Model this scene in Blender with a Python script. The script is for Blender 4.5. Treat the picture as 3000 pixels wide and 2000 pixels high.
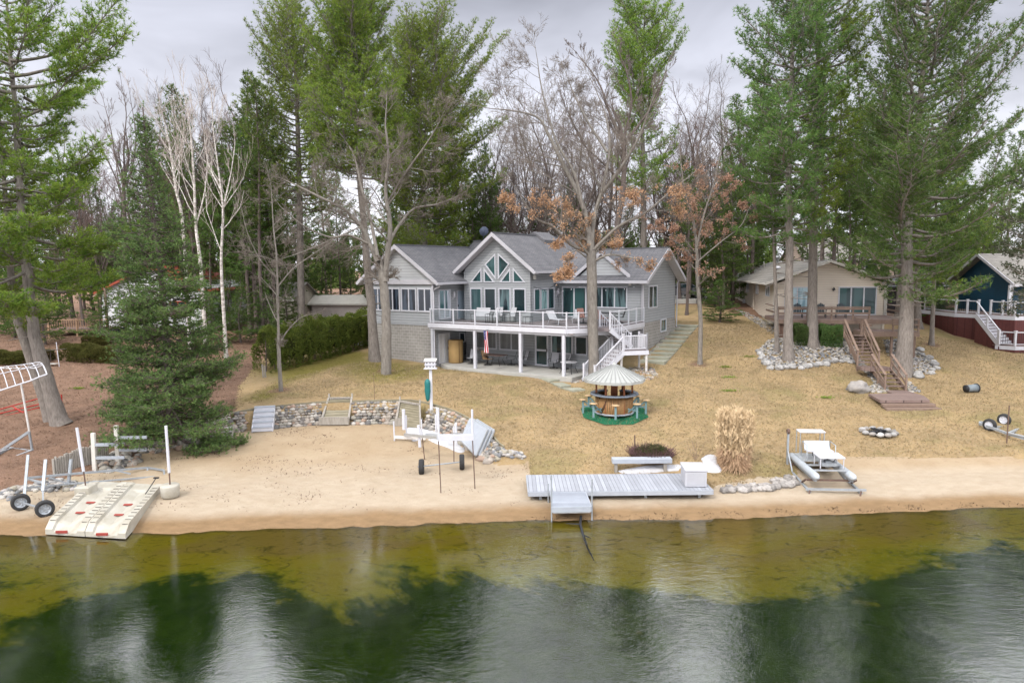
import bpy, bmesh, math, random
import numpy as np
from mathutils import Vector, Matrix, noise
S = bpy.context.scene; C = S.collection
for o in list(bpy.data.objects): bpy.data.objects.remove(o)
R = math.radians
# ---------------------------------------------------------------- camera
CAMH = 9.2; PITCH = 6.14; ROLL = -0.010
camd = bpy.data.cameras.new('camera'); cam = bpy.data.objects.new('camera', camd); C.objects.link(cam)
camd.lens = 24; camd.sensor_width = 36; camd.clip_start = .1; camd.clip_end = 3000
CM = Matrix.Rotation(R(90-PITCH), 4, 'X') @ Matrix.Rotation(ROLL, 4, 'Z')
cam.matrix_world = Matrix.Translation((0, 0, CAMH)) @ CM
S.camera = cam
# ---------------------------------------------------------------- world: overcast sky
w = bpy.data.worlds.new('World'); S.world = w; w.use_nodes = True
nt = w.node_tree; nt.nodes.clear()
def wn(t, **k):
    n = nt.nodes.new(t)
    for a, b in k.items(): setattr(n, a, b)
    return n
SUN_EL, SUN_AZ = 48, 215
sky = wn('ShaderNodeTexSky', sky_type='NISHITA', sun_disc=False, sun_elevation=R(SUN_EL), sun_rotation=R(SUN_AZ), dust_density=4, air_density=1.2)
bg = wn('ShaderNodeBackground'); bg.inputs['Strength'].default_value = .12
out = wn('ShaderNodeOutputWorld'); tc = wn('ShaderNodeTexCoord'); sep = wn('ShaderNodeSeparateXYZ')
nt.links.new(tc.outputs['Generated'], sep.inputs[0])
rampz = wn('ShaderNodeValToRGB'); nt.links.new(sep.outputs['Z'], rampz.inputs[0])
cr = rampz.color_ramp; cr.elements[0].position = 0; cr.elements[0].color = (8.4, 8.5, 9.1, 1)
cr.elements[1].position = .9; cr.elements[1].color = (14, 14.2, 15.2, 1)
for p, c in ((.12, (7.6, 7.7, 8.4, 1)), (.24, (5.2, 5.3, 6.0, 1)), (.365, (3.4, 3.5, 4.05, 1)), (.41, (18, 18.4, 19.6, 1)), (.46, (37, 37.4, 39, 1)), (.58, (37, 37.4, 39, 1)), (.7, (15, 15.2, 16, 1))):  # bright ring above the view, added to light the scene and water reflections
    e = cr.elements.new(p); e.color = c
mp = wn('ShaderNodeMapping'); mp.inputs['Scale'].default_value = (1.6, 1.6, 5)
nt.links.new(tc.outputs['Generated'], mp.inputs[0])
nz = wn('ShaderNodeTexNoise'); nz.inputs['Scale'].default_value = 1.6; nz.inputs['Detail'].default_value = 5; nz.inputs['Distortion'].default_value = .5
nt.links.new(mp.outputs[0], nz.inputs['Vector'])
mr = wn('ShaderNodeMapRange'); mr.inputs[1].default_value = .3; mr.inputs[2].default_value = .7; mr.inputs[3].default_value = .62; mr.inputs[4].default_value = 1.34
nt.links.new(nz.outputs[0], mr.inputs[0])
mu = wn('ShaderNodeMix', data_type='RGBA', blend_type='MULTIPLY'); mu.inputs[0].default_value = 1
nt.links.new(rampz.outputs[0], mu.inputs[6]); nt.links.new(mr.outputs[0], mu.inputs[7])
mx = wn('ShaderNodeMix', data_type='RGBA'); mx.inputs[0].default_value = .94
nt.links.new(sky.outputs[0], mx.inputs[6]); nt.links.new(mu.outputs[2], mx.inputs[7])
nt.links.new(mx.outputs[2], bg.inputs[0]); nt.links.new(bg.outputs[0], out.inputs[0])
# ---------------------------------------------------------------- sun (veiled by cloud)
sl = bpy.data.lights.new('sun', 'SUN'); sl.energy = 1.9; sl.angle = R(11); sl.color = (1, .95, .88)
so = bpy.data.objects.new('sun', sl); C.objects.link(so)
sd = Vector((math.sin(R(SUN_AZ))*math.cos(R(SUN_EL)), math.cos(R(SUN_AZ))*math.cos(R(SUN_EL)), math.sin(R(SUN_EL))))
so.rotation_euler = sd.to_track_quat('Z', 'Y').to_euler()
S.view_settings.view_transform = 'Standard'; S.view_settings.look = 'None'; S.view_settings.gamma = 1
S.view_settings.exposure = .34
try:
    S.cycles.max_bounces = 6; S.cycles.transparent_max_bounces = 24; S.cycles.diffuse_bounces = 2; S.cycles.glossy_bounces = 3
except Exception: pass
# ---------------------------------------------------------------- pixel <-> world (measured on the 3000 x 2000 photograph)
CM3 = np.array(CM.to_3x3())
def ray(px, py): return CM3 @ np.array([(px-1500)/2000, -(py-1000)/2000, -1.0])
def onZ(px, py, z):
    r = ray(px, py); t = (z-CAMH)/r[2]; return np.array([r[0]*t, r[1]*t, z])
def atY(px, py, Y):
    r = ray(px, py); t = Y/r[1]; return np.array([r[0]*t, Y, CAMH+r[2]*t])
def proj(p):
    q = CM3.T @ (np.array(p)-np.array([0, 0, CAMH])); return 1500+2000*q[0]/-q[2], 1000-2000*q[1]/-q[2]
# house frame of the grey house
HT = R(32.6); HO = np.array([-5.7, 47.5]); HU = np.array([math.cos(HT), -math.sin(HT)]); HV = np.array([math.sin(HT), math.cos(HT)])
def onV(px, py, v):   # pixel on the plane v = const -> (u, z)
    r = ray(px, py); t = (HO@HV+v)/(r[:2]@HV); p = r[:2]*t; return (p-HO)@HU, CAMH+r[2]*t
def onU(px, py, u):
    r = ray(px, py); t = (HO@HU+u)/(r[:2]@HU); p = r[:2]*t; return (p-HO)@HV, CAMH+r[2]*t
class Frame:
    def __init__(s, x, y, deg): s.o = np.array([x, y]); t = R(deg); s.u = np.array([math.cos(t), -math.sin(t)]); s.v = np.array([math.sin(t), math.cos(t)]); s.rz = -t
    def onV(s, px, py, v): r = ray(px, py); t = (s.o@s.v+v)/(r[:2]@s.v); return (r[:2]*t-s.o)@s.u, CAMH+r[2]*t
    def onU(s, px, py, u): r = ray(px, py); t = (s.o@s.u+u)/(r[:2]@s.u); return (r[:2]*t-s.o)@s.v, CAMH+r[2]*t
    def onZ(s, px, py, z): p = onZ(px, py, z)[:2]-s.o; return p@s.u, p@s.v
    def w(s, u, v, z=0): p = s.o+u*s.u+v*s.v; return np.array([p[0], p[1], z])
# ---------------------------------------------------------------- terrain height
SHORE = [onZ(x, y, 0) for x, y in ((-900, 1572), (-400, 1568), (0, 1562), (250, 1562), (450, 1561), (700, 1553), (1100, 1540), (1500, 1526), (1900, 1520), (2200, 1516), (2450, 1506), (2700, 1494), (3000, 1484), (3500, 1468), (4200, 1440))]
_sx = np.array([p[0] for p in SHORE]); _sy = np.array([p[1] for p in SHORE])
def shoreY(X): return np.interp(X, _sx, _sy)
CTRL = []   # (px, py, z) lawn control points on the photograph
for x, y, z in ((-700, 1420, .35), (-200, 1400, .5), (100, 1290, 1.0), (180, 1240, 1.35), (330, 1150, 1.75), (260, 1070, 2.6), (-200, 1100, 2.2), (-600, 1150, 1.8), (560, 1250, 1.5), (740, 1200, 1.65), (950, 1172, 1.85), (1200, 1175, 1.85), (1380, 1210, 1.7), (1450, 1290, 1.2), (1530, 1350, .62),
  (820, 1130, 2.2), (1130, 1090, 2.5), (1250, 1060, 2.55), (1400, 1095, 2.42), (1530, 1105, 2.38), (1660, 1110, 2.28), (1700, 1135, 2.1), (1880, 1092, 2.7), (1080, 1000, 3.0), (900, 960, 3.6), (700, 1060, 2.7), (700, 940, 3.9),
  (1600, 1390, .5), (1700, 1210, 1.65), (1900, 1200, 1.7), (1900, 1340, .85), (2100, 1300, 1.0), (2050, 1070, 2.75), (1890, 1035, 3.25), (1980, 958, 4.5), (2150, 940, 4.7), (2268, 958, 4.65),
  (2330, 1360, .6), (2600, 1345, .65), (2900, 1350, .65), (2600, 1205, 1.5), (2510, 1150, 1.82), (2730, 1160, 1.75), (2620, 1125, 1.95), (2900, 1200, 1.7), (2300, 1085, 2.65), (2500, 1110, 2.4), (2850, 1050, 2.9), (2740, 1010, 3.4), (2990, 1030, 2.9), (3300, 1200, 1.6), (3300, 1050, 2.9), (3700, 1300, 1.1), (2000, 895, 5.7), (1650, 980, 3.3)):
    p = onZ(x, y, z); CTRL.append((p[0], p[1], z))
for X, Y, z in ((-60, 60, 4.2), (-30, 62, 4.6), (-60, 100, 6), (0, 100, 6), (60, 100, 6), (0, 64, 5.3), (60, 64, 5.2), (30, 60, 5.2), (-25, 80, 5.6), (0, 80, 5.8), (30, 80, 5.9), (-60, 30, .5), (70, 40, 2), (60, 50, 3.6), (-60, 45, 2.2)): CTRL.append((X, Y, z))
_c = np.array(CTRL)
def _rbf(P, Q):
    d = np.sqrt(((P[:, None, :]-Q[None, :, :])**2).sum(-1)); return d
_A = _rbf(_c[:, :2], _c[:, :2])+np.eye(len(_c))*-.6
_W = np.linalg.solve(_A, _c[:, 2]-2.5)
# the sand cove cut into the lawn behind the left beach (outline of the wall foot, in plan)
COVE_PX = [(-600, 1480), (-100, 1450), (60, 1440), (250, 1400), (420, 1330), (560, 1295), (690, 1262), (800, 1250), (950, 1240), (1030, 1240), (1130, 1238), (1200, 1238), (1290, 1262), (1370, 1300), (1425, 1345), (1470, 1362), (1535, 1362)]
def _covez(x, y): return .8
WALL = [onZ(x, y, .15+.65*min(1, max(0, (1480-y)/230))) for x, y in COVE_PX]
COVE = [(p[0], p[1]) for p in WALL]
COVE_POLY = np.array(COVE+[(COVE[-1][0]+.25, 30.2), (COVE[-1][0]+.2, 28), (COVE[-1][0]+.1, 20), (-50, 20)])
def inpoly(X, Y, poly):
    r = np.zeros(X.shape, bool); n = len(poly); j = n-1
    for i in range(n):
        xi, yi = poly[i]; xj, yj = poly[j]
        c = ((yi > Y) != (yj > Y)) & (X < (xj-xi)*(Y-yi)/(yj-yi+1e-12)+xi); r ^= c; j = i
    return r
def polydist(X, Y, pts):
    d = np.full(X.shape, 1e9)
    for a, b in zip(pts[:-1], pts[1:]):
        a = np.array(a[:2]); b = np.array(b[:2]); ab = b-a; t = np.clip(((X-a[0])*ab[0]+(Y-a[1])*ab[1])/(ab@ab+1e-12), 0, 1)
        d = np.minimum(d, np.hypot(X-a[0]-t*ab[0], Y-a[1]-t*ab[1]))
    return d
def height(X, Y):
    X = np.atleast_1d(np.asarray(X, float)); Y = np.atleast_1d(np.asarray(Y, float)); sh = X.shape
    x = X.ravel(); y = Y.ravel(); d = y-shoreY(x)
    z = np.empty_like(x)
    for i in range(0, len(x), 20000):
        z[i:i+20000] = _rbf(np.stack([x[i:i+20000], y[i:i+20000]], 1), _c[:, :2])@_W+2.5
    far = np.clip((y-95)/20, 0, 1); z = z*(1-far)+6*far
    beach = np.where(d > 0, .30*np.clip(d/2.2, 0, 1)**.8+.045*np.clip(d-2.2, 0, 20), 0)
    k = np.clip((d-3.0)/2.0, 0, 1); k = k*k*(3-2*k)
    lawn = beach*(1-k)+np.maximum(z, beach*.8)*k
    cz = np.where(d > 0, .30*np.clip(d/2.5, 0, 1)**.8+.045*np.clip(d-2.5, 0, 20), 0)
    ins = inpoly(x, y, COVE_POLY) & (y < 60)
    # sharp step at the wall, the wall itself leans back over it
    pd = polydist(x, y, COVE); s = np.where(ins, -pd, pd); k2 = np.clip((s-.02)/.5, 0, 1)
    wl = np.clip((x+17.5)/3, 0, 1)*np.clip((1.0-x)/.5+1, 0, 1)     # only where there is a wall; elsewhere a soft bank
    k2b = np.clip((s+.6)/2.0, 0, 1); k2 = np.where(wl > .99, k2, k2b); k2 = k2*k2*(3-2*k2)
    zz = cz*(1-k2)+lawn*k2
    bed = np.where(d < 0, -.10*np.clip(-d, 0, 3)**1.0-.16*np.clip(-d-3, 0, 9)-.02*np.clip(-d-12, 0, 100), 0)
    zz = np.where(d < 0, bed, zz)
    return zz.reshape(sh)
PATIO = np.array([HO+a*HU+b*HV for a, b in ((.1, 3.4), (.1, .7), (1.5, -.3), (4, -.5), (8, -.5), (11.4, -.35), (11.9, 3.4))])
_h0 = height
def height(X, Y):
    X = np.atleast_1d(np.asarray(X, float)); Y = np.atleast_1d(np.asarray(Y, float)); z = _h0(X, Y)
    m = (np.abs(X) < 16) & (Y > 30) & (Y < 60)
    if m.any():
        x = X[m]; y = Y[m]; i = inpoly(x, y, PATIO); d = polydist(x, y, list(PATIO)+[PATIO[0]]); b = np.where(i, 2.2, 2.33+.22*d); z[m] = np.minimum(z[m], b)
    return z
def gz(X, Y): return float(height(X, Y)[0])
def G(px, py):
    """the point of the ground seen at a pixel"""
    r = ray(px, py); t = np.arange(12, 130, .08); P = r[:, None]*t/r[1]
    h = height(P[0], P[1]); zz = CAMH+P[2]; k = np.argmax(zz < h)
    if zz[k] >= h[k]: k = len(t)-1
    return np.array([P[0][k], P[1][k], h[k]])
# ---------------------------------------------------------------- materials
MATS = {}
def mat(name, c1, c2=None, scale=4, rough=.75, bump=0, bscale=30, metal=0, pat=None, pc=None, ps=(1, 1), pb=.4, spec=.3, obr=0, stretch=(1, 1, 1), trans=0, contrast=.25):
    if name in MATS: return MATS[name]
    m = bpy.data.materials.new(name); m.use_nodes = True; t = m.node_tree; N = t.nodes; L = t.links; b = N['Principled BSDF']
    b.inputs['Roughness'].default_value = rough; b.inputs['Metallic'].default_value = metal; b.inputs['Specular IOR Level'].default_value = spec
    tc = N.new('ShaderNodeTexCoord'); mp = N.new('ShaderNodeMapping'); mp.inputs['Scale'].default_value = stretch; L.new(tc.outputs['Object'], mp.inputs[0])
    nz = N.new('ShaderNodeTexNoise'); nz.inputs['Scale'].default_value = scale; nz.inputs['Detail'].default_value = 6; nz.inputs['Roughness'].default_value = .65; L.new(mp.outputs[0], nz.inputs['Vector'])
    r = N.new('ShaderNodeMapRange'); r.inputs[1].default_value = .5-contrast; r.inputs[2].default_value = .5+contrast; L.new(nz.outputs[0], r.inputs[0])
    mx = N.new('ShaderNodeMix'); mx.data_type = 'RGBA'; L.new(r.outputs[0], mx.inputs[0])
    c2 = c2 or tuple(x*.82 for x in c1); mx.inputs[6].default_value = (*c1, 1); mx.inputs[7].default_value = (*c2, 1); col = mx.outputs[2]
    if obr:
        oi = N.new('ShaderNodeObjectInfo'); h = N.new('ShaderNodeHueSaturation'); q = N.new('ShaderNodeMapRange'); q.inputs[3].default_value = 1-obr; q.inputs[4].default_value = 1+obr
        L.new(oi.outputs['Random'], q.inputs[0]); L.new(q.outputs[0], h.inputs['Value']); L.new(col, h.inputs['Color']); col = h.outputs[0]
    hgt = None
    if pat:
        sx = N.new('ShaderNodeSeparateXYZ'); L.new(tc.outputs['Object'], sx.inputs[0])
        def mth(op, a, bb):
            q = N.new('ShaderNodeMath'); q.operation = op
            for i, v in enumerate((a, bb)):
                if isinstance(v, (int, float)): q.inputs[i].default_value = v
                else: L.new(v, q.inputs[i])
            return q.outputs[0]
        if pat in ('brick', 'shingle'):
            cb = N.new('ShaderNodeCombineXYZ'); L.new(mth('ADD', sx.outputs[0], sx.outputs[1]), cb.inputs[0]); L.new(sx.outputs[2], cb.inputs[1])
            bt = N.new('ShaderNodeTexBrick'); L.new(cb.outputs[0], bt.inputs['Vector']); bt.inputs['Scale'].default_value = 1
            bt.inputs['Brick Width'].default_value = ps[0]; bt.inputs['Row Height'].default_value = ps[1]; bt.inputs['Mortar Size'].default_value = .012; bt.inputs['Mortar Smooth'].default_value = .3
            L.new(col, bt.inputs['Color1']); h = N.new('ShaderNodeHueSaturation'); h.inputs['Value'].default_value = .86; L.new(col, h.inputs['Color']); L.new(h.outputs[0], bt.inputs['Color2'])
            bt.inputs['Mortar'].default_value = (*(pc or c2), 1); col = bt.outputs['Color']; hgt = mth('SUBTRACT', 1, bt.outputs['Fac'])
        else:
            ax = {'siding': sx.outputs[2], 'xb': sx.outputs[0], 'yb': sx.outputs[1], 'vb': mth('ADD', sx.outputs[0], sx.outputs[1])}[pat]
            f = mth('FRACT', mth('DIVIDE', ax, ps[0]), 0)
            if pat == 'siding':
                hgt = mth('SUBTRACT', 1, f); g = mth('LESS_THAN', f, .16); h = N.new('ShaderNodeHueSaturation'); h.inputs['Value'].default_value = .70; L.new(col, h.inputs['Color'])  # groove shade of each lap painted into the colour as a darker line
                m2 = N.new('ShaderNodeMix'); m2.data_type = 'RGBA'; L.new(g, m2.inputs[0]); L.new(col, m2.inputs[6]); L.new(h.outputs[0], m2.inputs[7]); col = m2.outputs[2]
            else:
                g = mth('LESS_THAN', f, ps[1]/ps[0]); hgt = mth('SUBTRACT', 1, g)
                cell = mth('FLOOR', mth('DIVIDE', ax, ps[0]), 0); wnz = N.new('ShaderNodeTexWhiteNoise'); wnz.noise_dimensions = '1D'; L.new(cell, wnz.inputs['W'])
                h = N.new('ShaderNodeHueSaturation'); L.new(mth('ADD', mth('MULTIPLY', wnz.outputs[0], .3), .85), h.inputs['Value']); L.new(col, h.inputs['Color'])
                m2 = N.new('ShaderNodeMix'); m2.data_type = 'RGBA'; L.new(g, m2.inputs[0]); L.new(h.outputs[0], m2.inputs[6]); m2.inputs[7].default_value = (*(pc or tuple(x*.5 for x in c1)), 1); col = m2.outputs[2]
    L.new(col, b.inputs['Base Color'])
    nrm = None
    if bump:
        n2 = N.new('ShaderNodeTexNoise'); n2.inputs['Scale'].default_value = bscale; n2.inputs['Detail'].default_value = 5; L.new(mp.outputs[0], n2.inputs['Vector'])
        bp = N.new('ShaderNodeBump'); bp.inputs['Strength'].default_value = min(1, bump*4); bp.inputs['Distance'].default_value = bump; L.new(n2.outputs[0], bp.inputs['Height']); nrm = bp.outputs[0]
    if hgt is not None:
        bp = N.new('ShaderNodeBump'); bp.inputs['Strength'].default_value = pb; bp.inputs['Distance'].default_value = .03; L.new(hgt, bp.inputs['Height'])
        if nrm: L.new(nrm, bp.inputs['Normal'])
        nrm = bp.outputs[0]
    if nrm: L.new(nrm, b.inputs['Normal'])
    if trans:
        tr = N.new('ShaderNodeBsdfTranslucent'); L.new(col, tr.inputs[0]); ms = N.new('ShaderNodeMixShader'); ms.inputs[0].default_value = trans
        L.new(b.outputs[0], ms.inputs[1]); L.new(tr.outputs[0], ms.inputs[2]); L.new(ms.outputs[0], N['Material Output'].inputs[0])
    MATS[name] = m; return m
def glassmat(name, tint=(.03, .06, .07), alpha=.35, rough=.04):
    """window pane: part see-through, part mirror"""
    if name in MATS: return MATS[name]
    m = bpy.data.materials.new(name); m.use_nodes = True; t = m.node_tree; N = t.nodes; L = t.links; N.remove(N['Principled BSDF'])
    g = N.new('ShaderNodeBsdfGlossy'); g.inputs['Roughness'].default_value = rough; g.inputs['Color'].default_value = (.9, .95, 1, 1)
    tr = N.new('ShaderNodeBsdfTransparent'); tr.inputs[0].default_value = (.92, .95, .95, 1)
    df = N.new('ShaderNodeBsdfPrincipled'); df.inputs['Base Color'].default_value = (*tint, 1); df.inputs['Roughness'].default_value = .2
    a = N.new('ShaderNodeMixShader'); a.inputs[0].default_value = alpha; L.new(df.outputs[0], a.inputs[1]); L.new(tr.outputs[0], a.inputs[2])
    fr = N.new('ShaderNodeFresnel'); fr.inputs[0].default_value = 1.38 if alpha < .9 else 1.12
    b = N.new('ShaderNodeMixShader'); L.new(fr.outputs[0], b.inputs[0]); L.new(a.outputs[0], b.inputs[1]); L.new(g.outputs[0], b.inputs[2]); L.new(b.outputs[0], N['Material Output'].inputs[0])
    MATS[name] = m; return m
# ---------------------------------------------------------------- mesh collecting
def link(o, parent=None):
    C.objects.link(o)
    if parent is not None: o.parent = parent
    return o
def tag(o, label=None, cat=None, group=None, kind=None):
    for k, v in (('label', label), ('category', cat), ('group', group), ('kind', kind)):
        if v: o[k] = v
    return o
def empty(name, loc, rz=0, label=None, cat=None, group=None):
    o = bpy.data.objects.new(name, None); link(o); o.location = [float(x) for x in loc]; o.rotation_euler = (0, 0, rz); o.empty_display_size = .2
    return tag(o, label, cat, group)
def npmesh(name, V, F, m, parent=None, smooth=False, mi=None):
    """V (n,3); F (k,3|4) array"""
    V = np.asarray(V, np.float32); F = np.asarray(F, np.int32); k = F.shape[1]
    me = bpy.data.meshes.new(name); me.vertices.add(len(V)); me.vertices.foreach_set('co', V.ravel())
    me.loops.add(F.size); me.loops.foreach_set('vertex_index', F.ravel()); me.polygons.add(len(F))
    me.polygons.foreach_set('loop_start', np.arange(0, F.size, k, dtype=np.int32))
    if smooth: me.polygons.foreach_set('use_smooth', np.ones(len(F), bool))
    for q in (m if isinstance(m, (list, tuple)) else [m]): me.materials.append(q)
    if mi is not None: me.polygons.foreach_set('material_index', np.asarray(mi, np.int32))
    me.update(calc_edges=True)
    return link(bpy.data.objects.new(name, me), parent)
class MB:
    def __init__(s): s.v = []; s.f = []; s.sm = []
    def add(s, vs, fs, sm=False):
        b = len(s.v); s.v += [tuple(map(float, v)) for v in vs]; s.f += [tuple(b+i for i in f) for f in fs]; s.sm += [sm]*len(fs); return s
    def box(s, x0, x1, y0, y1, z0, z1):
        return s.add([(x0, y0, z0), (x1, y0, z0), (x1, y1, z0), (x0, y1, z0), (x0, y0, z1), (x1, y0, z1), (x1, y1, z1), (x0, y1, z1)], [(3, 2, 1, 0), (4, 5, 6, 7), (0, 1, 5, 4), (1, 2, 6, 5), (2, 3, 7, 6), (3, 0, 4, 7)])
    def cb(s, c, d): return s.box(c[0]-d[0]/2, c[0]+d[0]/2, c[1]-d[1]/2, c[1]+d[1]/2, c[2]-d[2]/2, c[2]+d[2]/2)
    def bar(s, a, b, w, h=None, up=(0, 0, 1)):
        """rectangular bar from a to b, w across, h along up"""
        h = h or w; a = Vector(a); b = Vector(b); d = (b-a).normalized(); u = Vector(up)
        if abs(d.dot(u)) > .97: u = Vector((0, 1, 0)) if abs(d.y) < .9 else Vector((1, 0, 0))
        x = d.cross(u).normalized(); u = x.cross(d)
        vs = [p+x*(i*w/2)+u*(j*h/2) for p in (a, b) for i, j in ((-1, -1), (1, -1), (1, 1), (-1, 1))]
        return s.add(vs, [(0, 1, 2, 3), (7, 6, 5, 4), (0, 4, 5, 1), (1, 5, 6, 2), (2, 6, 7, 3), (3, 7, 4, 0)])
    def tube(s, pts, r, n=8, caps=True):
        pts = [Vector(p) for p in pts]; k = len(pts); rr = r if isinstance(r, (list, tuple)) else [r]*k
        ref = Vector((0, 0, 1)); vs = []; fs = []
        for i, p in enumerate(pts):
            d = (pts[min(i+1, k-1)]-pts[max(i-1, 0)]).normalized()
            if abs(d.dot(ref)) > .95: ref = Vector((1, 0, 0)) if abs(d.x) < .9 else Vector((0, 1, 0))
            x = d.cross(ref).normalized(); y = d.cross(x)
            for j in range(n):
                a = 2*math.pi*j/n; vs.append(p+(x*math.cos(a)+y*math.sin(a))*rr[i])
        for i in range(k-1):
            for j in range(n): q = (j+1) % n; fs.append((i*n+j, i*n+q, (i+1)*n+q, (i+1)*n+j))
        s.add(vs, fs, True)
        if caps:
            s.add(vs[:n], [tuple(range(n))]); s.add(vs[-n:], [tuple(range(n))[::-1]])
        return s
    def lathe(s, prof, c=(0, 0, 0), n=20, axis='z', a0=0, a1=2*math.pi):
        full = abs(a1-a0) > 6.28; m = n if full else n+1; vs = []; fs = []
        for r, z in prof:
            for j in range(m):
                a = a0+(a1-a0)*j/n; p = (r*math.cos(a), r*math.sin(a), z)
                if axis == 'x': p = (z, r*math.cos(a), r*math.sin(a))
                if axis == 'y': p = (r*math.cos(a), z, r*math.sin(a))
                vs.append((p[0]+c[0], p[1]+c[1], p[2]+c[2]))
        for i in range(len(prof)-1):
            for j in range(n): q = (j+1) % m; fs.append((i*m+j, i*m+q, (i+1)*m+q, (i+1)*m+j))
        return s.add(vs, fs, True)
    def poly(s, pts, t):
        """planar polygon extruded along vector t"""
        n = len(pts); t = Vector(t); vs = [Vector(p) for p in pts]; vs += [p+t for p in vs]
        return s.add(vs, [tuple(range(n)), tuple(range(2*n-1, n-1, -1))]+[(i, i+n, (i+1) % n+n, (i+1) % n) for i in range(n)])
    def blob(s, c, r, seed=0, sub=2, rough=.18):
        bm = bmesh.new(); bmesh.ops.create_icosphere(bm, subdivisions=sub, radius=1)
        for v in bm.verts:
            n = noise.noise(v.co*1.7+Vector((seed*3.1, seed*1.7, 0)))*rough*2+1
            v.co = Vector((v.co.x*r[0]*n+c[0], v.co.y*r[1]*n+c[1], v.co.z*r[2]*n+c[2]))
        bm.verts.index_update(); s.add([v.co[:] for v in bm.verts], [[v.index for v in f.verts] for f in bm.faces], True); bm.free(); return s
    def build(s, name, m, parent=None, bevel=0, loc=None):
        me = bpy.data.meshes.new(name); me.from_pydata(s.v, [], s.f); me.materials.append(m); me.polygons.foreach_set('use_smooth', s.sm)
        bm = bmesh.new(); bm.from_mesh(me); bmesh.ops.recalc_face_normals(bm, faces=bm.faces); bm.to_mesh(me); bm.free()
        me.update(); o = link(bpy.data.objects.new(name, me), parent)
        if bevel: b = o.modifiers.new('bevel', 'BEVEL'); b.width = bevel; b.segments = 1; b.limit_method = 'ANGLE'
        if loc is not None: o.location = [float(x) for x in loc]
        return o
def kids(o): return [c for c in bpy.data.objects if c.parent == o]
def copy_tree(o, parent=None, km=None):
    c = o.copy(); C.objects.link(c); c.parent = parent
    for ch in (km or kids)(o): copy_tree(ch, c, km)
    return c
def dup(o, loc, rz=0, label=None, sc=None):
    c = copy_tree(o); c.location = [float(x) for x in loc]; c.rotation_euler.z = rz
    if label: c['label'] = label
    if sc: c.scale = sc if isinstance(sc, tuple) else (sc,)*3
    return c
# ---------------------------------------------------------------- vectorised tubes, tufts
rng = np.random.default_rng(7)
def segs(A, B, ra, rb, n=3):
    A = np.asarray(A, float); B = np.asarray(B, float); ra = np.asarray(ra, float)[:, None, None]; rb = np.asarray(rb, float)[:, None, None]
    d = B-A; L = np.linalg.norm(d, axis=1, keepdims=True)+1e-9; d = d/L
    ref = np.where(np.abs(d[:, 2:3]) > .9, np.array([[1., 0, 0]]), np.array([[0, 0, 1.]]))
    x = np.cross(d, ref); x /= np.linalg.norm(x, axis=1, keepdims=True)+1e-9; y = np.cross(d, x)
    a = np.arange(n)*2*math.pi/n; ring = x[:, None, :]*np.cos(a)[None, :, None]+y[:, None, :]*np.sin(a)[None, :, None]
    V = np.concatenate([A[:, None]+ring*ra, B[:, None]+ring*rb], 1).reshape(-1, 3)
    j = np.arange(n); q = (j+1) % n; f = np.stack([j, q, q+n, j+n], 1)
    return V, (f[None]+np.arange(len(A))[:, None, None]*2*n).reshape(-1, 4)
def pack(parts):
    V = []; F = []; b = 0
    for v, f in parts: V.append(v); F.append(f+b); b += len(v)
    return np.concatenate(V), np.concatenate(F)
def blades(P, D, L, W, n, spread, g=None, rg=rng):
    """n triangular blades at each point P, leaning round direction D"""
    N = len(P); P = np.repeat(P, n, 0); D = np.repeat(D, n, 0); r = rg.normal(size=(N*n, 3)); d = D+r*spread; d /= np.linalg.norm(d, axis=1, keepdims=True)+1e-9
    s = np.cross(d, rg.normal(size=(N*n, 3))); s /= np.linalg.norm(s, axis=1, keepdims=True)+1e-9
    l = (L*rg.uniform(.6, 1.25, (N*n, 1))); w = W*rg.uniform(.7, 1.3, (N*n, 1))
    V = np.stack([P-s*w/2, P+s*w/2, P+d*l], 1).reshape(-1, 3); return V, np.arange(N*n*3).reshape(-1, 3)
# ---------------------------------------------------------------- shared materials
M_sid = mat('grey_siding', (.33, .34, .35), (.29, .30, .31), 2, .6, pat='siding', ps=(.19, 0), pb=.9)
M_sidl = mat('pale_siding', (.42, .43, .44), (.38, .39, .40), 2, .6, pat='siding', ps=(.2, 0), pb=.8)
M_trim = mat('grey_trim', (.50, .49, .52), (.46, .45, .48), 3, .5)
M_white = mat('white_paint', (.58, .58, .62), (.50, .50, .54), 4, .4, bump=.002, bscale=60)
M_whitew = mat('weathered_white', (.70, .68, .66), (.48, .45, .42), 5, .65, bump=.004)
M_shing = mat('shingles', (.215, .21, .22), (.125, .125, .135), 1.3, .9, bump=.012, bscale=40, pat='shingle', ps=(.34, .10), pc=(.08, .08, .09), pb=.7)
M_ridge = mat('ridge_cap', (.13, .13, .14), None, 5, .9, bump=.01)
M_block = mat('concrete_block', (.34, .32, .295), (.25, .235, .215), 1.5, .9, bump=.01, pat='brick', ps=(.42, .21), pc=(.44, .42, .40), pb=.5)
M_conc = mat('concrete', (.42, .41, .385), (.31, .30, .27), 1.2, .9, bump=.006)
M_slab = mat('mossy_concrete', (.34, .335, .28), (.23, .235, .17), 2.2, .9, bump=.008)
M_gdeck = mat('deck_boards', (.20, .17, .17), (.16, .135, .14), 3, .7, pat='yb', ps=(.14, .008))
M_bdeck = mat('brown_deck_boards', (.215, .155, .135), (.165, .115, .10), 3, .7, bump=.004, pat='yb', ps=(.14, .01), pc=(.06, .04, .035))
M_bwood = mat('brown_stained_wood', (.245, .175, .135), (.17, .115, .09), 4, .75, bump=.006, stretch=(1, 1, .3))
M_cedar = mat('cedar_stain', (.25, .085, .035), (.15, .05, .02), 5, .6, bump=.004)
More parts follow.
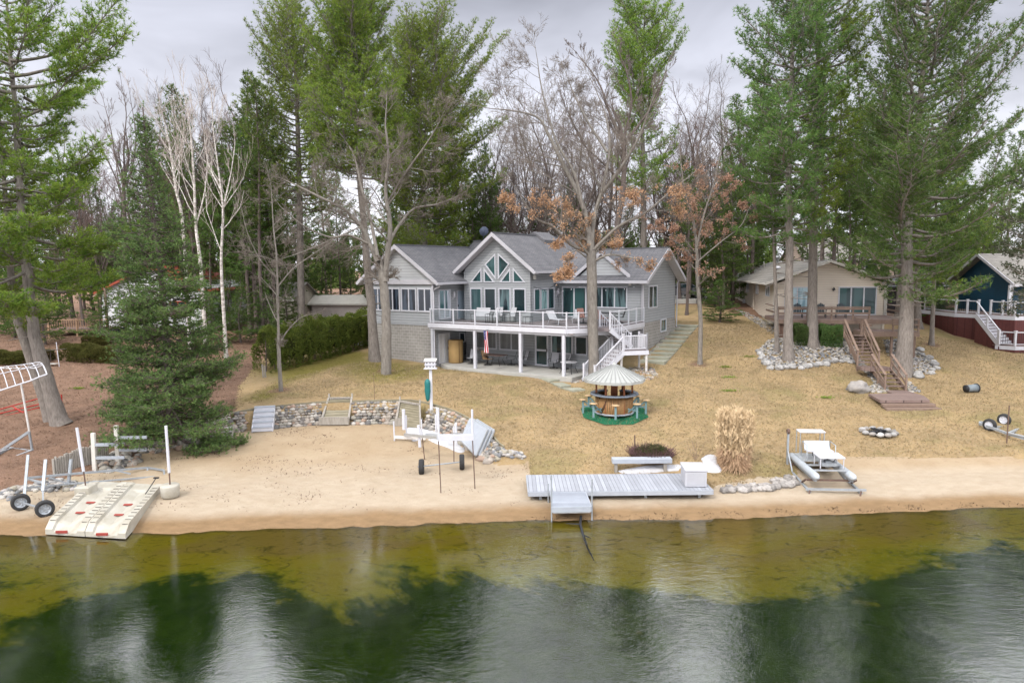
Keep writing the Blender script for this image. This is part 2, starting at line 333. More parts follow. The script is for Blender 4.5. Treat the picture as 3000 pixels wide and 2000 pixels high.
M_bamboo = mat('bamboo_slats', (.33, .185, .075), (.20, .10, .035), 8, .6, pat='vb', ps=(.07, .018), pc=(.05, .025, .01))
M_grayp = mat('grey_painted_wood', (.36, .385, .42), (.29, .31, .35), 4, .6, bump=.003)
M_teal = mat('teal_paint', (.17, .27, .29), (.12, .20, .22), 5, .6, bump=.003)
M_dockp = mat('dock_planks', (.34, .355, .39), (.27, .28, .31), 1.5, .55, bump=.003, pat='xb', ps=(.152, .014), pc=(.10, .10, .11), pb=.6)
M_dockp2 = mat('dock_planks_cross', (.30, .325, .37), (.25, .27, .31), 3, .55, bump=.003, pat='yb', ps=(.152, .012), pc=(.12, .12, .13), pb=.6)
M_alu = mat('dull_aluminium', (.52, .54, .56), (.38, .40, .42), 6, .42, metal=.55)
M_galv = mat('galvanised_steel', (.40, .43, .46), (.28, .30, .32), 7, .5, metal=.4)
M_rust = mat('rusty_steel', (.16, .10, .075), (.09, .06, .05), 9, .8, bump=.004)
M_black = mat('black_metal', (.025, .025, .028), None, 5, .5)
M_rub = mat('black_rubber', (.025, .025, .027), (.04, .04, .04), 9, .85, bump=.004)
M_sling = mat('grey_sling_fabric', (.40, .40, .42), (.36, .36, .38), 12, .8)
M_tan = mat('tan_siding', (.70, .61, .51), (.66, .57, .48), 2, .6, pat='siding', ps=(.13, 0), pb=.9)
M_tansh = mat('weathered_shingles', (.30, .28, .25), (.20, .185, .165), 1.6, .9, bump=.012, bscale=40, pat='shingle', ps=(.34, .12), pc=(.12, .11, .10))
M_ctrim = mat('cream_trim', (.62, .59, .54), None, 3, .5)
M_weath = mat('weathered_timber', (.30, .265, .19), (.15, .135, .09), 3, .9, bump=.01, stretch=(.4, 1, 3))
M_oldw = mat('old_grey_wood', (.38, .35, .31), (.20, .18, .155), 5, .9, bump=.008, stretch=(3, 3, .5))
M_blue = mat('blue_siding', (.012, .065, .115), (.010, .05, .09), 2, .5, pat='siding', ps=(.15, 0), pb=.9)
M_redsk = mat('red_brown_skirting', (.115, .035, .032), (.08, .025, .024), 3, .6, pat='vb', ps=(.15, .012), pc=(.05, .012, .012))
M_snow = mat('old_snow', (.54, .55, .59), (.40, .385, .375), 3, .8, bump=.03, bscale=6)
M_red = mat('red_paint', (.45, .03, .02), (.30, .02, .015), 6, .5)
M_plast = mat('stained_white_plastic', (.46, .44, .39), (.30, .27, .21), 1.6, .5, bump=.003)
M_stone = mat('field_stones', (.36, .33, .30), (.17, .16, .155), 1.7, .85, bump=.012, bscale=18, obr=.3)
M_wstone = mat('pale_field_stones', (.42, .40, .38), (.20, .20, .20), 2.2, .85, bump=.012, bscale=18, obr=.28)
M_glass = glassmat('window_pane', (.008, .022, .026), 0)
M_rail = glassmat('deck_rail_glass', (.4, .45, .45), .97, .02)
def panemat(name, base, cur, sc=2.2, thr=.5):
    m = glassmat(name, base, 0); T_ = m.node_tree; d = next(n for n in T_.nodes if n.type == 'BSDF_PRINCIPLED')
    tc = T_.nodes.new('ShaderNodeTexCoord'); mp = T_.nodes.new('ShaderNodeMapping'); mp.inputs['Scale'].default_value = (1, 1, .12); nz = T_.nodes.new('ShaderNodeTexNoise'); nz.inputs['Scale'].default_value = sc; nz.inputs['Detail'].default_value = 3
    r = T_.nodes.new('ShaderNodeMapRange'); r.inputs[1].default_value = thr-.04; r.inputs[2].default_value = thr+.04; mx = T_.nodes.new('ShaderNodeMix'); mx.data_type = 'RGBA'; mx.inputs[6].default_value = (*base, 1); mx.inputs[7].default_value = (*cur, 1)
    l = T_.links; l.new(tc.outputs['Object'], mp.inputs[0]); l.new(mp.outputs[0], nz.inputs['Vector']); l.new(nz.outputs[0], r.inputs[0]); l.new(r.outputs[0], mx.inputs[0]); l.new(mx.outputs[2], d.inputs['Base Color']); return m
M_pcur = panemat('curtained_pane', (.008, .02, .026), (.10, .16, .17))
M_pteal = panemat('teal_pane', (.01, .035, .038), (.03, .085, .085), 1.4)
M_pteal2 = panemat('pale_curtain_pane', (.06, .13, .13), (.28, .44, .44), 2.5, .42)
M_pvert = mat('vertical_blind_pane', (.45, .46, .46), (.30, .31, .32), 2, .3, pat='vb', ps=(.10, .062), pc=(.02, .025, .03), spec=.6)
M_pblue = panemat('pale_blue_curtain_pane', (.22, .36, .42), (.42, .56, .62), 3, .45)
M_pdark = panemat('dark_wing_pane', (.006, .010, .02), (.05, .07, .10), 3, .55)
# ---------------------------------------------------------------- ground sheet (lawn, beach, lake bed) with real soil zones in an attribute
def grid(x0, x1, y0, y1, st):
    return np.arange(x0, x1+st*.5, st), np.arange(y0, y1+st*.5, st)
xs = np.unique(np.concatenate([np.arange(-900, -60, 30), np.arange(-60, -34, 1.0), np.arange(-34, 34, .2), np.arange(34, 60, 1.0), np.arange(60, 901, 30)]))
ys = np.unique(np.concatenate([np.arange(-60, 8, 4), np.arange(8, 20, .5), np.arange(20, 50, .2), np.arange(50, 72, .6), np.arange(72, 120, 3), np.arange(120, 1600, 60)]))
GX, GY = np.meshgrid(xs, ys); GZ = height(GX, GY)
d_ = GY-shoreY(GX)
def vnoise(X, Y, s, o=0):
    return np.array([noise.fractal(Vector((x*s+o, y*s-o, .3)), .6, 2, 4) for x, y in zip(X.ravel(), Y.ravel())]).reshape(X.shape)
def polypx(l): return np.array([G(*p)[:2] for p in l])
near = (np.abs(GX) < 60) & (GY < 75) & (GY > 8)
nz1 = np.zeros_like(GX); nz1[near] = vnoise(GX[near], GY[near], .35); nz2 = np.zeros_like(GX); nz2[near] = vnoise(GX[near], GY[near], 1.3, 5)
GZ += np.where(np.abs(d_) < 2.5, (nz1*.035+nz2*.015)*(1-np.abs(d_)/2.5), 0)
GZ += np.where(d_ > .5, (nz1*.04+nz2*.012)*np.clip(d_/4, 0, 1), 0)
ins = inpoly(GX, GY, COVE_POLY)
LAWN_L = polypx([(1533, 1365), (1540, 1440), (1560, 1452), (2050, 1450), (2110, 1420), (2230, 1395), (2330, 1400), (2345, 1345), (2370, 1338), (2960, 1338), (2995, 1350), (3300, 1350)])
lx = np.interp(GX, LAWN_L[:, 0], LAWN_L[:, 1], left=0, right=LAWN_L[-1, 1])
sand = ins | ((GX > COVE_POLY[-3][0]-.4) & (GY < lx)) | (d_ < 1.2)
sandf = sand.astype(float)
# left of the cove: brown needle floor; soft edge
LEAF = polypx([(-900, 1475), (60, 1440), (250, 1400), (420, 1330), (560, 1295), (690, 1235), (700, 1130), (760, 1060), (830, 1000), (1050, 965), (1075, 900), (900, 880), (-900, 930)])
leaf = inpoly(GX, GY, LEAF)
back = (GY > 57+nz1*3+8*((GX > 8) & (GX < 19)))
moss = np.clip(1.2-polydist(GX, GY, [G(860, 1080), G(1000, 1045), G(1150, 1090), G(1040, 1060)])/3.2, 0, 1)+np.clip(1-polydist(GX, GY, [G(760, 1165), G(830, 1120), G(1010, 1040)])/1.3, 0, 1)*.9
litter = np.clip(1-polydist(GX, GY, [G(700, 1130), G(860, 1010)])/1.5, 0, 1)
col = np.zeros(GX.shape+(4,)); col[..., 3] = 1
col[..., 0] = sandf; col[..., 1] = np.clip((leaf & ~sand).astype(float)+(back & ~sand), 0, 1); _tb = polypx([(1130, 1085), (1100, 1050), (822, 1143), (2048, 1068), (2730, 1010), (1739, 1080), (178, 1240), (2105, 905), (2075, 925)])
for q in _tb: col[..., 1] = np.maximum(col[..., 1], np.clip(1.25-np.hypot(GX-q[0], GY-q[1])/.95, 0, 1)*(~sand)*.8)
col[..., 2] = np.clip(moss+nz1*.3, 0, 1)*(~sand)
ny, nx = GX.shape; idx = np.arange(nx*ny).reshape(ny, nx)
F = np.stack([idx[:-1, :-1], idx[:-1, 1:], idx[1:, 1:], idx[1:, :-1]], -1).reshape(-1, 4)
gm = bpy.data.materials.new('ground'); gm.use_nodes = True
ground = npmesh('ground', np.stack([GX, GY, GZ], -1).reshape(-1, 3), F, gm, smooth=True); tag(ground, kind='structure')
ca = ground.data.color_attributes.new('zones', 'FLOAT_COLOR', 'POINT'); ca.data.foreach_set('color', col.reshape(-1, 4).astype(np.float32).ravel())
def N_(t, **k):
    n = T.nodes.new(t)
    for a, b in k.items(): setattr(n, a, b)
    return n
def inp(n, i, v):
    if isinstance(v, (int, float)): n.inputs[i].default_value = v
    elif isinstance(v, tuple): n.inputs[i].default_value = v if len(v) == len(n.inputs[i].default_value) else (*v, 1)
    else: T.links.new(v, n.inputs[i])
def mathn(op, a, b=0, c=None):
    n = N_('ShaderNodeMath', operation=op); inp(n, 0, a); inp(n, 1, b)
    if c is not None: inp(n, 2, c)
    return n.outputs[0]
def mixc(f, a, b, bt='MIX'):
    n = N_('ShaderNodeMix', data_type='RGBA', blend_type=bt); inp(n, 0, f); inp(n, 6, a); inp(n, 7, b); return n.outputs[2]
def noi(sc, det=5, vec=None, dist=0, rough=.6):
    n = N_('ShaderNodeTexNoise'); n.inputs['Scale'].default_value = sc; n.inputs['Detail'].default_value = det; n.inputs['Distortion'].default_value = dist; n.inputs['Roughness'].default_value = rough
    if vec is not None: T.links.new(vec, n.inputs['Vector'])
    return n.outputs[0]
def rmp(v, a, b, c=0, d=1, sm=False):
    n = N_('ShaderNodeMapRange'); inp(n, 0, v); inp(n, 1, a); inp(n, 2, b); inp(n, 3, c); inp(n, 4, d)
    if sm: n.interpolation_type = 'SMOOTHSTEP'
    return n.outputs[0]
T = gm.node_tree; B = T.nodes['Principled BSDF']; tcg = N_('ShaderNodeTexCoord'); O = tcg.outputs['Object']; sxyz = N_('ShaderNodeSeparateXYZ'); inp(sxyz, 0, O)
at_ = N_('ShaderNodeAttribute', attribute_name='zones'); sc_ = N_('ShaderNodeSeparateColor'); inp(sc_, 0, at_.outputs['Color'])
fs, fl, fm = sc_.outputs
e = noi(1.6, 6, O); fs2 = rmp(mathn('ADD', fs, mathn('MULTIPLY', mathn('SUBTRACT', e, .5), .75)), .42, .6); fl2 = rmp(mathn('ADD', fl, mathn('MULTIPLY', mathn('SUBTRACT', e, .5), .9)), .35, .65)
fm2 = rmp(mathn('ADD', fm, mathn('MULTIPLY', mathn('SUBTRACT', noi(2.5, 6, O), .5), .9)), .2, .9)
ms = N_('ShaderNodeMapping'); ms.inputs['Scale'].default_value = (.55, 1, 1); inp(ms, 0, O); SO = ms.outputs[0]
grass = mixc(rmp(noi(.55, 8, O, .4), .38, .62), (.365, .255, .125), (.255, .178, .088))
grass = mixc(rmp(noi(9, 8, SO, .6, .75), .40, .72, 0, .75), grass, (.40, .31, .205))
grass = mixc(rmp(noi(22, 6, SO, .5, .75), .56, .75, 0, .65), grass, (.13, .085, .05))
grass = mixc(rmp(noi(.28, 6, O, .5), .52, .66, 0, .6), grass, (.21, .185, .075))
gfar = mixc(fm2, grass, mixc(rmp(noi(7, 6, O), .35, .65), (.13, .125, .022), (.23, .18, .06)))
leafc = mixc(rmp(noi(1.2, 7, O), .35, .65), (.225, .135, .09), (.145, .085, .055)); leafc = mixc(rmp(noi(17, 7, O, .5, .8), .5, .68), leafc, (.36, .26, .20)); leafc = mixc(rmp(noi(26, 5, O), .6, .72), leafc, (.07, .035, .02))
sd1 = mixc(rmp(noi(.5, 6, O), .35, .65), (.37, .275, .175), (.43, .335, .225)); sd1 = mixc(rmp(noi(6, 9, SO, 1.5, .75), .52, .75, 0, .6), sd1, (.27, .18, .115))
sd1 = mixc(rmp(noi(2.2, 7, SO, 1.5, .8), .60, .72, 0, .8), sd1, (.20, .12, .075))
sd1 = mixc(rmp(noi(45, 3, O), .62, .72, 0, .5), sd1, (.25, .16, .09))
wet = mathn('MULTIPLY', rmp(sxyz.outputs[2], .22, .10, 0, 1, True), 1.0); clean = rmp(sxyz.outputs[2], .55, .34, 0, 1, True)
sd1 = mixc(mathn('MULTIPLY', clean, .75), sd1, mixc(rmp(noi(3, 8, SO), .35, .7), (.47, .395, .305), (.40, .325, .24)))
sd1 = mixc(wet, sd1, mixc(rmp(noi(4, 6, SO), .3, .7), (.30, .195, .105), (.23, .15, .08)))
land = mixc(fl2, gfar, leafc); land = mixc(fs2, land, sd1)
# lake bed: sand, then algae-yellow, then weed
mb_ = N_('ShaderNodeMapping'); mb_.inputs['Scale'].default_value = (.5, 1, 1); inp(mb_, 0, O); BO = mb_.outputs[0]
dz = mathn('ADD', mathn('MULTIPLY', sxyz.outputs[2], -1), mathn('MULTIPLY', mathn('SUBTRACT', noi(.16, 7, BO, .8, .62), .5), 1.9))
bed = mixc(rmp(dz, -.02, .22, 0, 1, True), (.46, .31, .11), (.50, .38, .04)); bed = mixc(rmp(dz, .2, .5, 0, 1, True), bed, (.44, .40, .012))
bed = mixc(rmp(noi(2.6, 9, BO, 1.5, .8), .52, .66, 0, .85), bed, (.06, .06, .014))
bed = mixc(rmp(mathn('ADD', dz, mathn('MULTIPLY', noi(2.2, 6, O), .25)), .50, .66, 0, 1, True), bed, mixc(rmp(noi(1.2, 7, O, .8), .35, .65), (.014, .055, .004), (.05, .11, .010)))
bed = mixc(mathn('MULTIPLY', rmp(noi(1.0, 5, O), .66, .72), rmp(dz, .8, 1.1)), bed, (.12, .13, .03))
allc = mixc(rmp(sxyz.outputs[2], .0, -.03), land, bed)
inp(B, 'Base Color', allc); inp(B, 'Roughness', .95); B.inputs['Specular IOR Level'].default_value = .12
bp_ = N_('ShaderNodeBump'); bp_.inputs['Strength'].default_value = .9; bp_.inputs['Distance'].default_value = .08
inp(bp_, 'Height', mathn('ADD', noi(24, 8, SO, .5, .75), mathn('ADD', mathn('MULTIPLY', noi(3, 5, O), 1.1), mathn('MULTIPLY', noi(.9, 3, O), 1.2)))); inp(B, 'Normal', bp_.outputs[0])
# ---------------------------------------------------------------- water
wm = bpy.data.materials.new('lake_water'); wm.use_nodes = True; T = wm.node_tree; T.nodes.remove(T.nodes['Principled BSDF'])
tcw = N_('ShaderNodeTexCoord'); O = tcw.outputs['Object']; mw = N_('ShaderNodeMapping'); mw.inputs['Scale'].default_value = (.62, 1.25, 1); mw.inputs['Rotation'].default_value = (0, 0, R(-14)); inp(mw, 0, O); W = mw.outputs[0]
sw = N_('ShaderNodeSeparateXYZ'); inp(sw, 0, O)
gust = rmp(mathn('ADD', noi(.10, 3, O), mathn('MULTIPLY', sw.outputs[0], .0065)), .38, .66, .22, 1)
calm = mathn('MULTIPLY', gust, rmp(sw.outputs[1], 26.5, 19, .12, 1))
hw = mathn('ADD', mathn('MULTIPLY', noi(2.2, 3, W, .6), .013), mathn('MULTIPLY', noi(6, 4, W, .7), .010)); hw = mathn('ADD', hw, mathn('MULTIPLY', noi(16, 4, W), .0045))
bw = N_('ShaderNodeBump'); bw.inputs['Distance'].default_value = 1; inp(bw, 'Height', mathn('MULTIPLY', hw, calm)); bw.inputs['Strength'].default_value = 1
gl = N_('ShaderNodeBsdfGlossy'); gl.inputs['Roughness'].default_value = .02; inp(gl, 'Normal', bw.outputs[0])
rf = N_('ShaderNodeBsdfTransparent'); rf.inputs[0].default_value = (.86, .90, .66, 1)
fr = N_('ShaderNodeFresnel'); fr.inputs[0].default_value = 1.7; inp(fr, 'Normal', bw.outputs[0])
mxw = N_('ShaderNodeMixShader'); inp(mxw, 0, fr.outputs[0]); T.links.new(rf.outputs[0], mxw.inputs[1]); T.links.new(gl.outputs[0], mxw.inputs[2]); T.links.new(mxw.outputs[0], T.nodes['Material Output'].inputs[0])
wx = np.array([-900, 900.]); wv = [(-900, -60, 0), (900, -60, 0)]+[(x, shoreY(x)+.9, 0) for x in np.linspace(900, -900, 40)]
mb = MB(); n_ = len(wv)
mb.add(wv, [tuple(range(n_))]); water = mb.build('lake_water', wm); tag(water, kind='structure')
# ---------------------------------------------------------------- the grey lake house (local frame: x = u along the front, y = v into depth, z absolute)
GHR = -HT
gh = empty('lake_house', (HO[0], HO[1], 0), GHR, 'large grey sided two storey lake house with white deck and peaked window gable', 'house')
def ghw(u, v, z=0): return np.array([HO[0]+u*HU[0]+v*HV[0], HO[1]+u*HU[1]+v*HV[1], z])
def vwall(name, pts, v, m, par, t=.15):   # polygon (u,z) in the plane v
    return MB().poly([(a, v, z) for a, z in pts], (0, t, 0)).build(name, m, par)
def uwall(name, pts, u, m, par, t=-.15):
    return MB().poly([(u, a, z) for a, z in pts], (t, 0, 0)).build(name, m, par)
def frame_poly(pts, ax, c, w, out, sgn):
    """bars round polygon pts (a,z) on plane ax = c"""
    mb = MB(); n = len(pts); cx = sum(p[0] for p in pts)/n; cz = sum(p[1] for p in pts)/n
    P = (lambda a, z, o=0: (a, c+sgn*o, z)) if ax == 'v' else (lambda a, z, o=0: (c+sgn*o, a, z))
    inn = []
    for i in range(n):   # offset polygon inwards by w
        a = Vector(pts[i-1]); b = Vector(pts[i]); d = Vector(pts[(i+1) % n]); e1 = (b-a).normalized(); e2 = (d-b).normalized(); s = 1 if (e1.x*e2.y-e1.y*e2.x) > 0 else -1
        n1 = Vector((-e1.y, e1.x))*s; n2 = Vector((-e2.y, e2.x))*s; q = (n1+n2); q = q/(q.length_squared)*2
        k = 1/max(.35, n1.dot(q.normalized()))
        inn.append(b+q.normalized()*w*k)
    for i in range(n):
        j = (i+1) % n; o1 = out
        vs = [P(*pts[i], 0), P(*pts[j], 0), P(*inn[j], 0), P(*inn[i], 0), P(*pts[i], o1), P(*pts[j], o1), P(*inn[j], o1), P(*inn[i], o1)]
        mb.add(vs, [(0, 1, 2, 3), (4, 5, 6, 7), (0, 1, 5, 4), (3, 2, 6, 7), (1, 2, 6, 5), (0, 3, 7, 4)])
    return mb, inn, P
def window(pts, ax, c, par, pane=None, mull=0, w=.085, name='window', sgn=-1, out=.06, panes=None, rows=0, m=None):
    mb, inn, P = frame_poly(pts, ax, c, w, out, sgn)
    a0, a1 = min(p[0] for p in pts), max(p[0] for p in pts); z0, z1 = min(p[1] for p in pts), max(p[1] for p in pts)
    for k in range(mull):
        x = a0+(a1-a0)*(k+1)/(mull+1); q = [P(x-w/2, z0+w, 0), P(x+w/2, z0+w, out-.01)] 
        lo = [min(q[0][i], q[1][i]) for i in range(3)]; hi = [max(q[0][i], q[1][i]) for i in range(3)]; mb.box(lo[0], hi[0], lo[1], hi[1], z0+w, z1-w)
    for k in range(rows):
        z = z0+(z1-z0)*(k+1)/(rows+1); q = [P(a0+w, z, 0), P(a1-w, z, out-.012)]
        lo = [min(q[0][i], q[1][i]) for i in range(3)]; hi = [max(q[0][i], q[1][i]) for i in range(3)]; mb.box(lo[0], hi[0], lo[1], hi[1], z-w/2, z+w/2)
    f = mb.build(name, m or M_white, par)
    MB().add([P(*p, out*.4) for p in inn], [tuple(range(len(inn)))]).build('pane', pane or M_glass, f)
    return f
def rect(a0, a1, z0, z1): return [(a0, z0), (a1, z0), (a1, z1), (a0, z1)]
def slab(pts, t=.14): return MB().poly(pts, (0, 0, -t))
# -- walls
vwall('foundation', rect(-6.0, .1, 1.9, 5.22), .3, M_block, gh)
vwall('wall', [(-6.0, 5.22), (.1, 5.22), (.1, 8.85), (-6.0, 8.85)], .26, M_sid, gh, .17)
vwall('gable', [(-6.3, 8.44), (.4, 8.44), (-2.95, 10.72)], .2, M_sidl, gh, .2)
vwall('trim', rect(-6.4, .5, 8.12, 8.44), .12, M_trim, gh, .3)
MB().box(-.02, .14, .235, .31, 5.25, 8.1).build('trim', M_trim, gh)
uwall('wall', rect(.3, 5.2, 5.3, 8.8), .1, M_sid, gh); uwall('wall', rect(.3, 5.2, 1.9, 5.25), .09, M_sid, gh)
uwall('wall', rect(.3, 13.5, 2, 8.8), -6.0, M_sid, gh, .15)
vwall('wall', [(.65, 2.0), (11.2, 2.0), (11.2, 5.2), (6.19, 5.2), (6.19, 9.2), (3.45, 11.38), (.65, 9.15)], 3.3, M_sid, gh)
MB().box(.6, .72, 3.24, 3.32, 5.5, 9.0).box(6.1, 6.22, 3.24, 3.3, 5.5, 9.0).build('trim', M_sid, gh)
uwall('wall', rect(3.4, 7.6, 5.2, 9.2), 6.19, M_sid, gh)
uwall('wall', rect(3.3, 7.5, 2.0, 5.2), 11.2, M_sid, gh)
vwall('wall', rect(6.0, 12.73, 2.5, 8.55), 7.3, M_sid, gh)
uwall('wall', [(7.3, 5.32), (13.9, 5.32), (13.9, 8.5), (10.8, 10.35), (7.3, 8.5)], 12.75, M_sid, gh)
uwall('foundation', rect(7.32, 13.9, 2.3, 5.32), 12.78, M_block, gh)
vwall('wall', rect(-6, 12.75, 3, 8.5), 13.75, M_sid, gh)
MB().box(12.68, 12.78, 7.22, 7.34, 3.2, 8.3).build('trim', M_trim, gh)
# -- roofs
def gable_roof_v(name, u0, u1, uc, ze, zp, v0, v1, m=M_shing, rake=True):
    """ridge along v"""
    mb = MB(); mb.poly([(u0, v0, ze), (uc, v0, zp), (uc, v1, zp), (u0, v1, ze)], (0, 0, -.12)); mb.poly([(u1, v0, ze), (uc, v0, zp), (uc, v1, zp), (u1, v1, ze)], (0, 0, -.12))
    r = mb.build('roof', m, gh)
    MB().box(uc-.12, uc+.12, v0, v1, zp-.06, zp+.05).build('ridge_cap', M_ridge, r)
    if rake:
        f = MB()
        for ue in (u0, u1):
            s = (zp-ze)/(uc-ue); f.poly([(ue, v0-.03, ze+.02), (uc, v0-.03, zp+.02), (uc, v0-.03, zp-.26), (ue, v0-.03, ze-.26)], (0, .05, 0))
            f.poly([(ue, v0+.02, ze-.2), (ue-.0, v0+.02, ze-.26), (uc, v0+.02, zp-.28), (uc, v0+.02, zp-.22)], (0, .6, 0))
        f.build('fascia', M_trim, r)
    g = MB()
    for ue, s in ((u0, -1), (u1, 1)): g.box(min(ue, ue+s*.1), max(ue, ue+s*.1), v0, v1, ze-.2, ze-.03)
    g.build('gutter', M_trim, r); return r
gable_roof_v('roof', -6.75, .85, -2.95, 8.30, 10.92, -.2, 9.6)
gable_roof_v('roof', .05, 6.85, 3.45, 9.02, 11.66, 2.7, 15.2)
MB().poly([(2.6, 8.6, 11.6), (3.3, 8.6, 11.95), (3.3, 11, 11.95), (2.6, 11, 11.6)], (0, 0, -.3)).poly([(4.3, 8.6, 11.3), (3.3, 8.6, 11.95), (3.3, 11, 11.95), (4.3, 11, 11.3)], (0, 0, -.3)).build('roof', M_shing, gh)
mb = MB(); mb.poly([(-3, 5.0, 8.6), (3, 5.0, 8.6), (3, 9.6, 11.45), (-3, 9.6, 11.45)], (0, 0, -.12)); mb.poly([(-3, 14.2, 8.6), (3, 14.2, 8.6), (3, 9.6, 11.45), (-3, 9.6, 11.45)], (0, 0, -.12))
r = mb.build('roof', M_shing, gh); MB().box(-3, 3, 9.45, 9.75, 11.4, 11.5).build('ridge_cap', M_ridge, r)
mb = MB(); mb.poly([(5.9, 6.7, 8.27), (13.35, 6.7, 8.27), (13.35, 10.8, 10.55), (5.9, 10.8, 10.55)], (0, 0, -.12)); mb.poly([(5.9, 14.6, 8.27), (13.35, 14.6, 8.27), (13.35, 10.8, 10.55), (5.9, 10.8, 10.55)], (0, 0, -.12))
r = mb.build('roof', M_shing, gh)
f = MB(); f.poly([(13.32, 6.7, 8.29), (13.32, 10.8, 10.57), (13.32, 10.8, 10.31), (13.32, 6.7, 8.03)], (.05, 0, 0)); f.poly([(13.32, 14.6, 8.29), (13.32, 10.8, 10.57), (13.32, 10.8, 10.31), (13.32, 14.6, 8.03)], (.05, 0, 0))
f.poly([(12.76, 6.75, 8.05), (13.3, 6.75, 8.05), (13.3, 10.8, 10.36), (12.76, 10.8, 10.36)], (0, 0, -.03)); f.poly([(12.76, 14.55, 8.05), (13.3, 14.55, 8.05), (13.3, 10.8, 10.36), (12.76, 10.8, 10.36)], (0, 0, -.03)); f.build('fascia', M_trim, r)
MB().box(5.9, 13.34, 6.6, 6.72, 8.08, 8.26).build('gutter', M_trim, r); MB().box(5.9, 13.35, 10.68, 10.92, 10.5, 10.6).build('ridge_cap', M_ridge, r)
MB().box(5.95, 13.3, 6.7, 7.3, 8.05, 8.08).build('soffit', M_trim, r)
dm = vwall('dormer', [(7.75, 8.45), (11.65, 8.45), (9.7, 10.05)], 7.35, M_sidl, gh, .1)
mb = MB(); mb.poly([(7.5, 7.15, 8.62), (9.7, 7.15, 10.32), (9.7, 10.4, 10.32), (7.5, 7.7, 8.62)], (0, 0, -.08)); mb.poly([(11.9, 7.15, 8.62), (9.7, 7.15, 10.32), (9.7, 10.4, 10.32), (11.9, 7.7, 8.62)], (0, 0, -.08)); mb.build('roof', M_shing, dm)
f = MB()
for ue in (7.5, 11.9): f.poly([(ue, 7.1, 8.64), (9.7, 7.1, 10.35), (9.7, 7.1, 10.08), (ue, 7.1, 8.36)], (0, .06, 0))
f.build('fascia', M_trim, dm)
# -- windows and doors
for a, b in ((-5.72, -4.45), (-4.36, -2.93), (-2.83, -1.38), (-1.29, .02)): window(rect(a, b, 6.17, 7.86), 'v', .26, gh, M_pdark, 1, .10)
window(rect(.85, 2.2, 5.62, 7.74), 'u', .1, gh, M_pdark, 1, .09, sgn=1)
d = window(rect(2.98, 3.95, 5.5, 7.62), 'u', .1, gh, mat('screen_door_skin', (.30, .36, .43), (.27, .33, .39), 1, .45), 0, .05, 'door', sgn=1, m=M_trim)
MB().cb((.18, 3.05, 6.5), (.06, .04, .14)).build('handle', M_black, d)
for (a, b), pm in zip(((1.11, 2.14), (2.36, 3.37), (3.58, 4.61), (4.83, 5.84)), (M_pteal, M_glass, M_pcur, M_glass)): window(rect(a, b, 6.15, 7.80), 'v', 3.3, gh, pm, 0, .085)
window([(1.11, 8.19), (2.15, 8.19), (2.15, 9.25)], 'v', 3.3, gh, M_pteal); window([(5.83, 8.19), (4.80, 8.19), (4.80, 9.25)], 'v', 3.3, gh, M_pteal)
window([(2.35, 8.19), (3.28, 8.19), (2.35, 9.22)], 'v', 3.3, gh, M_pteal); window([(4.60, 8.19), (3.66, 8.19), (4.60, 9.22)], 'v', 3.3, gh, M_pteal)
window([(3.37, 8.40), (3.37, 10.25), (2.42, 9.47)], 'v', 3.3, gh, M_pteal); window([(3.57, 8.40), (3.57, 10.25), (4.54, 9.47)], 'v', 3.3, gh, M_pteal)
for a, b, pm in ((3.75, 4.58, M_pteal), (4.68, 5.62, M_pteal2), (5.70, 6.62, M_pteal)): window(rect(a, b, 6.22, 7.76), 'u', 6.19, gh, pm, 0, .075, sgn=1)
d = window(rect(6.5, 8.5, 5.6, 7.82), 'v', 7.3, gh, M_pteal, 1, .10, 'sliding_door')
window(rect(8.75, 11.64, 6.32, 7.84), 'v', 7.3, gh, M_pcur, 2, .085)
window(rect(8.33, 10.01, 6.28, 7.88), 'u', 12.75, gh, M_pcur, 1, .085, sgn=1); window(rect(10.69, 11.86, 4.42, 5.38), 'u', 12.78, gh, M_pcur, 0, .09, sgn=1)
for a, b, pm in ((1.32, 3.38, M_pvert), (3.60, 5.63, M_pvert), (7.82, 9.47, M_pcur), (9.65, 10.55, M_glass)): window(rect(a, b, 3.42, 4.68), 'v', 3.3, gh, pm, 0 if b > 10 else 1, .085)
d = window(rect(6.55, 7.62, 2.48, 4.68), 'v', 3.3, gh, M_pteal, 0, .13, 'door', rows=1); MB().cb((7.52, 3.2, 3.6), (.04, .07, .2)).build('handle', M_black, d)
d = window(rect(.75, 2.05, 2.48, 4.62), 'u', .1, gh, mat('white_door_boards', (.74, .74, .74), None, 3, .5, pat='yb', ps=(.22, .012), pc=(.4, .4, .4)), 1, .06, 'door', sgn=1); MB().cb((.2, 1.75, 3.5), (.06, .05, .22)).build('handle', M_black, d)
window(rect(.1, .6, 3.8, 4.5), 'v', 3.28, gh, M_glass, 0, .05)
# -- gutters' downspouts, lamps, dish
mb = MB(); mb.tube([(.80, .25, 8.2), (.72, .2, 7.95), (.35, .16, 7.8), (.22, .16, 7.6), (.22, .16, 2.7), (.32, .0, 2.55)], .05, 6); mb.tube([(12.82, 6.75, 8.15), (12.86, 7.1, 7.9), (12.86, 7.2, 3.6)], .05, 6); mb.tube([(12.86, 14.45, 8.2), (12.86, 14.05, 7.9), (12.86, 13.95, 4.6)], .05, 6)
mb.build('downspout', M_trim, gh)
for p, ax in (((.1, 2.5, 7.3), 'u'), ((6.19, 7.0, 7.45), 'u')):
    l = MB().lathe([(.03, .22), (.10, .16), (.10, -.12), (.04, -.2)], (p[0]+.14, p[1], p[2]), 8).box(p[0], p[0]+.06, p[1]-.05, p[1]+.05, p[2]-.3, p[2]+.05).build('lantern', M_trim, gh)
    MB().lathe([(.08, .1), (.08, -.1)], (p[0]+.14, p[1], p[2]), 8).build('lamp_glass', M_white, l)
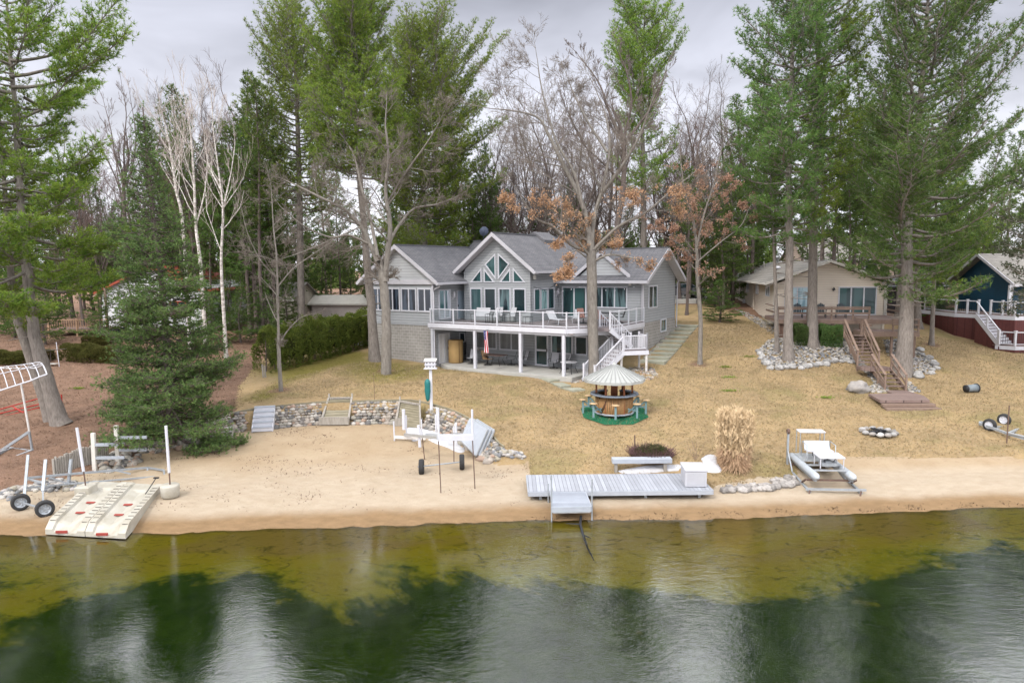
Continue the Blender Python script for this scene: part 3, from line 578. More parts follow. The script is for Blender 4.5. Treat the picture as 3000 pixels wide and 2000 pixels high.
MB().cb((6.30, 3.7, 8.55), (.16, .22, .32)).build('speaker', M_ctrim, gh, .02); MB().cb((11.86, 7.2, 8.03), (.18, .14, .24)).build('speaker', M_ctrim, gh, .02)
dish = MB().lathe([(.02, 0), (.2, .03), (.36, .1), (.38, .11)], (0, 0, 0), 18, 'y').tube([(0, 0, 0), (0, .15, -.3), (0, .15, -1.0)], .025, 6).tube([(0, 0, -.3), (0, -.45, -.05)], .015, 5).cb((0, -.46, 0), (.07, .1, .07)).build('satellite_dish', mat('dark_dish', (.10, .12, .17), None, 3, .5), gh)
dish.location = (-1.55, 9.0, 12.15); dish.rotation_euler = (R(15), 0, R(50))
MB().cb((2.2, 7.2, 11.2), (.35, .35, .5)).cb((2.2, 7.2, 11.5), (.45, .45, .06)).build('roof_vent', M_alu, gh); MB().cb((-.8, 5.5, 9.9), (.2, .2, .35)).build('roof_vent', M_ridge, gh)
# -- string lights along the deck edge wall
mb = MB(); sb = []
for (a, b) in (((6.3, 3.5, 7.9), (6.32, 6.9, 8.1)), ((6.3, 3.5, 7.9), (8.6, 6.6, 8.0)), ((8.6, 6.6, 8.0), (12.7, 6.7, 8.0))):
    a = Vector(a); b = Vector(b); n = 12; pts = [a.lerp(b, i/n)-Vector((0, 0, .35*math.sin(math.pi*i/n))) for i in range(n+1)]; mb.tube(pts, .012, 4, False); sb += pts[1:-1:2]
st = mb.build('string_light_cable', M_black, gh)
mb = MB()
for p in sb: mb.blob((p.x, p.y, p.z-.07), (.035, .035, .05), 0, 1, 0)
mb.build('bulb', M_white, st)
# -- patio
# deck: outline corners
DK = [(-.15, -.05), (10.75, -.05), (12.95, 2.15), (13.05, 3.2), (13.05, 6.9)]
deck = MB().poly([(-.15, -.05, 5.47), (10.75, -.05, 5.47), (12.95, 2.15, 5.47), (13.05, 6.9, 5.47), (12.7, 7.28, 5.47), (6.22, 7.28, 5.47), (6.22, 3.28, 5.47), (.12, 3.28, 5.47), (.12, .22, 5.47), (-.15, .22, 5.47)], (0, 0, -.04)).build('deck', M_gdeck, gh)
f = MB()
for a, b in zip(DK[:-1], DK[1:]): f.bar((*a, 5.30), (*b, 5.30), .06, .30)
f.bar((-.15, -.05, 5.3), (-.15, .22, 5.3), .06, .3)
for a, b in zip(DK[:-1], DK[1:]):
    va = Vector((*a, 0)); vb = Vector((*b, 0)); n = Vector(((vb-va).y, -(vb-va).x, 0)).normalized()*-.12; f.bar(va+n+Vector((0, 0, 5.08)), vb+n+Vector((0, 0, 5.08)), .05, .16)
f.build('fascia', M_white, deck)
MB().box(.1, 11.1, .1, 3.2, 5.1, 5.14).build('soffit', mat('deck_underside', (.36, .30, .27), None, 3, .7, pat='xb', ps=(.3, .02)), deck)
RZ0, RZ1 = 5.56, 6.42
def glass_rail(pts, posts, par):
    rr = MB(); 
    for a, b in zip(pts[:-1], pts[1:]): rr.bar((*a, RZ1), (*b, RZ1), .07, .05); rr.bar((*a, RZ0), (*b, RZ0), .06, .05)
    rl = rr.build('railing', M_white, par)
    for a, b in zip(pts[:-1], pts[1:]): MB().add([(*a, RZ0), (*b, RZ0), (*b, RZ1), (*a, RZ1)], [(0, 1, 2, 3)]).build('glass_panel', M_rail, rl)
    for p in posts: MB().bar((*p, 5.40), (*p, 6.48), .08, .08).build('post', M_white, rl)
    return rl
glass_rail([(0, .1), (0, .0), (10.75, 0)], [(.05, .0), (.3, .0), (2.05, 0), (3.86, 0), (5.63, 0), (7.4, 0), (9.1, 0), (10.75, .0)], deck)
glass_rail([(10.75, 0), (11.95, 1.2)], [(11.3, .55), (11.95, 1.2)], deck)
glass_rail([(12.72, 2.0), (13.0, 3.0), (13.0, 6.9)], [(12.9, 3.0), (13.0, 4.3), (13.0, 5.6), (13.0, 6.9)], deck)
for u, zb in ((.1, 2.3), (3.75, 2.3), (7.35, 2.2), (10.5, 2.1)): MB().box(u-.09, u+.09, .02, .2, zb, 5.16).build('support_post', M_white, gh)
# patio slab
MB().poly([(.1, 3.3, 2.50), (.1, .9, 2.50), (1.6, -.1, 2.5), (4, -.35, 2.50), (8, -.35, 2.5), (11.2, -.2, 2.5), (11.6, 3.3, 2.5)], (0, 0, -.55)).build('patio', M_conc, gh, .02)
# -- stairs: flight one from the cut corner to the landing, flight two down to the lawn (local frame)
def l2(w): d = np.array(w[:2])-HO; return d@HU, d@HV
lu = lambda a, b: (a, b)
LF = l2((7.95, 41.9)); LFl = l2((6.75, 41.65)); 
e1 = Vector((LF[0]-LFl[0], LF[1]-LFl[1], 0)).normalized(); n1 = Vector((-e1.y, e1.x, 0))     # e1: to the right along the front edge; n1: back
ZL = 4.07
lo = Vector((LFl[0], LFl[1], 0)); LW = 1.75; LD = 1.35
P4 = [lo, lo+e1*LW, lo+e1*LW+n1*LD, lo+n1*LD]
stairs = MB().poly([p+Vector((0, 0, ZL)) for p in P4], (0, 0, -.05)).build('staircase', M_gdeck, gh)
mb = MB()
for a, b in zip(P4, P4[1:]+P4[:1]): mb.bar(a+Vector((0, 0, ZL-.16)), b+Vector((0, 0, ZL-.16)), .05, .26)
mb.build('landing_skirt', M_white, stairs)
for p in (P4[0], P4[1]+e1*-.1, P4[2]+e1*-.1, P4[3]): 
    q = p+(n1*.08 if p in (P4[0], P4[1]+e1*-.1) else -n1*.08); MB().bar((q.x, q.y, 1.9), (q.x, q.y, ZL-.1), .11, .11).build('support_post', M_whitew, stairs)
def flight(a, d, wv, w, z0, z1, n, par):
    """steps from point a (top centre) in direction d, width w along wv, z0 (top) to z1 (ground)"""
    rs = (z0-z1)/n; run = .27; tr = MB(); ri = MB()
    for i in range(n):
        c = a+d*(run*(i+.5)); z = z0-rs*(i+1)
        if i < n-1: tr.bar(c-wv*w/2+Vector((0, 0, z)), c+wv*w/2+Vector((0, 0, z)), run+.02, .045)
        c2 = a+d*(run*i); ri.bar(c2-wv*w/2+Vector((0, 0, z+rs/2)), c2+wv*w/2+Vector((0, 0, z+rs/2)), .02, rs-.045)
    L = run*(n-1); tr.build('treads', M_gdeck, par); ri.build('risers', M_white, par)
    sg = MB()
    for s in (-1, 1):
        p0 = a+wv*(s*(w/2+.03))+Vector((0, 0, z0-.14)); p1 = a+d*(L+.1)+wv*(s*(w/2+.03))+Vector((0, 0, z1+.1)); sg.bar(p0, p1, .05, .28)
    sg.build('stringer', M_white, par)
    return L
def balusters(p0, p1, z0, z1, par, n):
    """rail from p0 (floor z0) to p1 (floor z1) with balusters"""
    r = MB(); h = .9; P0 = Vector((p0.x, p0.y, z0)); P1 = Vector((p1.x, p1.y, z1)); H = Vector((0, 0, 1))
    r.bar(P0+H*h, P1+H*h, .07, .06); r.bar(P0+H*.1, P1+H*.1, .05, .05); rl = r.build('railing', M_white, par); b = MB()
    for i in range(1, n):
        q = P0.lerp(P1, i/n); b.bar(q+H*.1, q+H*h, .032, .032)
    b.build('balusters', M_white, rl)
    for q in (P0, P1): MB().bar(q-H*.12, q+H*1.0, .10, .10).cb(tuple(q+H*1.02), (.13, .13, .04)).build('newel_post', M_white, rl)
T0 = Vector((12.35, 1.55, 0)); dd = (Vector((*((P4[3]+P4[2])/2)[:2], 0))-T0); top_c = T0
D1 = dd.normalized(); W1 = Vector((-D1.y, D1.x, 0))*-1
n_f = 7; L1 = .27*(n_f-1); st_top = (P4[3]+e1*.75)-D1*L1
flight(st_top, D1, W1, 1.0, 5.47, ZL, n_f, stairs)
MB().poly([(11.9, 1.1, 5.46), (12.95, 2.2, 5.46), (st_top+W1*-.55)[:2]+(5.46,), (st_top+W1*.55)[:2]+(5.46,)] if (st_top-T0).length > .2 else [(12, 1, 5.46), (12.1, 1, 5.46), (12.1, 1.1, 5.46)], (0, 0, -.2)).build('stair_bridge', M_gdeck, stairs)
for s in (-1, 1): balusters(st_top+W1*(s*.53), st_top+D1*L1+W1*(s*.53), 5.47, ZL, stairs, 9)
D2w = np.array([math.cos(R(215)), math.sin(R(215))]); D2 = Vector((D2w@HU, D2w@HV, 0)); W2 = Vector((-D2.y, D2.x, 0))
n2 = 10; a2 = P4[0]+n1*.55; zg = gz(*ghw(*(a2+D2*2.6)[:2])[:2]); L2 = flight(a2, D2, W2, .95, ZL, zg, n2, stairs)
for s in (-1, 1): balusters(a2+W2*(s*.5)+D2*.05, a2+D2*(L2)+W2*(s*.5), ZL, zg+.12, stairs, 18)
balusters(P4[0]+n1*.05+e1*.1, P4[1]+n1*.05-e1*.1, ZL, ZL, stairs, 12); balusters(P4[1]+n1*.05-e1*.1, P4[2]-n1*.05-e1*.1, ZL, ZL, stairs, 9)
# ---------------------------------------------------------------- tan neighbour house
F2 = Frame(20.06, 52.22, 9.6)
z3 = lambda x, y: (2080+x*.33804, 700+y*.33804)
th = empty('cottage', (F2.o[0], F2.o[1], 0), F2.rz, 'low tan sided cottage with shallow gable, sliding doors and brown deck', 'house')
vwall('wall', [(0, 5.3), (7.92, 5.3), (7.92, 7.75), (3.86, 9.35), (0, 7.75)], 0, M_tan, th)
uwall('wall', rect(0, 21, 5.05, 7.95), 0, M_tan, th, .15); uwall('wall', rect(0, 21, 4, 7.95), 7.92, M_tan, th); vwall('wall', rect(0, 7.9, 4, 8), 20.8, M_tan, th)
uwall('foundation', rect(0, 21, 3.6, 5.05), .04, mat('cream_foundation', (.52, .48, .40), None, 2, .9, bump=.005), th, .1); vwall('foundation', rect(0.05, 7.85, 3.6, 5.3), .05, M_tan, th)
MB().box(-.03, .1, -.04, .05, 5.3, 7.8).box(7.82, 7.95, -.04, .05, 5.3, 7.8).build('corner_trim', M_ctrim, th)
mb = MB(); mb.poly([(-.72, -.5, 7.9), (3.86, -.5, 9.55), (3.86, 21.4, 9.55), (-.72, 21.4, 7.9)], (0, 0, -.1)); mb.poly([(8.5, -.5, 7.9), (3.86, -.5, 9.55), (3.86, 21.4, 9.55), (8.5, 21.4, 7.9)], (0, 0, -.1)); r = mb.build('roof', M_tansh, th)
f = MB()
for ue in (-.72, 8.5): f.poly([(ue, -.53, 7.91), (3.86, -.53, 9.57), (3.86, -.53, 9.38), (ue, -.53, 7.72)], (0, .05, 0)); f.poly([(ue, -.48, 7.74), (3.86, -.48, 9.40), (3.86, 0, 9.40), (ue, 0, 7.74)], (0, 0, -.02))
f.build('fascia', M_ctrim, r); MB().box(-.84, -.72, -.5, 21.4, 7.74, 7.88).build('gutter', M_ctrim, r); MB().box(8.5, 8.62, -.5, 21.4, 7.74, 7.88).build('gutter', M_ctrim, r)
MB().blob((1.9, 8.6, 8.98), (.34, .45, .16), 0, 2, 0).build('skylight', M_white, r)
MB().lathe([(.16, 0), (.16, .8), (.22, .8), (.22, .95), (.05, 1.0)], (3.1, 14.5, 9.1), 10).build('chimney', M_alu, r); MB().lathe([(.07, 0), (.07, .6)], (2.4, 17, 8.9), 8).build('vent_pipe', M_ctrim, r)
window(rect(.75, 2.6, 5.42, 7.56), 'v', 0, th, M_pblue, 1, .08, 'sliding_door'); window(rect(4.6, 7.3, 5.42, 7.56), 'v', 0, th, M_pteal, 2, .09, 'sliding_door')
for v0, v1 in ((1.7, 3.1), (6.3, 7.4), (11.0, 12.2), (15.7, 17.0), (19.3, 20.4)): window(rect(v0, v1, 6.75, 7.62), 'u', 0, th, M_glass, 1, .07, sgn=-1)
for u in (4.24, 7.62):
    MB().lathe([(.02, .16), (.05, .12), (.12, 0), (.12, -.05)], (u, -.12, 7.36), 8).cb((u, -.03, 7.35), (.08, .06, .22)).build('wall_lamp', M_black, th)
MB().blob((7.68, -.1, 7.8), (.08, .08, .08), 0, 1, 0).build('floodlight', M_white, th)
MB().tube([(8.4, -.4, 7.8), (7.98, -.06, 7.6), (7.98, -.06, 5.3)], .045, 6).build('downspout', M_ctrim, th)
MB().tube([(-.08, 8.1, 7.8), (-.08, 8.1, 5.0)], .035, 6).build('downspout', M_tan, th)
MB().box(-.22, -.02, 12.6, 13.0, 5.3, 6.0).build('gas_meter', M_trim, th, .03)
# deck
dk = MB().poly([(-.6, -.05, 5.42), (-.6, -4.4, 5.42), (8.1, -4.4, 5.42), (8.1, 1.6, 5.42), (7.98, 1.6, 5.42), (7.98, -.05, 5.42)], (0, 0, -.05)).build('deck', M_bdeck, th)
f = MB(); f.bar((-.6, -4.42, 5.24), (8.1, -4.42, 5.24), .05, .26); f.bar((-.62, -4.4, 5.24), (-.62, 0, 5.24), .05, .26); f.build('fascia', M_bwood, dk)
for k, u in enumerate((-.5, 1.3, 3.1, 4.9, 7.9)): MB().box(u-.07, u+.07, -4.35, -4.2, 2.8, 5.2).build('deck_post', M_bwood, dk)
MB().box(-.6, 1.0, -4.2, -4.15, 3.2, 5.15).build('skirting', mat('brown_board_skirting', (.20, .12, .09), None, 3, .8, pat='xb', ps=(.15, .02)), dk)
r = MB(); r.bar((-.6, -4.3, 6.28), (5.5, -4.3, 6.28), .14, .05); r.bar((-.6, -4.34, 6.16), (5.5, -4.34, 6.16), .04, .14); r.bar((-.6, -4.34, 5.84), (5.5, -4.34, 5.84), .04, .14); r.bar((-.58, -4.3, 6.28), (-.58, -.1, 6.28), .14, .05); r.bar((-.58, -4.3, 5.84), (-.58, -.1, 5.84), .04, .14); rl = r.build('railing', M_bwood, dk)
for u in (-.55, 1.4, 3.0, 4.4, 5.45): MB().box(u-.05, u+.05, -4.3, -4.2, 5.42, 6.26).build('post', M_bwood, rl)
r = MB(); r.bar((7.6, -4.3, 6.25), (8.05, -4.3, 6.25), .14, .05); r.bar((7.6, -4.3, 5.9), (8.05, -4.3, 5.9), .05, .12); r.bar((7.6, -4.3, 6.25), (8.0, -1.0, 6.25), .12, .05); r.bar((8.05, -4.3, 6.25), (8.05, 1.5, 6.25), .14, .05); r.box(7.5, 7.75, -4.4, -4.2, 5.42, 6.3); r.bar((8.05, -4.3, 5.85), (8.05, 1.5, 5.85), .05, .12); r.build('railing', M_bwood, dk)
# lower deck and bench rails
ld = MB().box(4.4, 8.0, -6.1, -4.48, 4.72, 4.77).build('lower_deck', M_bdeck, th)
f = MB(); f.bar((4.4, -6.12, 4.56), (8.0, -6.12, 4.56), .05, .3); f.bar((4.38, -6.1, 4.56), (4.38, -4.5, 4.56), .05, .3); f.build('fascia', M_bwood, ld)
r = MB(); r.bar((6.35, -6.0, 5.55), (8.0, -6.0, 5.55), .2, .06); r.bar((6.35, -6.0, 5.2), (8.0, -6.0, 5.2), .3, .07); r.bar((4.45, -6, 5.55), (5.1, -6, 5.55), .14, .06); r.bar((4.45, -6, 5.15), (5.1, -6, 5.15), .05, .12); r.bar((4.45, -6, 5.55), (4.45, -4.5, 5.55), .14, .06)
for u in (4.45, 6.4, 7.2, 7.95): r.box(u-.05, u+.05, -6.05, -5.95, 4.77, 5.54)
r.build('bench_rail', M_bwood, ld)
for u in (4.6, 6.4, 7.8): MB().box(u-.07, u+.07, -5.9, -5.76, 2.6, 4.7).build('deck_post', M_bwood, ld)
# stairs in world coordinates, under the house as a part
sw_ = lambda x, y, z: (float((np.array([x, y])-F2.o)@F2.u), float((np.array([x, y])-F2.o)@F2.v), z)
def wstairs(name, a, b, w, z0, z1, n, par, rail, m=M_bwood, dm=M_bdeck):
    a = Vector(sw_(*a, 0)); b = Vector(sw_(*b, 0)); d = (b-a).normalized(); L = (b-a).length; run = L/(n-1); wv = Vector((-d.y, d.x, 0)); rs = (z0-z1)/n; t = MB(); Z = Vector((0, 0, 1))
    for i in range(n-1):
        c = a+d*run*(i+.5)+Z*(z0-rs*(i+1)); t.bar(c-wv*w/2, c+wv*w/2, .25, .05)
    st = t.build(name, dm, par); sg = MB()
    for s in (-1, 1): sg.bar(a+wv*s*(w/2)+Z*(z0-.15), b+wv*s*(w/2)+Z*(z1+.05), .05, .28)
    sg.build('stringer', m, st)
    for s in (-1, 1):
        r = MB(); p = a+wv*s*(w/2+.04); q = b+wv*s*(w/2+.04); h = rail; r.bar(p+Z*(z0+h), q+Z*(z1+h+.05), .14, .05); r.bar(p+Z*(z0+h*.45), q+Z*(z1+h*.45), .04, .13)
        for k in range(3):
            c = p.lerp(q, k/2)+Z*(z0+(z1-z0)*k/2); r.bar(c+Z*-.35, c+Z*h, .09, .09)
        r.build('handrail', m, st)
    return st
wstairs('stairs', (22.55, 44.75), (22.05, 41.9), 1.15, 4.75, 2.98, 10, th, .85)
MB().poly([sw_(21.4, 41.95, 2.95), sw_(22.9, 41.95, 2.95), sw_(23.2, 41.2, 2.95), sw_(21.9, 40.9, 2.95), sw_(21.35, 41.3, 2.95)], (0, 0, -.2)).build('stair_landing', M_bdeck, th)
wstairs('stairs', (22.55, 41.3), (22.15, 38.95), 1.05, 2.95, 2.0, 6, th, .8)
MB().poly([sw_(20.1, 38.0, 1.95), sw_(19.72, 36.05, 1.95), sw_(22.35, 36.0, 1.95), sw_(22.75, 37.2, 1.95), sw_(22.75, 39.0, 1.95), sw_(21.55, 39.05, 1.95), sw_(21.5, 38.0, 1.95)], (0, 0, -.14)).build('boardwalk', M_bdeck, th)
MB().poly([sw_(19.78, 36.1, 1.78), sw_(19.72, 35.75, 1.78), sw_(22.5, 35.7, 1.78), sw_(22.5, 36.1, 1.78)], (0, 0, -.14)).poly([sw_(19.8, 35.9, 1.62), sw_(19.74, 35.42, 1.62), sw_(22.62, 35.36, 1.62), sw_(22.62, 35.9, 1.62)], (0, 0, -.25)).build('step', M_bwood, th)
# ---------------------------------------------------------------- blue house at the right edge (world coordinates)
bh = empty('blue_house', (37, 54, 0), 0, 'dark blue sided house with white railed deck above red brown skirting', 'house')
def wq(*p): return [(x-37, y-54, z) for x, y, z in p]
def wpoly(name, pts, t, m, par): return MB().poly(wq(*pts), t).build(name, m, par)
wpoly('wall', [(37.6, 57.5, 4), (36.8, 50.3, 4), (36.8, 50.3, 7.95), (37.2, 54, 9.75), (37.6, 57.5, 7.95)], (.2, 0, 0), M_blue, bh)
wpoly('wall', [(36.82, 50.28, 4), (50, 50, 4), (50, 50, 8), (36.82, 50.28, 8)], (0, .2, 0), M_blue, bh)
mb = MB(); mb.poly(wq((36.2, 49.3, 7.7), (36.6, 54, 9.95), (50, 54, 9.95), (50, 49.3, 7.7)), (0, 0, -.12)); mb.poly(wq((37.0, 58.4, 7.7), (36.6, 54, 9.95), (50, 54, 9.95), (50, 58.4, 7.7)), (0, 0, -.12)); r = mb.build('roof', M_tansh, bh)
mb = MB(); mb.poly(wq((36.17, 49.3, 7.72), (36.57, 54, 9.97), (36.57, 54, 9.75), (36.17, 49.3, 7.5)), (.05, 0, 0)); mb.poly(wq((36.97, 58.4, 7.72), (36.57, 54, 9.97), (36.57, 54, 9.75), (36.97, 58.4, 7.5)), (.05, 0, 0)); mb.box(-.8, 13, -4.8, -4.7, 7.5, 7.68); mb.build('fascia', M_trim, r)
MB().box(-.28, -.14, -3.8, -3.62, 4.2, 7.9).build('corner_trim', M_white, bh); MB().box(-1.0, -.82, -4.6, -4.42, 5.45, 7.6).build('porch_column', M_white, bh)
D3 = [(33.9, 57), (33.9, 52.1), (35.15, 50.2), (35.8, 48.45), (41, 48.3)]
dk = wpoly('deck', [(*p, 5.45) for p in D3]+[(41, 50.2, 5.45), (36.75, 50.2, 5.45), (37.5, 57, 5.45)], (0, 0, -.04), M_bdeck, bh)
f = MB()
for a, b in zip(D3[:-1], D3[1:]): f.bar(wq((*a, 5.28))[0], wq((*b, 5.28))[0], .06, .28)
f.build('fascia', M_white, dk)
def rail3(pts, z, par, m=M_white):
    r = MB(); b = MB()
    for a, c in zip(pts[:-1], pts[1:]):
        A = Vector(wq((*a, z))[0]); D = Vector(wq((*c, z))[0]); r.bar(A+Vector((0, 0, .95)), D+Vector((0, 0, .95)), .08, .07); r.bar(A+Vector((0, 0, .12)), D+Vector((0, 0, .12)), .06, .05); n = max(2, int((D-A).length/.13))
        for i in range(1, n): q = A.lerp(D, i/n); b.bar(q+Vector((0, 0, .12)), q+Vector((0, 0, .95)), .02, .02)
    rl = r.build('railing', m, par); b.build('balusters', M_black, rl)
    for p in pts: q = Vector(wq((*p, z))[0]); MB().bar(q, q+Vector((0, 0, 1.02)), .12, .12).cb((q.x, q.y, q.z+1.05), (.17, .17, .05)).build('post', m, rl)
rail3([(33.95, 56), (33.95, 52.1), (34.35, 51.4), (34.75, 50.75)], 5.45, dk); rail3([(35.2, 50.1), (35.5, 49.3), (35.8, 48.5), (38.4, 48.4), (41, 48.4)], 5.45, dk)
sk = MB()
for a, b in zip(D3[:-1], D3[1:]): sk.bar(wq((*a, 4.0))[0], wq((*b, 4.0))[0], .05, 2.3)
sk.build('skirting', M_redsk, bh)
a = Vector(wq((34.85, 50.4, 0))[0]); b = Vector(wq((35.05, 48.1, 0))[0]); n = 10; t = MB(); ri = MB(); d = (b-a)/(n); wv = Vector((.62, .12, 0)); zt, zb = 5.45, 3.5
for i in range(n):
    z = zt-(zt-zb)/n*(i+1); c = a+d*(i+.5); t.bar(c-wv*.9+Vector((0, 0, z)), c+wv+Vector((0, 0, z)), .25, .04); c2 = a+d*i; ri.bar(c2-wv*.9+Vector((0, 0, z+.1)), c2+wv+Vector((0, 0, z+.1)), .02, .15)
st = t.build('stairs', M_gdeck, bh); ri.build('risers', M_white, st)
sg = MB(); sg.bar(a-wv*.95+Vector((0, 0, zt-.12)), b-wv*.95+Vector((0, 0, zb-.1)), .05, .3); sg.bar(a-wv*.95+Vector((0, 0, zt+.95)), b-wv*.95+Vector((0, 0, zb+.95)), .08, .07); sg.bar(a-wv*.95+Vector((0, 0, zt+.1)), b-wv*.95+Vector((0, 0, zb+.1)), .05, .05)
for k in (.5, 1): q = a.lerp(b, k)-wv*.95; z = zt+(zb-zt)*k; sg.bar((q.x, q.y, z), (q.x, q.y, z+1.02), .11, .11)
sg.build('stair_rail', M_white, st)
MB().poly([tuple(a-wv*.95+Vector((0, 0, zt-.25))), tuple(b-wv*.95+Vector((0, 0, zb-.2))), tuple(b-wv*.95+Vector((0, 0, 2.6))), tuple(a-wv*.95+Vector((0, 0, 2.6)))], (.04, 0, 0)).build('skirting', M_redsk, st)
L3 = [(34.35, 48.2), (35.15, 47.35), (41, 47.2)]
ldk = wpoly('lower_deck', [(*p, 3.42) for p in L3]+[(41, 48.35, 3.42), (35.4, 48.4, 3.42), (34.35, 48.5, 3.42)], (0, 0, -.04), M_bdeck, bh); f = MB(); s2 = MB()
for p, q in zip(L3[:-1], L3[1:]): f.bar(wq((*p, 3.27))[0], wq((*q, 3.27))[0], .06, .26); s2.bar(wq((*p, 2.85))[0], wq((*q, 2.85))[0], .04, .6)
f.build('fascia', M_white, ldk); s2.build('skirting', M_redsk, ldk); rail3([(34.5, 48.15), (35.2, 47.45), (38, 47.3), (41, 47.3)], 3.42, ldk)
# ---------------------------------------------------------------- houses and sheds behind
def back_house(name, label, cat, x, y, w, d, zb, ze, zp, rz, mw, mr, mtr, axis='y', wins=()):
    h = empty(name, (x, y, 0), R(rz), label, cat); g = ((w/2, zp) if axis == 'y' else None)
    if axis == 'y':
        MB().poly([(0, 0, zb), (w, 0, zb), (w, 0, ze), (w/2, 0, zp-.12), (0, 0, ze)], (0, d, 0)).build('wall', mw, h)
        mb = MB(); mb.poly([(-.4, -.4, ze-.25), (w/2, -.4, zp), (w/2, d+.4, zp), (-.4, d+.4, ze-.25)], (0, 0, -.1)); mb.poly([(w+.4, -.4, ze-.25), (w/2, -.4, zp), (w/2, d+.4, zp), (w+.4, d+.4, ze-.25)], (0, 0, -.1)); r = mb.build('roof', mr, h)
        f = MB()
        for u in (-.4, w+.4): f.poly([(u, -.44, ze-.24), (w/2, -.44, zp+.01), (w/2, -.44, zp-.2), (u, -.44, ze-.45)], (0, .04, 0))
        f.build('fascia', mtr, r)
    else:
        MB().poly([(0, 0, zb), (0, d, zb), (0, d, ze), (0, d/2, zp-.12), (0, 0, ze)], (w, 0, 0)).build('wall', mw, h)
        mb = MB(); mb.poly([(-.3, -.3, ze-.15), (-.3, d/2, zp), (w+.3, d/2, zp), (w+.3, -.3, ze-.15)], (0, 0, -.1)); mb.poly([(-.3, d+.3, ze-.15), (-.3, d/2, zp), (w+.3, d/2, zp), (w+.3, d+.3, ze-.15)], (0, 0, -.1)); r = mb.build('roof', mr, h)
        f = MB(); f.box(-.34, w+.3, -.36, -.3, ze-.3, ze-.14); f.build('fascia', mtr, r)
    for (a, b, c, e) in wins: window(rect(a, b, c, e), 'v', 0, h, M_glass, 1, .08, m=mtr)
    return h
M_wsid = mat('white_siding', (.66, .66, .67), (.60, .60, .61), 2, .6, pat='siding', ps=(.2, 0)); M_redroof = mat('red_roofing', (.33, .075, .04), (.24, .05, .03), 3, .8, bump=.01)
wh = back_house('white_house', 'white sided house with red roof and wooden porch, behind the dark spruce', 'house', -36.0, 60, 9, 10, 3.4, 7.7, 9.7, 0, M_wsid, M_redroof, M_redroof, wins=((3.2, 4.4, 5.2, 6.6), (6.0, 7.4, 5.2, 6.6)))
pr = MB(); pr.box(-3.4, 1.6, -2.2, 0, 4.35, 4.42).build('porch_deck', M_bdeck, wh); r = MB(); r.bar((-3.4, -2.2, 5.2), (1.6, -2.2, 5.2), .08, .06); r.bar((1.6, -2.2, 5.2), (1.6, 0, 5.2), .08, .06)
for k in range(26): r.box(-3.4+k*.2, -3.36+k*.2, -2.22, -2.18, 4.42, 5.2)
for u in (-3.4, -1, 1.55): r.box(u, u+.12, -2.25, -2.13, 3, 5.3)
r.build('porch_railing', mat('light_wood', (.42, .27, .17), None, 4, .8), wh); MB().box(1.5, 1.65, -2.1, -1.95, 4.4, 7.9).build('porch_post', M_bwood, wh)
g_ = G(1000, 946)
back_house('garden_shed', 'pale beige storage shed with low gable behind the cedar hedge', 'shed', g_[0]-2.9, g_[1], 6.0, 2.6, g_[2]-.4, g_[2]+2.1, g_[2]+2.75, -8, mat('beige_shed_wall', (.50, .45, .42), None, 1.5, .7), mat('pale_shed_roof', (.56, .53, .47), None, 2, .8), M_ctrim, 'x')
g_ = G(745, 990)
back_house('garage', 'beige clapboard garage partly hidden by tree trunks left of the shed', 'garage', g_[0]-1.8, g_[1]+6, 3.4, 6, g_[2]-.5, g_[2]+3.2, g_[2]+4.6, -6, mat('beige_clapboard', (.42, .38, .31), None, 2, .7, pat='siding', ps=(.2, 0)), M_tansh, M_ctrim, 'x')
back_house('distant_house', 'grey roofed white house seen through pines above the tan cottage', 'house', 36, 84, 11, 9, 5.5, 10.0, 12.6, -4, mat('distant_wall', (.45, .36, .29), None, 2, .7, pat='siding', ps=(.25, 0)), M_tansh, M_white, 'x', wins=((2.6, 4.0, 8.2, 9.8), (7, 8.5, 8.2, 9.8)))
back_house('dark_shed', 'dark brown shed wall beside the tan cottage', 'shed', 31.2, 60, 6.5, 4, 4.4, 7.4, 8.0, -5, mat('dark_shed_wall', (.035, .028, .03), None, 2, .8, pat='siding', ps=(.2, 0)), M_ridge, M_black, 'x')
# ---------------------------------------------------------------- trees
def leafmat(name, a, b, c, sc=.9, trans=.36):
    m = bpy.data.materials.new(name); m.use_nodes = True; global T; T = m.node_tree; B = T.nodes['Principled BSDF']; tc = N_('ShaderNodeTexCoord'); oi = N_('ShaderNodeObjectInfo')
    v = mixc(rmp(noi(sc, 3, tc.outputs['Object']), .36, .64), a, b); v = mixc(rmp(noi(sc*6, 2, tc.outputs['Object']), .45, .75), v, c)
    g_n = N_('ShaderNodeNewGeometry'); v = mixc(rmp(g_n.outputs['Random Per Island'], .93, .94, 0, .7), v, (.26, .17, .08)); v = mixc(rmp(g_n.outputs['Random Per Island'], 0, .9, 0, .45), v, tuple(x*.45 for x in b))
    h = N_('ShaderNodeHueSaturation'); inp(h, 'Value', rmp(oi.outputs['Random'], 0, 1, .82, 1.2)); inp(h, 'Hue', rmp(oi.outputs['Random'], 0, 1, .485, .51)); inp(h, 'Color', v); inp(B, 'Base Color', h.outputs[0])
    B.inputs['Roughness'].default_value = .7; B.inputs['Specular IOR Level'].default_value = .2
    tr = N_('ShaderNodeBsdfTranslucent'); inp(tr, 0, h.outputs[0]); ms = N_('ShaderNodeMixShader'); inp(ms, 0, trans); T.links.new(B.outputs[0], ms.inputs[1]); T.links.new(tr.outputs[0], ms.inputs[2]); T.links.new(ms.outputs[0], T.nodes['Material Output'].inputs[0]); return m
L_pine = leafmat('pine_needles', (.25, .35, .05), (.11, .21, .035), (.36, .42, .08))
L_pineb = leafmat('bluish_pine_needles', (.16, .29, .07), (.08, .17, .05), (.27, .38, .10))
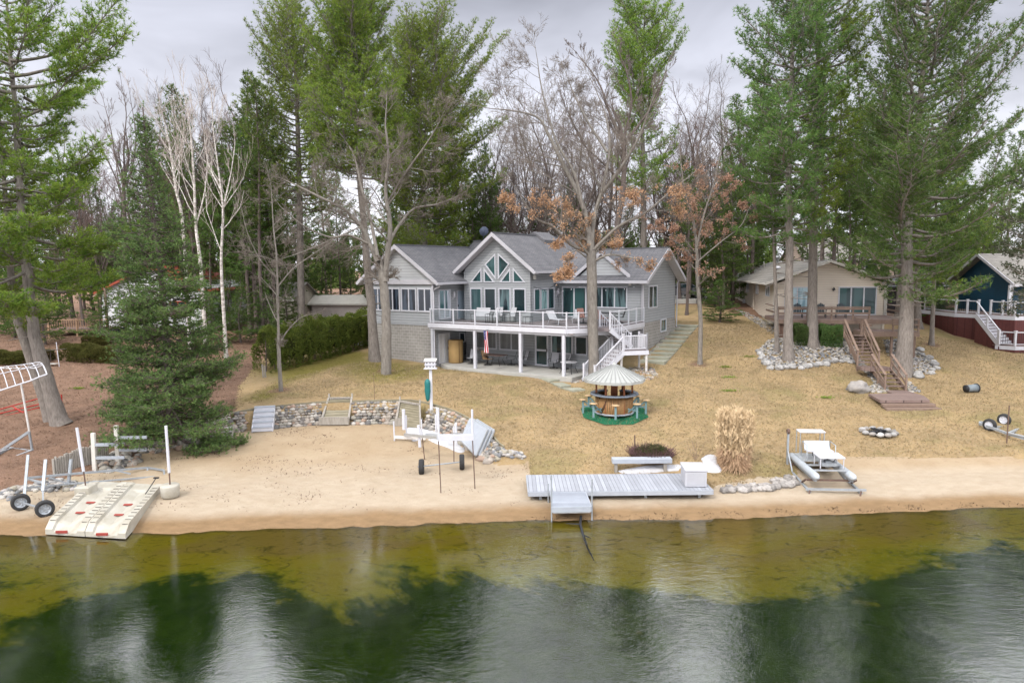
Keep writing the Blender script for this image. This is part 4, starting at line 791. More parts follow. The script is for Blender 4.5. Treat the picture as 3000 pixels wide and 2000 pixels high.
L_far = leafmat('far_pine_needles', (.13, .22, .05), (.06, .12, .03), (.22, .31, .07))
L_spr = leafmat('spruce_needles', (.17, .28, .085), (.08, .15, .05), (.28, .38, .12), 1.6)
L_ced = leafmat('cedar_foliage', (.21, .29, .05), (.09, .15, .03), (.32, .38, .08), 2.2)
L_oak = leafmat('dead_oak_leaves', (.58, .36, .22), (.48, .27, .15), (.66, .46, .32), 2)
B_pine = mat('pine_bark', (.29, .255, .225), (.10, .085, .075), 14, .95, bump=.03, bscale=14, stretch=(1, 1, .22))
B_oak = mat('grey_bark', (.28, .255, .225), (.12, .105, .09), 10, .95, bump=.02, bscale=16, stretch=(1, 1, .3))
B_dark = mat('dark_bark', (.16, .125, .11), (.08, .065, .06), 6, .95, bump=.02)
B_twig = mat('twigs', (.235, .20, .17), (.15, .125, .105), 3, .9); B_twigr = mat('reddish_twigs', (.22, .145, .125), (.15, .10, .085), 3, .9)
B_birch = mat('birch_bark', (.72, .68, .64), (.30, .26, .23), 3, .8, stretch=(1, 1, 2.2), contrast=.12)
DX = 1.2755
def tp(x, y, Y): return atY(x*DX, y*DX, Y)
def smooth(pts, n=4):
    pts = np.asarray(pts, float); t = np.linspace(0, len(pts)-1, (len(pts)-1)*n+1); i = np.clip(t.astype(int), 0, len(pts)-2); f = (t-i)[:, None]
    p0 = pts[np.clip(i-1, 0, None)]; p1 = pts[i]; p2 = pts[i+1]; p3 = pts[np.clip(i+2, None, len(pts)-1)]
    return .5*((2*p1)+(-p0+p2)*f+(2*p0-5*p1+4*p2-p3)*f*f+(-p0+3*p1-3*p2+p3)*f**3)
def trunk_mesh(pts, r0, r1, n=10, flare=1.5, rg=rng):
    P = smooth(pts, 5); k = len(P); t = np.linspace(0, 1, k); r = r0+(r1-r0)*t; r = r*(1+(flare-1)*np.exp(-t*26)); r = r*(1+rg.normal(size=k)*.03)
    P = P+np.concatenate([rg.normal(size=(k, 2))*r[:, None]*.05, np.zeros((k, 1))], 1)
    d = np.gradient(P, axis=0); d /= np.linalg.norm(d, axis=1, keepdims=True); x = np.cross(d, [0, 1., 0]); x /= np.linalg.norm(x, axis=1, keepdims=True); y = np.cross(d, x)
    a = np.arange(n)*2*np.pi/n; V = (P[:, None]+(x[:, None]*np.cos(a)[None, :, None]+y[:, None]*np.sin(a)[None, :, None])*r[:, None, None]*(1+rg.normal(size=(1, n, 1))*.06)).reshape(-1, 3)
    i, j = np.meshgrid(np.arange(k-1), np.arange(n), indexing='ij'); q = (j+1) % n
    return V, np.stack([i*n+j, i*n+q, (i+1)*n+q, (i+1)*n+j], -1).reshape(-1, 4)
def conifer(trunk, env, nbr, r0, label, name='pine_tree', seed=1, up=(-5, 50), dens=1.0, lm=None, bm=None, blade=(.25, .034), nb=10, sub=.2, curl=.25, group=None, base=None, fan=1.0, gap=.25, spread=.85, low=.22, cat='tree', bright=None, stubs=0):
    """trunk: world points bottom to top. env: rows (height above base 0..1, left m, right m)"""
    rg = np.random.default_rng(seed); trunk = np.asarray(trunk, float); base = trunk[0].copy(); T0 = trunk-base
    P = smooth(T0, 6); H = P[-1, 2]; eh = np.array([e[0] for e in env]); el = np.array([e[1] for e in env]); er = np.array([e[2] for e in env])
    A = []; Bp = []; ra = []; rb = []; TP = []; TD = []
    for i in range(nbr):
        f = eh[0]+(eh[-1]-eh[0])*((i+rg.random()*.9)/nbr)**.92; z = f*H*.985; k = np.argmin(abs(P[:, 2]-z)); o = P[k]+np.array([0, 0, z-P[k, 2]])
        ph = i*2.39996+rg.normal()*.35; c, s = math.cos(ph), math.sin(ph); irr = 1+.9*noise.noise(Vector((c*1.3, s*1.3, z*.33+seed))); l_, r_ = np.interp(f, eh, el), np.interp(f, eh, er); m_ = (l_+r_)/2
        L = ((r_ if c > 0 else l_)*abs(c)+m_*(1-abs(c)))*rg.uniform(.72, 1.1)*irr
        if rg.random() < gap*.3: L *= .6
        L = max(L, .25); e = R(up[0]+(up[1]-up[0])*((f-eh[0])/(1-eh[0]))**1.15+rg.normal()*5); n = 8; t = np.linspace(0, 1, n)
        hz = L*math.cos(e*.8)*t; vz = L*(math.sin(e)*t+curl*t**2*.6-.12*np.sin(t*3.1)*(1 if up[0] < 15 else .3)); wob = np.cumsum(rg.normal(size=n)*.03)*L
        br = o+np.stack([c*hz-s*wob, s*hz+c*wob, vz], 1); rr = max(.02, r0*.22*min(1, L/4))*(1-t*.85)+.008
        A.append(br[:-1]); Bp.append(br[1:]); ra.append(rr[:-1]); rb.append(rr[1:])
        ns = max(3, int(L/sub*dens)); 
        for j in range(ns):
            tt = low+(1-low)*((j+rg.random())/ns); q = tt*(n-1); ii = min(int(q), n-2); p = br[ii]+(br[ii+1]-br[ii])*(q-ii); bd = br[ii+1]-br[ii]; bd /= np.linalg.norm(bd)
            sd = 1 if j % 2 else -1; side = np.array([-bd[1], bd[0], 0.])*sd; side /= np.linalg.norm(side)+1e-6
            d = bd*.65+side*rg.uniform(.5, 1.0)*fan+np.array([0, 0, rg.normal()*.18+.12]); d /= np.linalg.norm(d); sl = max(.25, (.20+.30*math.sin(math.pi*min(1, tt*1.0)))*L*rg.uniform(.6, 1.1)*(1.15-tt*.6)); sl = min(sl, 1.6)
            q2 = p+d*sl+np.array([0, 0, .12*sl]); A.append(np.array([p])); Bp.append(np.array([q2])); ra.append([.018]); rb.append([.006])
            nt_ = max(2, int(sl/.15*dens)); u = (np.arange(nt_)+rg.random(nt_))/nt_; u = .2+.8*u; pts = p+(q2-p)*u[:, None]+rg.normal(size=(nt_, 3))*[.15, .15, .10]
            TP.append(pts); TD.append(np.tile(d+np.array([0, 0, .45]), (nt_, 1)))
        TP.append(br[-1][None]+rg.normal(size=(3, 3))*.06); TD.append(np.tile((br[-1]-br[-2])/np.linalg.norm(br[-1]-br[-2]), (3, 1)))
    TP.append(P[-1]+rg.normal(size=(5, 3))*.1); TD.append(np.tile([0, 0, 1.], (5, 1)))
    for k in range(stubs):
        z = rg.uniform(.12, eh[0])*H; k2 = np.argmin(abs(P[:, 2]-z)); ph = rg.uniform(0, 6.28); L = rg.uniform(.4, 1.6); d = np.array([math.cos(ph), math.sin(ph), rg.uniform(-.2, .3)]); A.append(P[k2][None]); Bp.append((P[k2]+d*L)[None]); ra.append([.035]); rb.append([.01])
    TP = np.concatenate(TP); TD = np.concatenate(TD); TD /= np.linalg.norm(TD, axis=1, keepdims=True)
    t = empty(name, base, 0, label, cat, group)
    tv, tf = trunk_mesh(T0, r0, .03, rg=rg); sv, sf = segs(np.concatenate(A), np.concatenate(Bp), np.concatenate(ra), np.concatenate(rb), 4)
    V, F = pack([(tv, tf), (sv, sf)]); npmesh('trunk', V, F, bm or B_pine, t, True)
    V, F = blades(TP, TD, blade[0], blade[1], nb, spread, rg=rg); npmesh('crown', V, F, lm or L_pine, t)
    return t
def envpx(rows, trunk, Y):
    """rows (disp y, left px, right px) top to bottom -> (fraction, m, m) bottom to top"""
    z0 = trunk[0][2]; H = trunk[-1][2]-z0; k = DX*Y/2000; r = []
    for y, l, rr in rows: z = tp(1176, y, Y)[2]; r.append(((z-z0)/H, l*k, rr*k))
    return sorted(r)
def pine_px(pts, Y, rows, nbr, r0, label, **k):
    tr = [tp(x, y, Y) for x, y in pts]; g = gz(tr[0][0], tr[0][1]); tr[0][2] = g-.15; return conifer(tr, envpx(rows, tr, Y), nbr, r0, label, **k)
# bare broadleaf trees
def bare(stems, label, seed=1, name='bare_tree', spread=.75, lv=4, nch=(6, 6, 5, 4), bm=None, tm=None, r_tw=.007, up=.25, leaves=None, group=None, lratio=.52, base=None, wob=.12, extra=None, cat='tree', lmn=None):
    """stems: list of (world points, r0, r1, first fraction that branches)"""
    rg = np.random.default_rng(seed); base = np.array(stems[0][0][0], float); A = []; Bq = []; ra = []; rb = []; tw = []; ends = []; tubes = []
    def branch(p, d, L, r, lev):
        n = 5 if lev < 3 else 3; pts = [p]; dd = d.copy(); 
        for i in range(n):
            dd = dd+rg.normal(size=3)*(wob if lev < 2 else wob*.6)+np.array([0, 0, up*.25]); dd /= np.linalg.norm(dd); pts.append(pts[-1]+dd*L/n)
        pts = np.array(pts); rr = np.linspace(r, max(r*.35, r_tw*.6), n+1); (tw if lev >= 2 else A).append((pts[:-1], pts[1:], rr[:-1], rr[1:]))
        if lev < lv:
            for c in range(nch[min(lev, len(nch)-1)]):
                t = rg.uniform(.22, 1.0); q = t*n; i = min(int(q), n-1); pp = pts[i]+(pts[i+1]-pts[i])*(q-i); bd = pts[i+1]-pts[i]; bd /= np.linalg.norm(bd)
                s = rg.normal(size=3); s -= bd*(s@bd); s /= np.linalg.norm(s); nd = bd+s*spread*rg.uniform(.6, 1.3)+np.array([0, 0, up*.3]); nd /= np.linalg.norm(nd)
                branch(pp, nd, L*lratio*rg.uniform(.6, 1.25)*(1.1-.4*t), max(r_tw, rr[i]*.55), lev+1)
        else: ends.append(pts[-1]); ends.append(pts[1])
    for pts, r0, r1, f0 in stems:
        P = smooth(np.array(pts, float)-base, 5); k = len(P); L = np.linalg.norm(np.diff(P, axis=0), axis=1).sum(); tubes.append(trunk_mesh(np.array(pts, float)-base, r0, r1, 8, 1.35 if f0 < 1 and r0 > .1 else 1, rg)); rr = np.linspace(r0, r1, k)
        nb_ = int(max(4, L*(1-f0)*1.5))
        for c in range(nb_):
            t = f0+(1-f0)*((c+rg.random())/nb_); i = min(int(t*(k-1)), k-2); bd = P[i+1]-P[i]; bd /= np.linalg.norm(bd); s = rg.normal(size=3); s -= bd*(s@bd); s /= np.linalg.norm(s)
            nd = bd*.7+s*spread*1.1+np.array([0, 0, up*.4]); nd /= np.linalg.norm(nd); branch(P[i], nd, max(.8, L*.36*(1.1-.55*t))*rg.uniform(.6, 1.1), max(r_tw*1.3, rr[i]*.42), 1)
        branch(P[-1], (P[-1]-P[-2])/np.linalg.norm(P[-1]-P[-2]), L*.2, r1, 1)
    t = empty(name, base, 0, label, cat, group)
    cat4 = lambda l: [np.concatenate([q[i] for q in l]) for i in range(4)]
    parts = list(tubes)
    if A: parts.append(segs(*cat4(A), n=5))
    V, F = pack(parts); npmesh('trunk', V, F, bm or B_oak, t, True); V, F = segs(*cat4(tw), n=3); npmesh('crown', V, F, tm or B_twig, t)
    if leaves:
        E_ = np.array(ends); frac, zlo, zhi = leaves; H = E_[:, 2]; m = (H > zlo) & (H < zhi); E_ = E_[m]
        nzv = np.array([noise.noise(Vector(p)*1.3+Vector((seed, 0, 0))) for p in E_]); E_ = E_[nzv > np.quantile(nzv, 1-frac)]
        if len(E_): V, F = blades(E_+rg.normal(size=E_.shape)*.08, np.tile([0, 0, -.2], (len(E_), 1))+rg.normal(size=(len(E_), 3))*.5, .11, .065, 2, .9, rg=rg); V = V+0; npmesh('dead_leaves', V, F, lmn or L_oak, t)
    return t
# --- hero pines
pine_px([(140, 975), (108, 870), (80, 770), (62, 620), (48, 480), (38, 300), (22, 100), (10, -80)], 35.2, [(-80, 40, 60), (60, 80, 130), (180, 130, 190), (300, 150, 205), (420, 150, 200), (500, 150, 225), (600, 150, 205), (680, 140, 170)], 86, .40, 'massive leaning pine with thick trunk at the left edge above brown needles', seed=3, up=(-6, 42), dens=1.3, low=.34, blade=(.27, .036), nb=10, stubs=6)
pine_px([(112, 880), (62, 800), (32, 700), (20, 560), (5, 350), (-10, 150)], 36.0, [(150, 60, 60), (350, 110, 110), (500, 110, 100), (640, 90, 90), (740, 80, 70)], 40, .28, 'second pine stem leaning left behind the massive leftmost pine', seed=5, up=(-6, 35), dens=1.2, low=.3)
conifer([tp(395, 1012, 33.0)*[1, 1, 0]+[0, 0, .8], tp(376, 700, 33.2), tp(346, 450, 33.4), tp(328, 247, 33.6)], envpx([(250, 3, 3), (300, 16, 16), (360, 30, 28), (450, 58, 52), (520, 75, 66), (600, 95, 85), (700, 120, 108), (800, 140, 128), (880, 150, 150), (950, 150, 150), (990, 110, 120)], [tp(395, 1012, 33)*[1, 1, 0]+[0, 0, .8], tp(328, 247, 33.6)], 33.2), 330, .2, 'dark green conical spruce sweeping to the ground beside the left beach', 'spruce_tree', seed=9, up=(-16, 14), dens=1.35, lm=L_spr, bm=B_dark, blade=(.15, .034), nb=8, sub=.15, curl=.12, spread=.8, low=.35, gap=.5)
pine_px([(690, 700), (688, 480), (684, 300), (676, 120), (670, -5)], 60, [(-5, 25, 25), (40, 60, 60), (120, 105, 90), (220, 110, 100), (330, 105, 100), (430, 110, 100), (480, 80, 80)], 140, .34, 'tall dense pine, left one of the high group behind the front oak', seed=12, up=(8, 62), dens=1.0, nb=10, stubs=20)
pine_px([(862, 826), (853, 700), (843, 600), (826, 400), (815, 230), (806, 100), (801, -28)], 49.0, [(-28, 35, 35), (20, 80, 95), (80, 115, 120), (200, 120, 130), (320, 130, 130), (400, 100, 100)], 140, .36, 'very tall straight pine rising in front of the grey house left wing', seed=14, up=(8, 60), dens=1.15, nb=10, stubs=30)
pine_px([(975, 640), (972, 450), (966, 300), (960, 160), (956, 45)], 60, [(45, 20, 25), (100, 65, 80), (170, 80, 120), (260, 100, 160), (360, 110, 160), (450, 130, 170), (520, 130, 150), (570, 100, 130)], 190, .34, 'broad pine behind the left roof of the grey house', seed=17, up=(0, 55), dens=1.0, nb=10)
pine_px([(1478, 640), (1478, 450), (1476, 300), (1478, 120), (1482, 5)], 66, [(5, 15, 15), (60, 80, 70), (110, 115, 105), (170, 110, 95), (250, 85, 75), (350, 60, 60), (450, 70, 80)], 90, .34, 'slender tall pine with wide forked top behind the grey house right wing', seed=21, up=(10, 62), dens=1.3, curl=.4, gap=1.2)
pine_px([(1810, 831), (1813, 600), (1812, 400), (1818, 200), (1822, 0), (1824, -160)], 44.2, [(-160, 40, 40), (-20, 110, 90), (80, 130, 110), (180, 120, 110), (300, 110, 110), (400, 110, 90), (500, 100, 90), (560, 80, 60)], 125, .31, 'tall pine with bare lower trunk, middle of three in front of the cottage', seed=23, up=(-4, 50), dens=1.1, lm=L_pineb, stubs=14, low=.35)
pine_px([(1865, 803), (1867, 600), (1872, 400), (1876, 200), (1884, 0), (1888, -170)], 46.6, [(-170, 40, 40), (-20, 80, 110), (80, 90, 120), (180, 90, 120), (300, 90, 110), (420, 90, 100), (500, 90, 90), (570, 60, 60)], 125, .33, 'tall pine with bare lower trunk, right one of three in front of the cottage', seed=25, up=(-4, 50), dens=1.1, stubs=14, low=.35)
pine_px([(1785, 800), (1781, 650), (1775, 520), (1768, 350)], 45.6, [(350, 20, 20), (420, 60, 40), (500, 75, 50), (560, 60, 50)], 40, .16, 'thin crooked pine, left one of three in front of the cottage', seed=27, up=(-10, 30), dens=1.1, lm=L_pineb, stubs=10)
pine_px([(2073, 842), (2084, 700), (2082, 560), (2092, 430), (2112, 250), (2128, 60), (2140, -150)], 42.2, [(-150, 60, 90), (0, 110, 210), (100, 120, 240), (200, 130, 260), (300, 140, 250), (400, 150, 250), (500, 150, 250), (600, 150, 220), (660, 110, 140), (700, 60, 60)], 140, .46, 'largest pine with long upswept limbs growing through the right rock bed', seed=31, up=(-4, 54), dens=1.05, lm=L_pineb, stubs=14, low=.28, curl=.45, nb=10)
pine_px([(2140, 793), (2146, 640), (2150, 500), (2152, 380)], 48.6, [(380, 15, 15), (450, 60, 70), (540, 80, 110), (610, 80, 100), (650, 60, 60)], 56, .15, 'slim young pine standing on the lawn between cottage and blue house', seed=33, up=(-10, 30), dens=1.2)
pine_px([(2108, 742), (2106, 600), (2104, 400), (2106, 250)], 54, [(250, 20, 20), (380, 70, 70), (520, 80, 80), (640, 60, 60)], 60, .3, 'pine trunk at the far corner of the cottage, right of the dark shed', seed=34, up=(-6, 35), lm=L_pineb)
pine_px([(2066, 722), (2072, 600), (2076, 400), (2078, 200)], 57, [(200, 20, 20), (380, 70, 70), (520, 80, 80), (620, 60, 60)], 60, .34, 'rear pine trunk beside the dark brown shed', seed=36, up=(-6, 35), lm=L_pineb)
pine_px([(2420, 900), (2410, 700), (2400, 560), (2392, 380)], 40, [(380, 20, 20), (440, 60, 50), (520, 80, 60), (620, 100, 60), (680, 110, 60), (730, 80, 40)], 70, .2, 'grey green spruce overhanging the blue house from the right edge', name='spruce_tree', seed=38, up=(-14, 20), lm=leafmat('grey_spruce_needles', (.10, .13, .07), (.07, .09, .05), (.17, .18, .12), 2), blade=(.16, .045), nb=7, dens=1.2)
# --- bare hero trees
def W(pts, Y, dy=0): 
    n = len(pts); return [tp(x, y, Y+dy*i/(n-1)) for i, (x, y) in enumerate(pts)]
def grounded(p):
    p[0] = np.array([p[0][0], p[0][1], gz(p[0][0], p[0][1])-.1]); return p
Yb = 43.8
bare([(grounded(W([(887, 852), (888, 780), (886, 700), (880, 640)], Yb)), .34, .27, 1.0), (W([(880, 645), (868, 600), (850, 560), (830, 520), (790, 480), (740, 455), (690, 430)], Yb, 2), .19, .05, .3), (W([(884, 645), (890, 580), (896, 520), (886, 440), (892, 360), (885, 290)], Yb, -1), .2, .05, .3),
  (W([(893, 560), (915, 520), (950, 480), (1000, 470), (1040, 455)], Yb, 1.5), .11, .03, .2), (W([(846, 560), (800, 540), (760, 545), (700, 520), (650, 480)], Yb, -2), .09, .03, .2), (W([(870, 600), (850, 500), (830, 430), (810, 350), (760, 280)], Yb, 3), .11, .03, .25), (W([(888, 470), (930, 400), (980, 330), (1010, 280)], Yb, -3), .08, .03, .2), (W([(830, 520), (740, 560), (690, 580), (660, 590)], Yb, -3), .05, .02, .2)],
  'gnarled grey oak with forked lichen covered trunk before the left wing of the grey house', seed=41, name='oak_tree', up=.08, wob=.09, r_tw=.008, nch=(7, 7, 6, 5), spread=.9, lratio=.6)
bare([(grounded(W([(646, 897), (642, 840), (640, 790)], 40)), .13, .10, 1.0), (W([(640, 790), (638, 700), (636, 600), (628, 520), (624, 440)], 40), .085, .02, .1), (W([(640, 792), (660, 760), (690, 730), (720, 720)], 40, 1), .05, .015, .2), (W([(637, 640), (600, 600), (570, 540), (555, 480)], 40, -1), .04, .015, .2), (W([(637, 660), (670, 620), (710, 590), (740, 570)], 40, 1), .04, .015, .2)],
  'small young bare tree with low fork standing alone on the lawn before the hedge', seed=43, up=.1, spread=1.0, r_tw=.006, nch=(5, 5, 5, 5), lratio=.55)
Yb = 41.35
bare([(grounded(W([(1364, 842), (1362, 760), (1360, 680), (1358, 575)], Yb)), .33, .27, 1.0), (W([(1357, 585), (1352, 520), (1330, 450), (1290, 370), (1260, 310), (1235, 270), (1180, 255), (1130, 250)], Yb, 1), .17, .025, .25), (W([(1358, 580), (1365, 500), (1385, 430), (1400, 340), (1392, 270), (1370, 210)], Yb, 2), .16, .025, .25),
  (W([(1340, 480), (1320, 400), (1280, 330), (1255, 250), (1240, 180), (1235, 140)], Yb, -1), .10, .02, .25), (W([(1362, 575), (1420, 520), (1480, 490), (1540, 440), (1590, 400)], Yb, -2), .10, .02, .2), (W([(1352, 580), (1310, 560), (1270, 520), (1230, 500), (1190, 440)], Yb, -1.5), .12, .03, .2),
  (W([(1385, 440), (1430, 380), (1470, 310), (1495, 240)], Yb, -2), .12, .03, .2), (W([(1364, 600), (1400, 585), (1450, 592), (1480, 600)], Yb, -1), .09, .025, .3), (W([(1345, 590), (1320, 575), (1300, 600), (1290, 620)], Yb, -2), .06, .02, .3), (W([(1395, 350), (1350, 280), (1320, 220), (1300, 170)], Yb, 2), .09, .02, .2)],
  'huge spreading oak with orange leaves clinging low, trunk rising behind the white stairs', seed=47, name='oak_tree', up=.14, wob=.075, r_tw=.008, nch=(7, 7, 6, 5), spread=.9, lratio=.6, leaves=(.55, 4.2, 11.5))
bare([(grounded(W([(1607, 840), (1609, 740), (1602, 640), (1600, 560)], 44.3)), .15, .10, .6), (W([(1600, 560), (1590, 500), (1570, 420), (1560, 330)], 44.3, 1), .08, .02, .1), (W([(1601, 565), (1615, 500), (1640, 420), (1660, 330)], 44.3, -1), .08, .02, .1), (W([(1600, 600), (1560, 560), (1520, 540), (1490, 520)], 44.3, -1), .05, .015, .1), (W([(1603, 600), (1650, 560), (1700, 520), (1720, 480)], 44.3, 1), .05, .015, .1)],
  'slender grey oak with rusty leaves beside the lawn steps of the grey house', seed=51, name='oak_tree', up=.12, spread=.95, r_tw=.007, nch=(6, 6, 5, 5), leaves=(.6, 3.5, 13), lmn=leafmat('rusty_leaves', (.50, .31, .22), (.40, .23, .16), (.58, .40, .30), 2))
for i, (st, lb) in enumerate(((([(512, 690), (508, 600), (512, 480), (500, 380), (488, 290)], [(512, 480), (530, 400), (540, 330)], [(510, 440), (480, 380), (470, 320)]), 'white birch with two thin stems, nearest to the spruce tip of the three'),
    (([(462, 620), (450, 520), (446, 420), (440, 330), (432, 260)], [(450, 520), (470, 440), (478, 350)]), 'pale birch leaning left between spruce and white birch stems'), (([(420, 520), (405, 440), (392, 350), (380, 290)],), 'thin birch just right of the spruce top'))):
    Yq = 50+i*1.5; s0 = W(list(st[0]), Yq); s0 = [np.array([s0[0][0], s0[0][1], gz(s0[0][0], s0[0][1])-.1])]+s0
    bare([(s0, .15, .03, .45)]+[(W(list(s), Yq, 1), .07, .02, .2) for s in st[1:]], lb, seed=60+i, name='birch_tree', bm=B_birch, tm=mat('pale_birch_twigs', (.50, .44, .40), (.36, .30, .27), 3, .9), up=.45, spread=.55, r_tw=.011, nch=(4, 4, 4), lv=3)
bare([(grounded(W([(1425, 700), (1415, 560), (1432, 430), (1432, 320)], 58)), .3, .18, .7), (W([(1432, 325), (1400, 260), (1375, 190), (1330, 130)], 58, 1), .14, .03, .1), (W([(1432, 320), (1450, 240), (1440, 170), (1420, 120)], 58, -1), .12, .03, .1), (W([(1434, 330), (1480, 270), (1510, 220), (1530, 160)], 58, 1), .12, .03, .1), (W([(1430, 420), (1380, 370), (1340, 330), (1300, 250)], 58, -2), .1, .03, .1)],
  'tall bare oak behind the grey house roof, crown left of the forked pine', seed=53, up=.35, spread=.6, r_tw=.014, tm=mat('dark_twigs', (.20, .165, .15), (.14, .115, .105), 3, .9), bm=B_dark, nch=(5, 5, 4))
bare([(grounded(W([(288, 700), (286, 520), (284, 430), (292, 380)], 62)), .22, .12, .6), (W([(285, 430), (265, 360), (255, 300), (240, 240)], 62, 1), .08, .02, .1), (W([(288, 430), (305, 380), (312, 310), (300, 230)], 62, -1), .08, .02, .1), (W([(286, 400), (285, 330), (290, 260), (280, 200)], 62), .08, .02, .1)],
  'bare forked tree against the sky left of the spruce top', seed=55, up=.4, spread=.55, r_tw=.014, tm=MATS['dark_twigs'], bm=B_dark, nch=(4, 4, 4), lv=3)
# --- background trees: one of each kind is built, the rest are copies with their parts
KM = {}
def mk_kids():
    KM.clear()
    for o in bpy.data.objects:
        if o.parent: KM.setdefault(o.parent.name, []).append(o)
def gk(o): return KM.get(o.name, [])
def straight(h, lean=.3, seed=0):
    r = np.random.default_rng(seed); return [np.array([0, 0, 0.]), np.array([lean*r.normal()*.5, 0, h*.35]), np.array([lean*r.normal(), lean*r.normal(), h*.7]), np.array([lean*r.normal(), 0, h])]
PV = [conifer(straight(24, .5, 1), [(.30, 2.6, 2.2), (.45, 3.4, 3.2), (.65, 3.0, 3.3), (.82, 2.3, 2.1), (1, .4, .4)], 84, .24, 'x', seed=101, up=(-5, 50), lm=L_far, bm=B_dark, blade=(.36, .07), nb=7, sub=.3, gap=1, stubs=16),
      conifer(straight(24, .7, 2), [(.42, 2.2, 2.6), (.6, 3.2, 3.0), (.8, 2.2, 2.6), (1, .5, .5)], 64, .23, 'x', seed=102, up=(5, 58), lm=L_far, bm=B_dark, blade=(.36, .07), nb=7, sub=.3, gap=1, stubs=24),
      conifer(straight(14, .2, 3), [(.08, 2.6, 2.6), (.3, 2.4, 2.6), (.6, 1.7, 1.7), (1, .15, .15)], 90, .16, 'x', seed=103, up=(-12, 30), lm=L_far, bm=B_dark, blade=(.3, .07), nb=7, sub=.28)]
BT = MATS['dark_twigs']
BV = [bare([(straight(17, .8, 4+i), .19, .04, .28)]+[([np.array([0, 0, 6.+j]), np.array([1.2*math.cos(j*2.2+i), 1.2*math.sin(j*2.2+i), 9.+j]), np.array([2.2*math.cos(j*2.2+i), 2.2*math.sin(j*2.2+i), 14.+j*.6])], .09, .02, .15) for j in range(3)], 'x', seed=110+i, up=.28, spread=.8, r_tw=.009, nch=(6, 7, 6, 4), lv=3, wob=.16, bm=B_dark, tm=(B_twigr, BT, BT)[i]) for i in range(3)]
mk_kids()
def lmk(x):
    for a, t in ((330, 'behind the left spruce'), (640, 'behind the birches'), (870, 'behind the shed'), (1150, 'behind the grey left wing'), (1500, 'behind the grey main roof'), (1730, 'between grey house and cottage'), (2060, 'behind the tan cottage')):
        if x < a: return t
    return 'behind the blue house'
used_ = {}
def place_bg(x, ty, Y, kind, s):
    p = tp(x, ty, Y); g = gz(p[0], Y); H = p[2]-g; protos = {'p': PV[:2], 's': PV[2:], 'b': BV}[kind]; k = s % len(protos); pr = protos[k]; h0 = {'p': 24, 's': 14, 'b': 22}[kind]
    big = 'tall' if ty < 330 else 'shorter'; nm = {'p': 'long trunked pine', 's': 'full evergreen', 'b': 'leafless tree'}[kind]; lb = f'{big} {nm} {lmk(x)}'
    if kind+str(k) in used_: o = copy_tree(pr, None, gk)
    else: o = pr; used_[kind+str(k)] = 1
    o.location = (float(p[0]), float(Y), g-.1); o.rotation_euler.z = s*1.7; q = H/h0; o.scale = (max(q, .6)*(.9+.1*((s*7) % 5)/2.5),)*2+(q,)
    o['label'] = lb; o['group'] = f'{nm}s {lmk(x)}'; o['category'] = 'tree'
BG = [('p', v) for v in ((-120, 150, 60), (-60, 200, 70), (40, 300, 66), (110, 360, 72), (170, 400, 76), (215, 430, 68), (252, 470, 75), (412, 190, 68), (388, 330, 82), (455, 300, 76), (560, 160, 62), (592, 240, 70), (540, 360, 84), (625, 400, 72), (650, 330, 80), (735, 330, 80), (772, 400, 74), (905, 290, 76), (1012, 240, 72), (1062, 320, 68), (1100, 380, 74), (1135, 430, 80), (1175, 470, 78), (1345, 490, 76), (1440, 470, 82), (1535, 420, 76), (1562, 470, 70), (1602, 400, 74), (1642, 440, 66), (1690, 330, 62), (1722, 390, 68), (1752, 310, 74), (1932, 190, 64), (1962, 320, 60), (1997, 240, 66), (2022, 400, 72), (2182, 300, 70), (2232, 420, 78), (2292, 320, 88), (2332, 300, 92), (2262, 450, 68), (1584, 360, 58), (1667, 470, 60), (2390, 260, 70), (2440, 200, 62), (1850, 380, 80), (1790, 300, 86), (1905, 120, 62), (1980, 150, 66), (1742, 150, 66), (2050, 180, 72), (2215, 250, 66), (1700, 220, 72), (577, 190, 57), (550, 270, 60), (425, 260, 62), (352, 340, 66), (470, 400, 61), (505, 330, 68), (610, 300, 63), (1115, 330, 64), (1240, 430, 76), (1310, 420, 70), (480, 380, 90), (700, 420, 92), (830, 430, 88), (960, 460, 84))]
BG += [('b', v) for v in ((1135, 260, 66), (1175, 230, 72), (1225, 150, 68), (1285, 200, 70), (1310, 130, 66), (1365, 220, 72), (1425, 200, 68), (1520, 240, 72), (1590, 200, 66), (1675, 170, 66), (330, 260, 66), (400, 220, 63), (460, 150, 70), (210, 270, 66), (160, 330, 64), (130, 240, 70), (185, 300, 72), (235, 230, 76), (352, 190, 70), (380, 160, 66), (432, 170, 72), (480, 105, 66), (522, 95, 70), (545, 150, 76), (612, 330, 80), (1112, 330, 76), (1150, 200, 70), (1200, 170, 66), (1255, 180, 74), (1330, 160, 74), (1400, 150, 78), (1545, 200, 70), (1570, 140, 66), (1620, 120, 64), (1655, 130, 70), (1692, 200, 72), (1182, 350, 90), (1292, 300, 88), (1242, 380, 94), (1562, 300, 90), (622, 450, 86), (682, 420, 90), (752, 480, 94), (842, 450, 90), (1002, 480, 94), (1600, 260, 80), (1640, 300, 86), (2250, 380, 84), (2310, 400, 80), (300, 330, 84), (270, 380, 80), (1385, 330, 92), (1480, 350, 94), (1120, 420, 96), (1330, 420, 98))]
